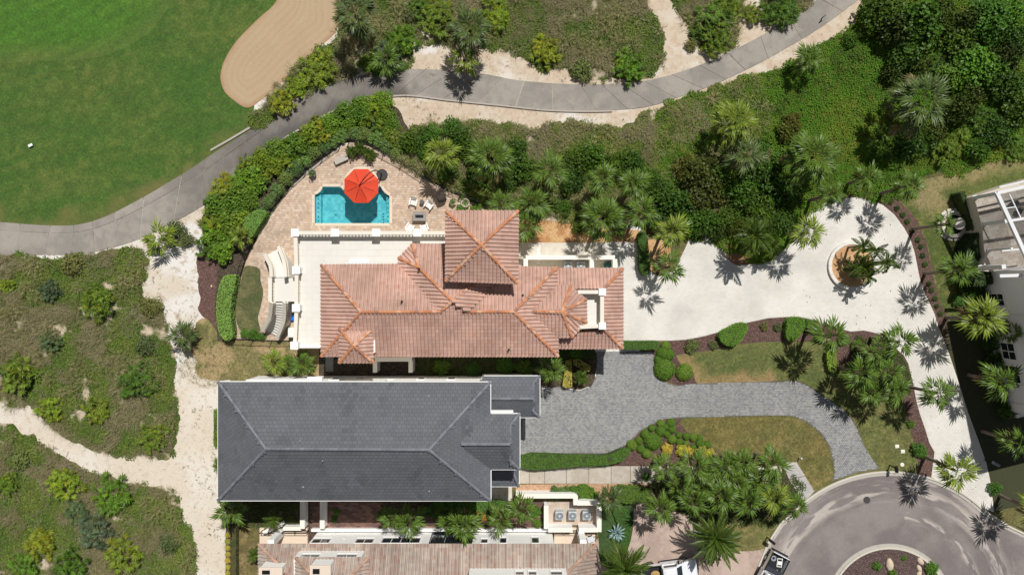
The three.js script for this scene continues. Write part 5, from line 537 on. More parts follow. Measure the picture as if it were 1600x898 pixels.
// a fan frond: petiole along +x, pleated leaflets spreading from its tip, bending under their own weight
function fanFrond(pet0, rad, n, spread, droop, wid, costa = 0) {
  const p = [], c = [], tri = (A, B, D, t) => { p.push(...A, ...B, ...D); c.push(...t, ...t, ...t); };
  const pt = [1.05, 1.0, 0.7]; let pet = pet0; tri([0, 0, -0.022], [pet, 0.02, 0], [0, 0, 0.022], pt); tri([0, 0.015, 0], [pet, 0.02, 0.012], [pet, 0.02, -0.012], pt);
  for (let i = 0; i < n; i++) {
    const a = (i / (n - 1) - 0.5) * 2 * spread + rr(-0.05, 0.05); pet = pet0 + costa * (1 - Math.abs(a) / spread); const k = 1 - 0.35 * (Math.abs(a) / spread) ** 2, L = rad * k * rr(0.88, 1.06), ca = Math.cos(a), sa = Math.sin(a), t = tint(i & 1 ? 1.2 : 0.82, 0.2);  // pleat shading painted in as alternate light and dark leaflet tints
    const P = (f, s, y) => { const x = pet + ca * L * f - sa * s, z = sa * L * f + ca * s; const ax = Math.max(0, x - pet * 0.4); return [x, 0.02 + y - droop * ax * ax * 0.35 - droop * 0.5 * f * f * L * rrL, z]; };
    const rrL = rr(0.5, 1.1), w = wid * rr(0.85, 1.1), up = i & 1 ? 0.02 : -0.01;
    const b = P(0.02, 0, 0), l = P(0.5, -w, up), m = P(0.55, 0, up + 0.035), r = P(0.5, w, up), e = P(1, 0, 0);
    tri(b, l, m, t); tri(b, m, r, t); tri(m, l, e, sc3(t, 1.08)); tri(m, e, r, sc3(t, 0.95));
  }
  return rawGeo(p, c);
}
// a feather frond: arching midrib with two rows of leaflets
function featherFrond(len, arch, n, ll, curl = 0) {
  const p = [], c = [], tri = (A, B, D, t) => { p.push(...A, ...B, ...D); c.push(...t, ...t, ...t); };
  const ax = f => { const a = arch * f; return [len * (Math.sin(a) / Math.max(arch, 0.01)), -len * (1 - Math.cos(a)) / Math.max(arch, 0.01) + 0, 0]; }, mid = [1.25, 1.15, 0.8];
  for (let i = 0; i < 8; i++) { const A = ax(i / 8), B = ax((i + 1) / 8), w = 0.03 * (1 - i / 9); tri([A[0], A[1] + 0.01, -w], [B[0], B[1] + 0.01, -w], [B[0], B[1] + 0.01, w], mid); tri([A[0], A[1] + 0.01, -w], [B[0], B[1] + 0.01, w], [A[0], A[1] + 0.01, w], mid); }
  for (let i = 2; i < n; i++) for (const s of [-1, 1]) { const f = i / n, A = ax(f), L = ll * Math.sin(Math.PI * Math.min(1, 0.18 + f * 0.85)) * rr(0.85, 1.1) + 0.05, sw = 0.75 - 0.3 * f + rr(-0.08, 0.08), t = tint(1, 0.22), w = 0.028, x = A[0], y = A[1], up = rr(0.0, 0.25), tx = x + L * Math.cos(sw), tz = s * L * Math.sin(sw), ty = y + up * L - 0.35 * L; const mx = x + L * 0.5 * Math.cos(sw), mz = s * L * 0.5 * Math.sin(sw), my = y + up * L * 0.8; tri([x, y, s * 0.01], [mx - w, my, mz + w * s], [mx + w, my + 0.012, mz - w * s], t); tri([mx - w, my, mz + w * s], [tx, ty, tz], [mx + w, my + 0.012, mz - w * s], t); }
  return rawGeo(p, c);
}
const bark = new THREE.MeshStandardMaterial({ color: C(138, 124, 110), roughness: 0.95, bumpMap: grainTex, bumpScale: 0.03 });
function trunkGeo(r, boots) { const n = 14, pts = []; for (let i = 0; i <= n; i++) pts.push(new THREE.Vector2(r * (1.25 - 0.35 * i / n) * (i & 1 ? 1.06 : 0.95) * (i === 0 ? 1.25 : 1), i / n)); return new THREE.LatheGeometry(pts, 10); }
const M = { fan: [C(84, 108, 36), C(112, 128, 42), C(80, 96, 48)].map(c => leafMat(c, 0.08, 0.42)), fanOld: leafMat(C(122, 108, 70), 0.15, 0.8), feather: leafMat(C(84, 106, 38), 0.1, 0.45), shrub: {} };
const fanG = [fanFrond(0.62, 1.0, 9, 1.15, 0.35, 0.08, 0.3), fanFrond(0.58, 1.05, 10, 1.25, 0.5, 0.076, 0.34), fanFrond(0.7, 0.95, 8, 1.05, 0.65, 0.085, 0.26)];
const DEEP = -1;
function sabalTemplate(k, n) { const t = new THREE.Group(); part('trunk', trunkGeo(0.15), bark, t); for (let i = 0; i < n; i++) { const f = i / (n - 1), el = 1.2 - 1.75 * f ** 0.8 + rr(-0.2, 0.2), az = i * 2.39996 + rr(-0.35, 0.35), old = f > (n % 2 ? 0.82 : 0.92), m = part('frond', fanG[i % 3], old ? M.fanOld : M.fan[k], t); m.rotation.set(rr(-0.35, 0.35), az, el - (old ? rr(0.1, 0.5) : 0), 'YZX'); const s = rr(0.86, 1.1) * (f < 0.15 ? 0.8 : 1); m.scale.set(s, s, s); m.userData.y = 0.25 * (1 - f); } return t; }
const sabalT = [0, 1, 2].flatMap(k => [sabalTemplate(k, 25), sabalTemplate(k, 21), sabalTemplate(k, 19), sabalTemplate(k, 23)]);
function bigTemplate(k) { const t = new THREE.Group(); part('trunk', trunkGeo(0.2), bark, t); for (let i = 0; i < 54; i++) { const f = i / 53, el = 1.15 - 1.5 * f ** 0.8 + rr(-0.2, 0.2), az = i * 2.39996 + rr(-0.3, 0.3), m = part('frond', fanG[i % 3], f > 0.92 ? M.fanOld : M.fan[k], t), d = 0.75 * Math.sqrt(f) * rr(0.6, 1.1); m.rotation.set(rr(-0.4, 0.4), az, el, 'YZX'); m.position.set(d * Math.cos(az), 0, -d * Math.sin(az)); const s = rr(0.6, 0.82); m.scale.set(s, s, s); m.userData.y = 0.5 * (1 - f) - 0.25 * f; } return t; }
const bigT = [0, 1, 2].map(bigTemplate);
function featherTemplate(n, len, geos, r) { const t = new THREE.Group(); part('trunk', trunkGeo(r), bark, t); for (let i = 0; i < n; i++) { const f = i / (n - 1), el = 1.2 - 1.35 * f + rr(-0.1, 0.1), m = part('frond', geos[i % geos.length], M.feather, t); m.rotation.set(rr(-0.3, 0.3), i * 2.39996 + rr(-0.2, 0.2), el, 'YZX'); const s = rr(0.9, 1.08); m.scale.set(s, s, s); m.userData.y = 0.3 * (1 - f); } return t; }
const dateT = featherTemplate(46, 3, [featherFrond(3.0, 0.75, 46, 0.5), featherFrond(2.8, 0.95, 44, 0.5)], 0.26), pygmyT = featherTemplate(26, 1.6, [featherFrond(1.6, 1.1, 26, 0.42), featherFrond(1.5, 1.4, 24, 0.42)], 0.11), foxT = featherTemplate(11, 1.9, [featherFrond(1.8, 1.9, 40, 0.34), featherFrond(1.7, 2.3, 38, 0.34)], 0.1);
function placePalm(T, name, px, py, h, s, label, cat, group) {
  const [x, z] = W(px, py, h + 0.1), o = T.clone(); o.name = numbered(name); o.userData = {}; tag(o, label, cat, group); scene.add(o); o.position.set(x, 0, z); o.rotation.set(rr(-0.03, 0.03), rr(0, 6.28), rr(-0.03, 0.03));
  { const fr = o.children.filter(c => c.name === 'frond'), drop = Math.floor(rr(0, 0.22) * fr.length); for (let q = 0; q < drop; q++) o.remove(fr[Math.floor(fr.length * (0.3 + 0.7 * R())) % fr.length]); o.children.forEach(c => { if (c.name === 'frond') { c.rotation.y += rr(-0.2, 0.2); c.rotation.z += rr(-0.12, 0.1); c.scale.multiplyScalar(rr(0.88, 1.12)); } }); }
  o.children.forEach(c => { if (c.name === 'trunk') { c.scale.set(1, h, 1); } else { c.position.set(c.position.x * s, h - 0.12 + (c.userData.y || 0) * s, c.position.z * s); c.scale.multiplyScalar(s); c.userData = {}; } }); return o;
}
// landmarks that labels refer to
const LM = [[563, 290, 'the red umbrella'], [551, 320, 'the blue pool'], [753, 384, 'the square villa tower'], [655, 338, 'the grey fire table'], [532, 249, 'the stone bench'], [1331, 415, 'the round planter'], [1489, 351, 'the stone fountain'], [1560, 330, 'the screen cage'], [1585, 545, 'the shaded white windows'], [1539, 718, 'the silver mailbox'], [1391, 727, 'the cobbled driveway mailbox'], [1200, 840, 'the mailbox behind the truck'], [1218, 880, 'the truck on the street'], [1046, 890, 'the truck on the drive'], [965, 834, 'the blue agave'], [895, 806, 'the three air conditioners'], [898, 412, 'the two air conditioners'], [341, 781, 'the lower sandy slate corner'], [341, 597, 'the upper sandy slate corner'], [766, 781, 'the lower front slate corner'], [842, 588, 'the slate garage roof'], [973, 419, 'the upper porch eave corner'], [973, 544, 'the lower porch eave corner'], [502, 556, 'the villa roof terrace corner'], [48, 228, 'the tee sign'], [375, 150, 'the bunker tip'], [500, 30, 'the far bunker edge'], [640, 128, 'the bunker path bend'], [870, 150, 'the cart path middle'], [1010, 145, 'the scrub path bend'], [1170, 100, 'the rising cart path'], [1300, 20, 'the cart path top end'], [0, 373, 'the cart path left end'], [215, 385, 'the golf grass path curve'], [260, 440, 'the white sand patch'], [352, 480, 'the lime hedge'], [440, 452, 'the curved stairs'], [285, 740, 'the sandy path fork'], [100, 690, 'the tan sandy path'], [0, 640, 'the sandy path left end'], [290, 880, 'the sandy path lower end'], [1145, 525, 'the teardrop hedge'], [1240, 735, 'the small concrete ramp'], [940, 742, 'the concrete walk'], [1590, 210, 'the picture edge above the cage'], [1390, 880, 'the street island'], [1600, 20, 'the upper right picture corner'], [1000, 590, 'the cobbled driveway'], [1430, 300, 'the curved mulch strip'], [1160, 395, 'the straw island'], [600, 895, 'the weathered tile roof'], [470, 800, 'the pale courtyard wall'], [850, 390, 'the court walk'], [0, 898, 'the lower left picture corner']];
const ORD = ['', 'second ', 'third ', 'fourth ', 'fifth ', 'sixth ', 'seventh ', 'eighth ', 'ninth '];
// every plant of a like look gets the landmark to which it ranks nearest among its likes
function labelsFor(list) { const out = new Array(list.length), kinds = new Map(); list.forEach((p, i) => { const k = p.desc; kinds.has(k) || kinds.set(k, []); kinds.get(k).push(i); }); for (const [desc, ids] of kinds) { const cand = []; LM.forEach(([lx, ly, nm], li) => { ids.map(i => [Math.hypot(list[i].px - lx, list[i].py - ly), i]).sort((a, b) => a[0] - b[0]).slice(0, 9).forEach(([d, i], r) => cand.push([r * 90 + d, i, r, nm])); }); cand.sort((a, b) => a[0] - b[0]); for (const [, i, r, nm] of cand) if (!out[i]) out[i] = `${desc}, ${ORD[r]}nearest such to ${nm}`; ids.forEach(i => { if (!out[i]) out[i] = desc + ' in the dense scrub'; }); } return out; }
const kindName = ['deep green', 'yellow green', 'grey green'];
// crown centre in the photo, crown radius (px), trunk height (m), look
const palms = [[557, 25, 37, 4.5, 2], [735, 48, 36, 4, 2], [725, 92, 27, 3, 1], [1263, 92, 25, 2.5, 0], [1148, 190, 34, 4, 1], [1437, 162, 49, 5, 2], [1163, 245, 30, 3.5, 2], [1270, 247, 42, 4.5, 0], [1355, 278, 26, 4, 0], [1421, 291, 25, 5.1, 0], [1300, 303, 21, 5, 0], [1263, 362, 28, 4.6, 1], [690, 240, 30, 4, 1], [768, 246, 36, 4, 0], [860, 266, 31, 4.5, 0], [940, 280, 26, 4.5, 0], [993, 287, 26, 4.5, 0], [830, 316, 29, 5, 0], [782, 316, 24, 4.5, 0], [823, 352, 28, 4.6, 0], [942, 340, 35, 5, 0], [1003, 335, 29, 5, 0], [1050, 361, 30, 5, 1], [1047, 417, 28, 4.6, 0], [1478, 350, 21, 5.2, 0], [1499, 425, 28, 5.3, 0], [1537, 500, 33, 5.5, 1], [1580, 516, 22, 4, 0], [1565, 595, 31, 4.6, 0], [1590, 690, 29, 4.8, 0], [1495, 733, 29, 5, 1], [1464, 615, 27, 5, 0], [1299, 521, 31, 5.4, 0], [1405, 533, 30, 5, 0], [1372, 548, 27, 4.6, 0], [1345, 582, 29, 4.2, 0], [1388, 582, 28, 4.4, 0], [1400, 610, 25, 4, 0], [1362, 610, 24, 3.6, 0], [1038, 730, 24, 4.2, 0], [1086, 732, 30, 4.6, 0], [1134, 726, 25, 4.2, 0], [1162, 724, 23, 4, 0], [1206, 726, 27, 4.4, 0], [1032, 792, 27, 4.2, 0], [1081, 781, 27, 4.4, 0], [1127, 776, 28, 4.6, 0], [1171, 781, 27, 4.6, 0], [1211, 774, 27, 4.2, 1], [1242, 792, 23, 4, 0], [954, 781, 23, 3.6, 2], [815, 795, 25, 3, 0], [782, 812, 24, 2.8, 0], [723, 821, 28, 3.2, 0], [638, 813, 27, 3.2, 0], [610, 812, 20, 3, 0], [700, 815, 20, 2.6, 0], [1622, 799, 30, 5, 1], [358, 796, 27, 3.4, 0], [428, 566, 22, 2.2, 1], [474, 566, 22, 2.4, 0], [450, 572, 18, 1.8, 0], [860, 578, 24, 3.6, 0], [250, 374, 27, 1.6, 1], [285, 524, 24, 1.6, 2], [1110, 734, 22, 3.8, 0], [1100, 760, 24, 4, 0], [1150, 752, 24, 4, 0], [1190, 750, 24, 4.2, 0], [1060, 760, 22, 3.6, 0], [344, 728, 14, 1.8, 0], [378, 370, 20, 1.4, 1], [603, 92, 28, 1.6, 0]];
{ const L = palms.map(([px, py, r, h, k]) => ({ px, py, desc: `${r < 25 ? 'small' : r < 32 ? 'mid sized' : 'large'} ${kindName[k]} fan palm` })), lb = labelsFor(L); palms.forEach(([px, py, r, h, k], i) => placePalm(r > 33.5 ? bigT[k] : sabalT[k * 4 + (i * 7 + (i >> 2)) % 4], 'fan_palm', px, py, h, r / PPM * (1 - h / H) / 1.68, lb[i], 'palm', 'fan palms')); }
placePalm(dateT, 'date_palm', 1116, 842, 3.6, 1.0, 'broad date palm with full feather crown beside the concrete drive', 'palm'); placePalm(dateT, 'date_palm', 977, 893, 5.5, 0.98, 'tall date palm with sparse feather fronds over the pale roof corner', 'palm');
placePalm(pygmyT, 'feather_palm', 1180, 368, 4, 1.4, 'feather palm with arching fronds at the straw island of the white court', 'palm'); placePalm(pygmyT, 'feather_palm', 426, 812, 2.4, 0.7, 'small bright feather palm by the railed loggia of the lower house', 'palm'); placePalm(pygmyT, 'feather_palm', 398, 866, 1.5, 0.6, 'small feather palm on the narrow lawn by yellow hedge', 'palm'); placePalm(pygmyT, 'feather_palm', 908, 589, 1.0, 0.62, 'dark spiky feather palm inside the yellow shrub corner on cobbles', 'palm'); placePalm(pygmyT, 'feather_palm', 1207, 384, 2.6, 0.8, 'low feather palm at the drive side of the straw island', 'palm');
placePalm(pygmyT, 'feather_palm', 1348, 417, 1.8, 1.1, 'dense low feather palm filling the middle of the round planter', 'palm'); placePalm(foxT, 'feather_palm', 1371, 388, 3.6, 0.85, 'slim feather palm with curling fronds at the upper rim of the round planter', 'palm'); placePalm(foxT, 'feather_palm', 1386, 408, 4.0, 0.95, 'slim feather palm with curling fronds farthest out from the round planter', 'palm'); placePalm(foxT, 'feather_palm', 1348, 384, 3.0, 0.75, 'slim feather palm with curling fronds over the planter ring wall', 'palm'); placePalm(foxT, 'feather_palm', 1358, 434, 3.0, 0.75, 'slim feather palm with curling fronds at the lower rim of the round planter', 'palm');
placePalm(pygmyT, 'feather_palm', 549, 236, 0.6, 0.52, 'potted fern palm nearest the stone bench, leftmost of three at the deck apex', 'palm'); placePalm(pygmyT, 'feather_palm', 561, 232, 0.7, 0.56, 'potted fern palm in the middle of three at the deck apex', 'palm'); placePalm(pygmyT, 'feather_palm', 578, 240, 0.6, 0.55, 'potted fern palm nearest the umbrella arm, rightmost of three at the deck apex', 'palm');
{ // agave
  const p = W(965, 834, 0.8), t = thing('agave', 'blue grey agave rosette with long pointed leaves on the lawn patch', 'plant', p), m = leafMat(C(150, 176, 172), 0.05, 0.6), g = (() => { const q = [], c = [], A = [[0, -0.05], [0.35, -0.09], [0.7, -0.07], [1.0, 0]]; for (let i = 0; i < 3; i++) { const [x0, w0] = A[i], [x1, w1] = A[i + 1], y = x => 0.02 + 0.1 * x - 0.18 * x * x; for (const s of [-1, 1]) { q.push(x0, y(x0) - 0.03, 0, x1, y(x1) - 0.03, 0, x0, y(x0), w0 * s, x1, y(x1) - 0.03, 0, x1, y(x1), w1 * s, x0, y(x0), w0 * s); for (let k = 0; k < 6; k++) c.push(1, 1, 1); } } return rawGeo(q, c); })();
  for (let i = 0; i < 34; i++) { const f = i / 33, l = part('leaf', g, m, t); l.rotation.set(0, i * 2.39996, 1.35 - 1.25 * f + rr(-0.06, 0.06), 'YZX'); l.position.y = 0.55 - 0.3 * f; l.scale.setScalar(0.75 + 0.35 * f); } part('stem', cyl(0.1, 0.14, 0.5, 0, 0.25, 0, 10), bark, t); }
// ---------------------------------------------------------------- shrubs
const clones = new Map();
function leafCloud(n, size, shape, normalUp = 0.35, tilt = 0.8) { // many small leaf blades spread over a lumpy crown
  const p = [], c = [], q = new THREE.Quaternion(), v = new THREE.Vector3(), up = new THREE.Vector3(0, 1, 0);
  for (let i = 0; i < n; i++) { const [pos, nrm, k] = shape(i / n); v.copy(nrm).lerp(up, normalUp); v.x += rr(-tilt, tilt); v.y += rr(-tilt, tilt) * 0.5; v.z += rr(-tilt, tilt); v.normalize(); q.setFromUnitVectors(up, v); const L = size * rr(0.7, 1.3), w = L * 0.42, a = rr(0, 6.28), ca = Math.cos(a), sa = Math.sin(a), P = (x, y, z) => { const o = new THREE.Vector3(x * ca - z * sa, y, x * sa + z * ca).applyQuaternion(q); return [o.x + pos.x, Math.max(0.02, o.y + pos.y), o.z + pos.z]; }; const A = P(-L / 2, 0, 0), B = P(0, L * 0.1, -w), D = P(L / 2, -L * 0.12, 0), E = P(0, L * 0.1, w), t = tint(k, 0.25); p.push(...A, ...E, ...D, ...A, ...D, ...B); for (let j = 0; j < 6; j++) c.push(...t); }
  return rawGeo(p, c);
}
function lumps(nl, seed) { const r = rngOf(seed), L = []; for (let i = 0; i < nl; i++) { const a = i * 2.39996 + r() * 0.6, d = Math.sqrt((i + 0.3) / nl) * 0.72, s = 0.26 + 0.2 * r(); L.push([d * Math.cos(a), (0.55 + 0.35 * r()) * (1 - 0.55 * d), d * Math.sin(a), s, 0.82 + 0.36 * r()]); } return L; }
const lumpy = L => () => { const l = L[Math.floor(R() * L.length)], u = R() * 2 - 0.35, ph = R() * 6.283, y = clamp(u, -0.6, 1), s = Math.sqrt(1 - y * y), n = new THREE.Vector3(s * Math.cos(ph), y, s * Math.sin(ph)), k = l[3] * rr(0.75, 1.03); return [new THREE.Vector3(l[0] + n.x * k, Math.max(0.03, l[1] + n.y * k * 0.85), l[2] + n.z * k), n, l[4]]; };
const stemGeo = (() => { const g = []; for (let i = 0; i < 6; i++) { const a = i * 1.05; g.push(bar(new THREE.Vector3(0, 0, 0), new THREE.Vector3(0.45 * Math.cos(a), 0.6, 0.45 * Math.sin(a)), 0.04, 0.04)); } return merge(g); })();
const twig = mat(C(96, 82, 66), 0.95);
const bushG = [[1, 0.1, 2200, 15], [2, 0.13, 1700, 13], [3, 0.17, 1200, 16], [4, 0.12, 1800, 11], [5, 0.15, 1400, 18]].map(([i, sz, n, nl]) => leafCloud(n, sz, lumpy(lumps(nl, i * 13)), 0.35, 0.8));
const broadG = [[6, 0.15, 1300, 16], [7, 0.19, 1000, 13], [8, 0.13, 1500, 18]].map(([i, sz, n, nl]) => leafCloud(n, sz, lumpy(lumps(nl, i * 17)), 0.5, 0.6));
const wispG = [7, 8].map(i => leafCloud(1500, 0.15, lumpy(lumps(26, i * 11)), 0.0, 1.1));
const palmettoFan = [fanFrond(0.22, 0.5, 7, 1.2, 0.3, 0.05), fanFrond(0.2, 0.54, 8, 1.35, 0.5, 0.048), fanFrond(0.26, 0.46, 6, 1.1, 0.2, 0.055)];
function palmettoGeo(n, seed) { const p = [], c = [], m = new THREE.Matrix4(), e = new THREE.Euler(), v = new THREE.Vector3(), r = rngOf(seed), heads = [...Array(30)].map((_, i) => { const a = i * 2.39996 + r(), d = Math.sqrt((i + 0.2) / 30) * 1.45; return [d * Math.cos(a), 0.3 + 0.75 * r() * (1.25 - d * 0.55), d * Math.sin(a), 0.72 + 0.5 * r()]; }); for (let i = 0; i < n; i++) { const h = heads[i % 30], f = r(), el = 1.15 - 1.2 * f, s = 0.9 + 0.35 * r(); m.makeRotationFromEuler(e.set((r() - 0.5) * 0.8, r() * 6.283, el, 'YZX')); m.scale(v.set(s, s, s)); m.setPosition(h[0], h[1], h[2]); const g = palmettoFan[i % 3], a = g.attributes.position, b = g.attributes.color, k = h[3] * (0.85 + 0.3 * r()), warm = r() < 0.12 ? 1.25 : 1; for (let j = 0; j < a.count; j++) { v.fromBufferAttribute(a, j).applyMatrix4(m); p.push(v.x, Math.max(0.02, v.y), v.z); c.push(b.getX(j) * k * warm, b.getY(j) * k, b.getZ(j) * k * (2 - warm)); } } return rawGeo(p, c); }
const palmettoG = [palmettoGeo(96, 3), palmettoGeo(104, 4), palmettoGeo(90, 9), palmettoGeo(100, 12)];
const shrubKinds = {
  // name, word for the label, geometry set, colour, height per radius, base radius of the template
  P: ['saw_palmetto', 'yellow green saw palmetto clump', palmettoG, C(132, 150, 48), 0.7, 1.8], Q: ['saw_palmetto', 'deep green saw palmetto clump', palmettoG, C(100, 132, 44), 0.7, 1.8], S: ['saw_palmetto', 'silvery blue saw palmetto clump', palmettoG, C(98, 114, 84), 0.7, 1.8],
  B: ['sea_grape', 'lush green belt shrub', broadG, C(112, 142, 42), 1.0, 1],
  G: ['sea_grape', 'bright green broadleaf shrub', broadG, C(90, 130, 36), 1.0, 1], D: ['evergreen_shrub', 'dark green dense shrub', bushG, C(78, 110, 32), 1.05, 1], O: ['evergreen_shrub', 'olive brown spreading shrub', bushG, C(98, 102, 40), 1.0, 1], T: ['evergreen_shrub', 'dark olive small leaved tree', bushG, C(80, 96, 34), 1.3, 1], V: ['variegated_shrub', 'silvery green hedge shrub', broadG, C(112, 138, 74), 0.9, 1], Y: ['gold_shrub', 'golden yellow shrub', broadG, C(196, 184, 78), 0.9, 1], W: ['dune_shrub', 'grey green wispy dune shrub', wispG, C(120, 128, 78), 0.7, 1], K: ['leafy_shrub', 'low dark mulch bed shrub', broadG, C(70, 94, 36), 0.8, 1], L: ['leafy_shrub', 'small fresh green leafy shrub', broadG, C(92, 130, 42), 0.9, 1], R: ['flowering_shrub', 'small orange flowering shrub', broadG, C(226, 150, 50), 0.8, 1],
};
const shrubMats = {}; for (const k in shrubKinds) shrubMats[k] = [[0.8, 0.82, 0.75], [1.02, 0.9, 0.7], [0.62, 0.7, 0.65], [0.9, 0.98, 0.72]].map(f => { const c = shrubKinds[k][3]; return leafMat(new THREE.Color(c.r * f[0], c.g * f[1], c.b * f[2]), 0.12, 0.5); });
const shrubs = [];
const add = (k, list) => list.forEach(([px, py, r, hk = 1]) => shrubs.push({ k, px, py, r, hk, desc: `${r < 14 ? 'little ' : r > 31 ? 'big ' : ''}${shrubKinds[k][1]}` }));
add('P', [[497, 107, 32], [440, 160, 24], [685, 28, 34], [772, 22, 32], [853, 80, 27], [25, 586, 33], [75, 640, 23], [150, 642, 25], [238, 684, 26], [100, 756, 29], [190, 868, 32], [60, 850, 28], [465, 135, 22], [340, 345, 30], [352, 298, 30], [392, 262, 28], [444, 238, 26], [498, 204, 26], [546, 184, 22], [588, 168, 28], [420, 262, 20], [472, 222, 18], [10, 446, 14], [1176, 20, 20], [1140, 8, 26]]);
add('Q', [[630, 62, 26], [655, 8, 24], [577, 96, 24], [983, 104, 29], [1115, 35, 36], [1120, 62, 28], [1225, 12, 34], [1203, 22, 20], [153, 472, 30], [213, 597, 33], [172, 776, 36], [10, 756, 20], [110, 886, 31], [36, 886, 26], [330, 385, 26], [365, 330, 26], [380, 290, 26], [598, 192, 20], [624, 220, 20], [350, 372, 24], [1385, 220, 26], [1480, 232, 28], [1540, 190, 28], [1592, 232, 22], [1500, 218, 22], [1460, 100, 24], [1400, 250, 18], [528, 196, 16]]);
add('S', [[78, 455, 18], [78, 532, 20], [146, 830, 33], [605, 92, 28], [120, 800, 22], [1480, 98, 20]]);
add('D', [[640, 222, 20], [668, 212, 22], [716, 214, 24], [735, 235, 22], [800, 236, 26], [815, 262, 26], [900, 250, 28], [895, 282, 24], [925, 245, 26], [965, 256, 26], [985, 252, 24], [1010, 280, 26], [1030, 300, 30], [1060, 320, 30], [1080, 345, 26], [1100, 345, 28], [1140, 340, 24], [1160, 300, 30], [1190, 270, 26], [1190, 330, 28], [1215, 300, 28], [1225, 345, 24], [1130, 280, 30], [1025, 340, 22], [880, 325, 16], [905, 355, 13], [965, 358, 16], [700, 270, 18], [745, 275, 20], [790, 285, 20], [665, 238, 16], [1240, 300, 22], [1380, 18, 38], [1440, 38, 44], [1415, 80, 34], [1500, 66, 32], [1590, 62, 30], [1578, 130, 32], [1592, 172, 30], [1560, 205, 28], [1330, 62, 14], [1350, 50, 13], [1425, 225, 28], [1530, 232, 22], [1450, 215, 24]]);
add('G', [[1545, 28, 40], [1520, 100, 36], [1555, 108, 30], [1490, 118, 28], [1582, 20, 26], [1225, 250, 20], [1235, 280, 18], [1190, 230, 14], [560, 172, 20], [612, 195, 16], [705, 198, 18], [680, 205, 15], [1200, 215, 14]]);
add('B', [[338, 320, 24], [333, 362, 22], [350, 345, 24], [362, 318, 22], [345, 395, 20], [372, 300, 24], [372, 345, 22], [390, 280, 24], [390, 314, 17], [410, 250, 22], [404, 284, 18], [430, 232, 20], [430, 257, 17], [460, 225, 22], [456, 240, 14], [486, 208, 22], [482, 224, 14], [515, 192, 20], [512, 206, 14], [538, 178, 20], [544, 192, 15], [566, 165, 20], [568, 186, 14], [598, 158, 20], [602, 180, 18], [612, 208, 15]]);
add('O', [[1100, 272, 38], [1120, 300, 26], [1075, 262, 26], [1095, 310, 28], [1232, 205, 20], [1240, 190, 18]]);
add('T', [[1400, 45, 34], [1470, 18, 32], [1512, 36, 28], [1575, 88, 26], [1440, 108, 22], [1500, 170, 28], [1465, 205, 22], [1520, 150, 24], [1395, 115, 18], [1150, 352, 18], [1120, 362, 16]]);
add('V', [[432, 297, 14], [446, 279, 14], [460, 263, 14], [474, 249, 14], [490, 237, 14], [505, 227, 14], [519, 218, 14], [419, 316, 13], [405, 335, 13], [533, 211, 13], [551, 207, 13], [569, 209, 13], [586, 217, 13], [602, 227, 13], [618, 239, 13], [870, 770, 13], [885, 768, 11]]);
add('Y', [[1043, 702, 10], [1040, 710, 8], [1066, 704, 11], [1076, 706, 9], [1098, 706, 11], [1110, 709, 10], [355, 836, 5], [355, 846, 5], [355, 856, 5], [355, 866, 5], [355, 876, 5], [355, 886, 5], [355, 896, 5]]);
add('W', [[235, 478, 20], [275, 360, 18], [290, 375, 15], [110, 412, 20], [225, 540, 18], [910, 110, 20], [1195, 510, 8], [1216, 511, 8], [1082, 541, 13], [1116, 539, 9], [262, 850, 18], [30, 720, 18], [640, 20, 16], [1080, 70, 12]]);
add('K', [[1336, 298, 4.5], [1348, 297, 4.5], [1358, 300, 5], [1368, 303, 5], [1380, 308, 5], [1393, 315, 5], [1403, 325, 5], [1412, 335, 5], [1419, 346, 5], [1427, 360, 5], [1436, 374, 5], [1440, 385, 5], [1443, 399, 5], [1447, 413, 5], [1453, 443, 5], [1457, 453, 5], [1462, 466, 5], [1465, 478, 4.5], [1471, 490, 5]]);
add('L', [[1437, 702, 12], [1443, 708, 10], [1425, 663, 7], [1556, 764, 12], [720, 327, 10], [744, 327, 11], [395, 523, 10], [382, 521, 9], [408, 526, 8], [700, 778, 12], [735, 790, 14], [900, 770, 14], [925, 773, 12], [1000, 770, 14], [985, 772, 12], [690, 575, 14], [740, 578, 14], [790, 572, 16], [820, 575, 14], [870, 555, 12], [900, 552, 12], [596, 806, 10], [660, 800, 10], [525, 800, 6], [522, 812, 6], [965, 424, 7], [1414, 872, 5], [1372, 884, 8], [1396, 896, 8], [1458, 888, 12], [1320, 530, 10], [1340, 540, 11], [1500, 470, 11], [838, 800, 10], [840, 818, 9], [1010, 745, 8], [1165, 735, 10], [1180, 768, 10]]);
add('D', [[1535, 468, 22], [1544, 500, 22], [1552, 532, 20], [1560, 565, 20], [1566, 612, 20], [1530, 440, 20], [1515, 450, 16], [1575, 640, 18]]);
add('R', [[749, 800, 9], [757, 806, 8]]);
{ const lb = labelsFor(shrubs), grp = {}; shrubs.forEach((s, i) => { const [nm, word, G, , hr, R0] = shrubKinds[s.k], rM = s.r / PPM, hgt = rM * hr * s.hk, [x, z] = W(s.px, s.py, hgt * 0.6), t = thing(nm, lb[i], nm.includes('palmetto') ? 'palmetto' : 'shrub', [x, z], rr(0, 6.28), word + 's'); const f = part('foliage', G[i % G.length], shrubMats[s.k][(i * 5 + (i >> 2)) % 4], t); const sc = rM * 0.97 / R0; f.scale.set(sc, R0 > 1 ? Math.min(sc, 1.05) * rr(0.9, 1.15) : hgt, sc); if (R0 > 1 && sc > 1.1) f.scale.y = 1.1; if (s.r > 12) { const st = part('stem', stemGeo, twig, t); st.scale.set(rM * 0.9, hgt, rM * 0.9); } }); }
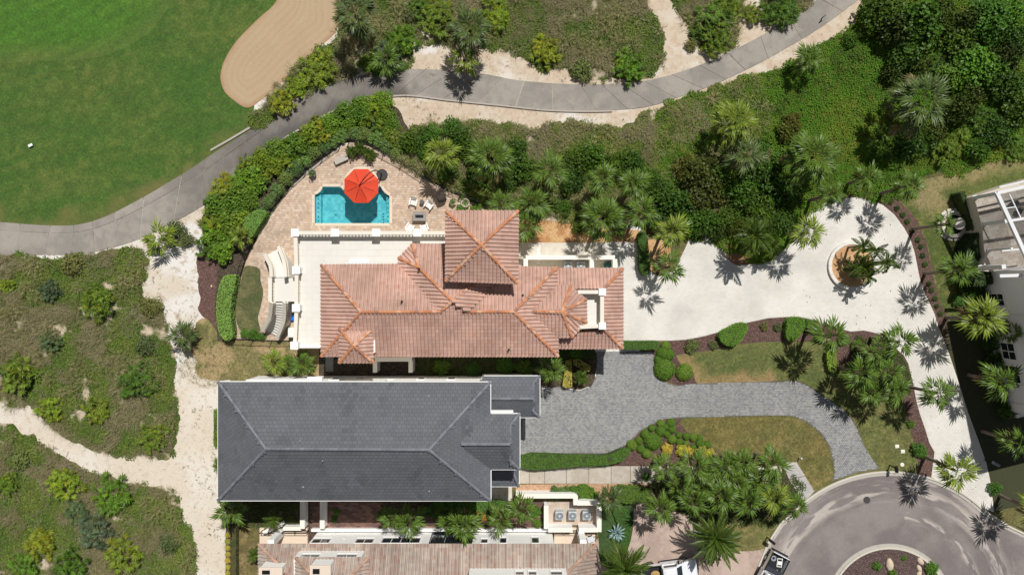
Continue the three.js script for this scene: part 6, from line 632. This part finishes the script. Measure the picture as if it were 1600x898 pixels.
// clipped balls
function ballGeo(n, leaf, fl) { return leafCloud(n, leaf, () => { const y = Math.pow(R(), 0.8) * 1.15 - 0.15, ph = R() * 6.283, s = Math.sqrt(Math.max(0, 1 - y * y)), nn = new THREE.Vector3(s * Math.cos(ph), y, s * Math.sin(ph)), k = rr(0.9, 1.02); return [new THREE.Vector3(nn.x * k, (y + 0.15) * k * 0.87, nn.z * k), nn, rr(0.85, 1.15)]; }, 0.15, 0.55); }
const ballG = [ballGeo(1100, 0.16), ballGeo(1400, 0.13)], ballCore = new THREE.SphereGeometry(0.86, 14, 9, 0, 6.2832, 0, 1.75).scale(1, 0.9, 1).translate(0, 0.1, 0), coreM = mat(C(58, 74, 32), 1), ballM = leafMat(C(96, 130, 36), 0.2, 0.7), ballM2 = leafMat(C(112, 140, 44), 0.2, 0.7);
const balls = [[988, 696, 8.5], [1009, 679, 7.5], [999, 689, 6], [1002, 702, 6.5], [1011, 709, 8], [1022, 691, 14.5], [1033, 674, 8.5], [1019, 669, 6], [1033, 662, 6.5], [1049, 661, 7.5], [1051, 671, 6.5], [1043, 679, 5.5], [1051, 687, 7], [1061, 680, 5.5], [1062, 691, 6], [1073, 682, 6], [1084, 684, 6.5], [1094, 685, 5.5], [1095, 693, 7], [1106, 695, 6.5], [1073, 693, 5], [1084, 699, 5], [1041, 667, 5.5], [1040, 578, 17], [1071, 582, 13.5], [1030, 562, 7.5], [1037, 552, 10.5], [1046, 554, 9], [1041, 541, 8.5], [912, 770, 13]];
{ const L = balls.map(([px, py, r]) => ({ px, py, desc: `${r < 6.2 ? 'tiny' : r < 9 ? 'small' : 'big'} clipped green ball shrub` })), LM0 = LM.length; LM.push([1022, 691, 'the biggest clipped ball'], [988, 696, 'the lower bed hedge end'], [1106, 700, 'the lower bed lawn tip'], [1043, 704, 'the golden shrubs'], [1035, 655, 'the cobbled curve'], [1055, 590, 'the cobbled corner balls']); const lb = labelsFor(L); balls.forEach(([px, py, r], i) => { const rM = r / PPM, [x, z] = W(px, py, rM * 0.6), t = thing('ball_shrub', lb[i], 'shrub', [x, z], rr(0, 6), 'clipped ball shrubs'), f = part('foliage', ballG[r > 9 ? 1 : 0], i % 4 ? ballM : ballM2, t); f.scale.set(rM, rM * (r > 12 ? 0.75 : 0.95), rM * rr(0.92, 1.05)); part('core', ballCore, coreM, t).scale.copy(f.scale); }); }
// clipped hedges with flat tops
function hedge(pts, h, colour, label, o = {}) { const P0 = toW(o.sharp ? pts : smooth(pts, 4), h * 0.95), [bx, bz] = P0[0], P = P0.map(([x, z]) => [x - bx, z - bz]), t = thing(o.name || 'clipped_hedge', label, 'hedge', [bx, bz]), area = Math.abs(THREE.ShapeUtils.area(P.map(q => new THREE.Vector2(...q)))), xs = P.map(p => p[0]), zs = P.map(p => p[1]), x0 = Math.min(...xs), x1 = Math.max(...xs), z0 = Math.min(...zs), z1 = Math.max(...zs), per = []; let len = 0; P.forEach((a, i) => { const b = P[(i + 1) % P.length], L = Math.hypot(b[0] - a[0], b[1] - a[1]); per.push([len, L, a, b]); len += L; }); const nTop = Math.round(area * (o.d || 240)), nSide = Math.round(len * h * 80), cx = (x0 + x1) / 2, cz = (z0 + z1) / 2; let i = 0; const cw = THREE.ShapeUtils.area(P.map(q => new THREE.Vector2(...q))) > 0 ? 1 : -1;
  const g = leafCloud(nTop + nSide, o.leaf || 0.1, () => { if (i++ < nTop) { for (let q = 0; q < 60; q++) { const x = rr(x0, x1), z = rr(z0, z1); if (inPoly(x, z, P)) return [new THREE.Vector3(x, h - 0.02 + (o.rough || 0.06) * (fbm(x * 2 + 7, z * 2 + 7, 2) * 2 - 1) - rr(0, 0.06), z), new THREE.Vector3(0, 1, 0), 0.85 + 0.3 * fbm(x * 1.3 + 3, z * 1.3, 3)]; } } const s = R() * len, e = per.find(p => s >= p[0] && s <= p[0] + p[1]) || per[0], f = (s - e[0]) / e[1], n = new THREE.Vector3((e[3][1] - e[2][1]) / e[1] * cw, 0, -(e[3][0] - e[2][0]) / e[1] * cw); return [new THREE.Vector3(e[2][0] + (e[3][0] - e[2][0]) * f + n.x * rr(-0.08, 0.03), rr(0.03, h), e[2][1] + (e[3][1] - e[2][1]) * f + n.z * rr(-0.08, 0.03)), n, 0.9]; }, o.up ?? 0.5, o.tilt || 0.5);
  const cm = P.reduce((a, p) => [a[0] + p[0] / P.length, a[1] + p[1] / P.length], [0, 0]); part('foliage', g, leafMat(C(...colour), 0.2, 0.7), t); part('core', prism(P.map(p => { const dx = p[0] - cm[0], dz = p[1] - cm[1], L = Math.hypot(dx, dz) || 1, k = Math.max(0, 1 - 0.12 / L); return [cm[0] + dx * k, cm[1] + dz * k]; }), 0, h - 0.1), coreM, t); return t; }
hedge([[349, 432], [360, 429], [368, 431], [366, 446], [361, 472], [361, 502], [362, 528], [352, 532], [343, 522], [338, 500], [338, 470], [342, 447]], 1.3, [140, 176, 78], 'long lime green clipped hedge curving along the fence by the garden lawn');
hedge([[379, 346], [398, 329], [416, 331], [404, 352], [391, 371], [384, 362]], 1.3, [128, 168, 74], 'short lime green clipped hedge beside the upper pool deck fence');
hedge([[974, 533], [1029, 533], [1029, 546], [974, 546.5]], 1.1, [86, 122, 46], 'straight dark green hedge between the white court and the cobbled drive', { sharp: true, rough: 0.12 });
hedge([[1124, 522], [1140, 511], [1158, 504], [1168, 506], [1168, 518], [1150, 540], [1138, 540], [1128, 534]], 1.0, [108, 148, 46], 'teardrop shaped clipped hedge at the edge of the white driveway');
hedge([[1229, 513], [1232, 499], [1243, 495], [1256, 497], [1259, 508], [1251, 525], [1239, 534], [1230, 528]], 1.0, [108, 148, 46], 'oval clipped hedge in the mulch near the tall fan palm');
hedge([[1262, 499], [1272, 501], [1278, 512], [1270, 518], [1262, 512]], 0.9, [96, 134, 44], 'small clipped hedge half under the tall fan palm by the driveway');
hedge([[1294, 548], [1305, 549], [1308, 572], [1306, 580], [1298, 580], [1293, 560]], 0.8, [148, 176, 58], 'small lime clipped hedge below the tall fan palm on lawn');
hedge([[815, 713], [900, 712], [950, 711], [972, 702], [986, 703], [976, 718], [955, 726], [900, 729], [815, 731]], 0.9, [92, 128, 46], 'long green hedge between the cobbled drive and the concrete walk', { rough: 0.15 });
hedge([[958, 763], [1012, 766], [1012, 782], [962, 783]], 0.9, [100, 130, 42], 'olive green hedge by the orange gravel strip and concrete drive', { rough: 0.15 });
hedge([[998, 366], [1004, 360], [1010, 366], [1014, 392], [1017, 416], [1014, 428], [1006, 430], [1000, 418], [999, 392]], 1.2, [82, 118, 44], 'curved dark hedge between the court walk and the straw bed');
hedge([[879, 603], [885, 564], [893, 562], [894, 604], [886, 607]], 0.8, [208, 192, 92], 'golden hedge arm running towards the cobbles beside spiky palm', { sharp: true, rough: 0.14 });
hedge([[896, 562], [904, 561], [923, 573], [922, 580], [914, 579], [897, 570]], 0.8, [204, 188, 90], 'golden hedge arm running along the shaded villa eave', { sharp: true, rough: 0.14 });
hedge([[362, 824], [368, 824], [368, 960], [362, 960]], 0.9, [110, 100, 64], 'thin brownish hedge beside the narrow lawn of the lower house', { sharp: true, rough: 0.14 });
hedge([[333, 640], [340, 640], [340, 700], [333, 698]], 0.8, [118, 150, 56], 'narrow green hedge against the sandy gable end of grey house', { sharp: true, rough: 0.14 });
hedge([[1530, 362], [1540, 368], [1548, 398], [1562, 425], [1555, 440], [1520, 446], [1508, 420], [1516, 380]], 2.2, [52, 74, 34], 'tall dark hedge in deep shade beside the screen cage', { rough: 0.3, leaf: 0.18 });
hedge([[1500, 300], [1508, 298], [1528, 352], [1522, 360]], 1.6, [56, 78, 34], 'added straight dark hedge standing in for shade between fountain and screen cage', { sharp: true, rough: 0.2 });  // added dark bar; its colour stands in for the shaded patio side
hedge([[958, 792], [972, 790], [982, 800], [983, 850], [976, 868], [966, 860], [974, 835], [962, 812]], 0.35, [70, 110, 40], 'low green groundcover bed wrapping the blue agave', { rough: 0.2, leaf: 0.16 });
hedge([[660, 800], [700, 778], [745, 782], [790, 786], [792, 800], [750, 812], [690, 812]], 0.5, [84, 120, 44], 'leafy courtyard bed behind the white garden wall', { rough: 0.3, leaf: 0.2 });
hedge([[870, 548], [928, 548], [928, 560], [872, 560]], 0.5, [70, 100, 38], 'dark strip of groundcover under the villa eave by the cobbles', { sharp: true, rough: 0.2 });

{ const g = rawGeo([-0.09, 0.004, 0, 0, 0.015, 0.03, 0.09, 0.004, 0, -0.09, 0.004, 0, 0.09, 0.004, 0, 0, 0.012, -0.03]), L = [], near = palms.map(([px, py, , h]) => W(px, py, h)); for (let i = 0; i < 1000; i++) { const q = near[Math.floor(R() * near.length)], a = R() * 6.283, d = Math.sqrt(R()) * 4.2, x = q[0] + d * Math.cos(a), z = q[1] + d * Math.sin(a); if (x > -14 && x < 12 && z > -6 && z < 9) continue; L.push([new THREE.Matrix4().makeRotationY(R() * 6.283).multiply(new THREE.Matrix4().makeScale(rr(0.5, 1.6), 1, rr(0.6, 1.4))).setPosition(x, 0.055, z), C(...mix3([150, 118, 78], [96, 84, 54], R()))]); } const o = insts('leaf_litter', g, mat(0xffffff, 0.9, { side: THREE.DoubleSide }), L, scene); o.userData.label = 'dry brown leaf litter scattered under the palms'; o.userData.category = 'leaf litter'; }
// ---------------------------------------------------------------- ground cover: grass and creepers nobody could count
function tuft(n, len, w, spread) { const p = [], c = []; for (let i = 0; i < n; i++) { const a = rr(0, 6.283), s = rr(0.3, 1) * spread, L = len * rr(0.6, 1.15), x = rr(-0.08, 0.08), z = rr(-0.08, 0.08), dx = Math.cos(a), dz = Math.sin(a), m = [x + dx * s * L * 0.4, L * 0.62, z + dz * s * L * 0.4], e = [x + dx * s * L, L * rr(0.45, 0.9), z + dz * s * L], t = tint(1, 0.3); p.push(x - dz * w, 0, z + dx * w, x + dz * w, 0, z - dx * w, ...m, m[0] - dz * w * 0.8, m[1], m[2] + dx * w * 0.8, m[0] + dz * w * 0.8, m[1], m[2] - dx * w * 0.8, ...e); for (let k = 0; k < 6; k++) c.push(...t); } return rawGeo(p, c); }
function creeper(n, rad, leaf, h) { return leafCloud(n, leaf, () => { const a = R() * 6.283, d = Math.sqrt(R()) * rad; return [new THREE.Vector3(d * Math.cos(a), 0.04 + h * R() * (1 - d / rad * 0.6), d * Math.sin(a)), new THREE.Vector3(0, 1, 0), rr(0.8, 1.2)]; }, 0.5, 0.9); }
const coverM = leafMat(new THREE.Color(1, 1, 1), 0.2, 0.8);
function cover(name, label, geo, polys, perM2, colour, keep, smin = 0.7, smax = 1.35, holes = []) {
  const list = []; for (const q of polys) { const P = toW(smooth(q, 4)), xs = P.map(p => p[0]), zs = P.map(p => p[1]), x0 = Math.max(-58, Math.min(...xs)), x1 = Math.min(58, Math.max(...xs)), z0 = Math.max(-34, Math.min(...zs)), z1 = Math.min(34, Math.max(...zs)), n = (x1 - x0) * (z1 - z0) * perM2; for (let i = 0; i < n; i++) { const x = rr(x0, x1), z = rr(z0, z1); const jx = x + 1.4 * (fbm(x * 0.8, z * 0.8 + 40, 3) - 0.5), jz = z + 1.4 * (fbm(x * 0.8 + 60, z * 0.8, 3) - 0.5); if (!inPoly(jx, jz, P) || holes.some(h => inPoly(x, z, h))) continue; const k = keep(x, z); if (R() > k) continue; const s = rr(smin, smax) * (0.6 + 0.4 * k); const m = new THREE.Matrix4().makeRotationY(rr(0, 6.283)).multiply(new THREE.Matrix4().makeScale(s, s * rr(0.7, 1.2), s)).setPosition(x, 0, z); list.push([m, colour(x, z)]); } }
  const o = insts(name, geo, coverM, list, scene); o.userData.label = label; o.userData.category = 'ground cover'; return o;
}
const D5 = ['left', 'low', 'top', 'topmid', 'topright', 'strip'].map(k => dunePx[k]);
const bare = (x, z) => 1 - ss(0.56, 0.7, fbm(x * 0.45 + 31, z * 0.45, 3) * 0.75 + fbm(x * 2.2, z * 2.2, 3) * 0.25), zone = (x, z) => fbm(x * 0.3 + 2, z * 0.3 + 8, 4);
cover('dune_grass', 'tan and olive dune grass over the sandy scrub patches', tuft(12, 0.6, 0.016, 0.9), D5, 30, (x, z) => { const k = zone(x, z), r = R(); return C(...mix3(mix3([166, 154, 118], [128, 132, 78], ss(0.4, 0.6, k)), r < 0.25 ? [206, 188, 158] : [122, 120, 72], r * 0.6)); }, (x, z) => (0.25 + 0.75 * ss(0.62, 0.4, zone(x, z))) * bare(x, z));
cover('dune_creeper', 'low green creepers over the sandy scrub patches', creeper(16, 0.32, 0.12, 0.22), D5, 38, (x, z) => { const k = fbm(x * 0.7, z * 0.7 + 3, 3); return C(...mix3([90, 120, 40], [122, 136, 56], k * 1.4 - 0.2)); }, (x, z) => (0.25 + 0.75 * ss(0.36, 0.58, zone(x, z))) * bare(x, z));
const sticks = (() => { const g = []; for (let i = 0; i < 9; i++) { const a = rr(0, 6.28), L = rr(0.4, 1.0), e = rr(0.2, 0.9), b = new THREE.Vector3(rr(-0.3, 0.3), 0.02, rr(-0.3, 0.3)); g.push(bar(b, b.clone().add(new THREE.Vector3(L * Math.cos(a) * Math.cos(e), L * Math.sin(e) * 0.6, L * Math.sin(a) * Math.cos(e))), 0.022, 0.022)); } const m = merge(g), c = new Float32Array(m.attributes.position.count * 3).fill(1); m.setAttribute('color', new THREE.BufferAttribute(c, 3)); return m; })();
cover('dead_twigs', 'grey dead twigs tangled in the dune scrub', sticks, D5, 1.6, () => C(...mix3([150, 132, 112], [186, 170, 150], R())), (x, z) => ss(0.48, 0.62, fbm(x * 0.5 + 70, z * 0.5, 4)));
cover('tall_grass', 'long pale grass clumps leaning in the dune scrub', tuft(26, 1.15, 0.02, 1.0), D5, 2.4, () => C(...mix3([170, 158, 112], [128, 132, 78], R())), (x, z) => ss(0.5, 0.66, fbm(x * 0.4 + 90, z * 0.4 + 3, 4)));
cover('sand_weeds', 'sparse low weeds and debris on the open sand', tuft(8, 0.3, 0.014, 1.0), [[[225, 385], [310, 380], [315, 480], [345, 590], [340, 640], [338, 780], [352, 940], [288, 940], [300, 800], [275, 700], [280, 600], [260, 500]], [[620, 150], [760, 160], [950, 175], [1000, 180], [860, 195], [700, 192], [640, 200]], [[640, 105], [700, 70], [830, 98], [960, 122], [1030, 120], [1100, 78], [1170, 40], [1200, 40], [1000, 130], [800, 122], [650, 110]]], 7, () => C(...mix3([120, 118, 76], [150, 132, 100], R())), (x, z) => 0.05 + 0.9 * ss(0.56, 0.72, fbm(x * 0.7 + 33, z * 0.7, 4)), 0.5, 1.1);
cover('vine_tangle', 'taller dark tangled creepers rising through the vines', creeper(26, 0.42, 0.1, 0.7), [vinePx], 3.5, (x, z) => C(...mix3([66, 100, 28], [100, 110, 40], R())), (x, z) => ss(0.5, 0.65, fbm(x * 0.7 + 15, z * 0.7, 4)));
cover('vine_cover', 'bright green vines over the slope beside the white court', creeper(14, 0.3, 0.13, 0.35), [vinePx], 46, (x, z) => { const k = fbm(x * 0.35, z * 0.35 + 3, 4), r = R(); return C(...mix3(mix3([94, 140, 28], [126, 148, 40], ss(0.35, 0.65, k)), r < 0.1 ? [146, 124, 58] : [88, 126, 30], r < 0.1 ? 0.7 : r * 0.7)); }, (x, z) => 0.45 + 0.55 * ss(0.34, 0.54, fbm(x * 0.9 + 1, z * 0.9, 4)));
cover('garden_groundcover', 'dark leafy groundcover under the palms beside the pool fence', creeper(18, 0.3, 0.13, 0.25), [[[618, 238], [700, 215], [800, 250], [900, 290], [1000, 330], [1000, 352], [880, 340], [815, 338], [760, 318], [700, 296], [650, 262]], [[1020, 756], [1240, 745], [1255, 783], [1222, 815], [1150, 820], [1078, 804], [1032, 796], [990, 783]], [[352, 784], [468, 784], [468, 815], [405, 822], [352, 822]], [[650, 560], [868, 560], [868, 585], [845, 585], [650, 582]], [[1340, 528], [1385, 540], [1415, 570], [1425, 610], [1370, 615], [1330, 585]]], 20, (x, z) => C(...mix3([70, 96, 40], [104, 104, 56], R())), () => 0.75);
cover('scrub_cover', 'olive green scrubby creepers between the cart path and palm grove', creeper(14, 0.3, 0.12, 0.35), [dunePx.strip], 22, (x, z) => C(...mix3([96, 122, 40], [138, 138, 66], R())), (x, z) => ss(0.34, 0.56, fbm(x * 0.6 + 21, z * 0.6, 4)));
const lawnTuft = tuft(9, 0.13, 0.008, 0.9), lawnPolys = [[[1058, 556], [1120, 546], [1255, 534], [1290, 536], [1330, 575], [1395, 600], [1412, 628], [1434, 738], [1410, 738], [1378, 735], [1338, 663], [1280, 612], [1240, 594], [1090, 598]], [[1064, 656], [1243, 654], [1283, 679], [1302, 720], [1300, 754], [1272, 767], [1247, 728], [1180, 714], [1088, 684]], [[1408, 308], [1432, 286], [1560, 250], [1640, 226], [1640, 285], [1530, 310], [1516, 330], [1548, 430], [1490, 496], [1464, 440], [1444, 365]], [[296, 500], [350, 536], [470, 546], [520, 596], [300, 600], [272, 570]], [[374, 820], [404, 826], [404, 940], [374, 940]], [[1120, 826], [1214, 812], [1222, 818], [1192, 857], [1110, 858]]];
cover('lawn_grass', 'short clipped lawn grass of the front gardens', lawnTuft, lawnPolys, 70, (x, z) => { const r = R(), k = fbm(x * 0.8, z * 0.8, 3); return C(...mix3(mix3([118, 118, 66], [100, 112, 54], r), [164, 142, 98], ss(0.5, 0.7, k) * 0.8)); }, () => 0.8, 0.7, 1.2);
renderer.render(scene, camera);
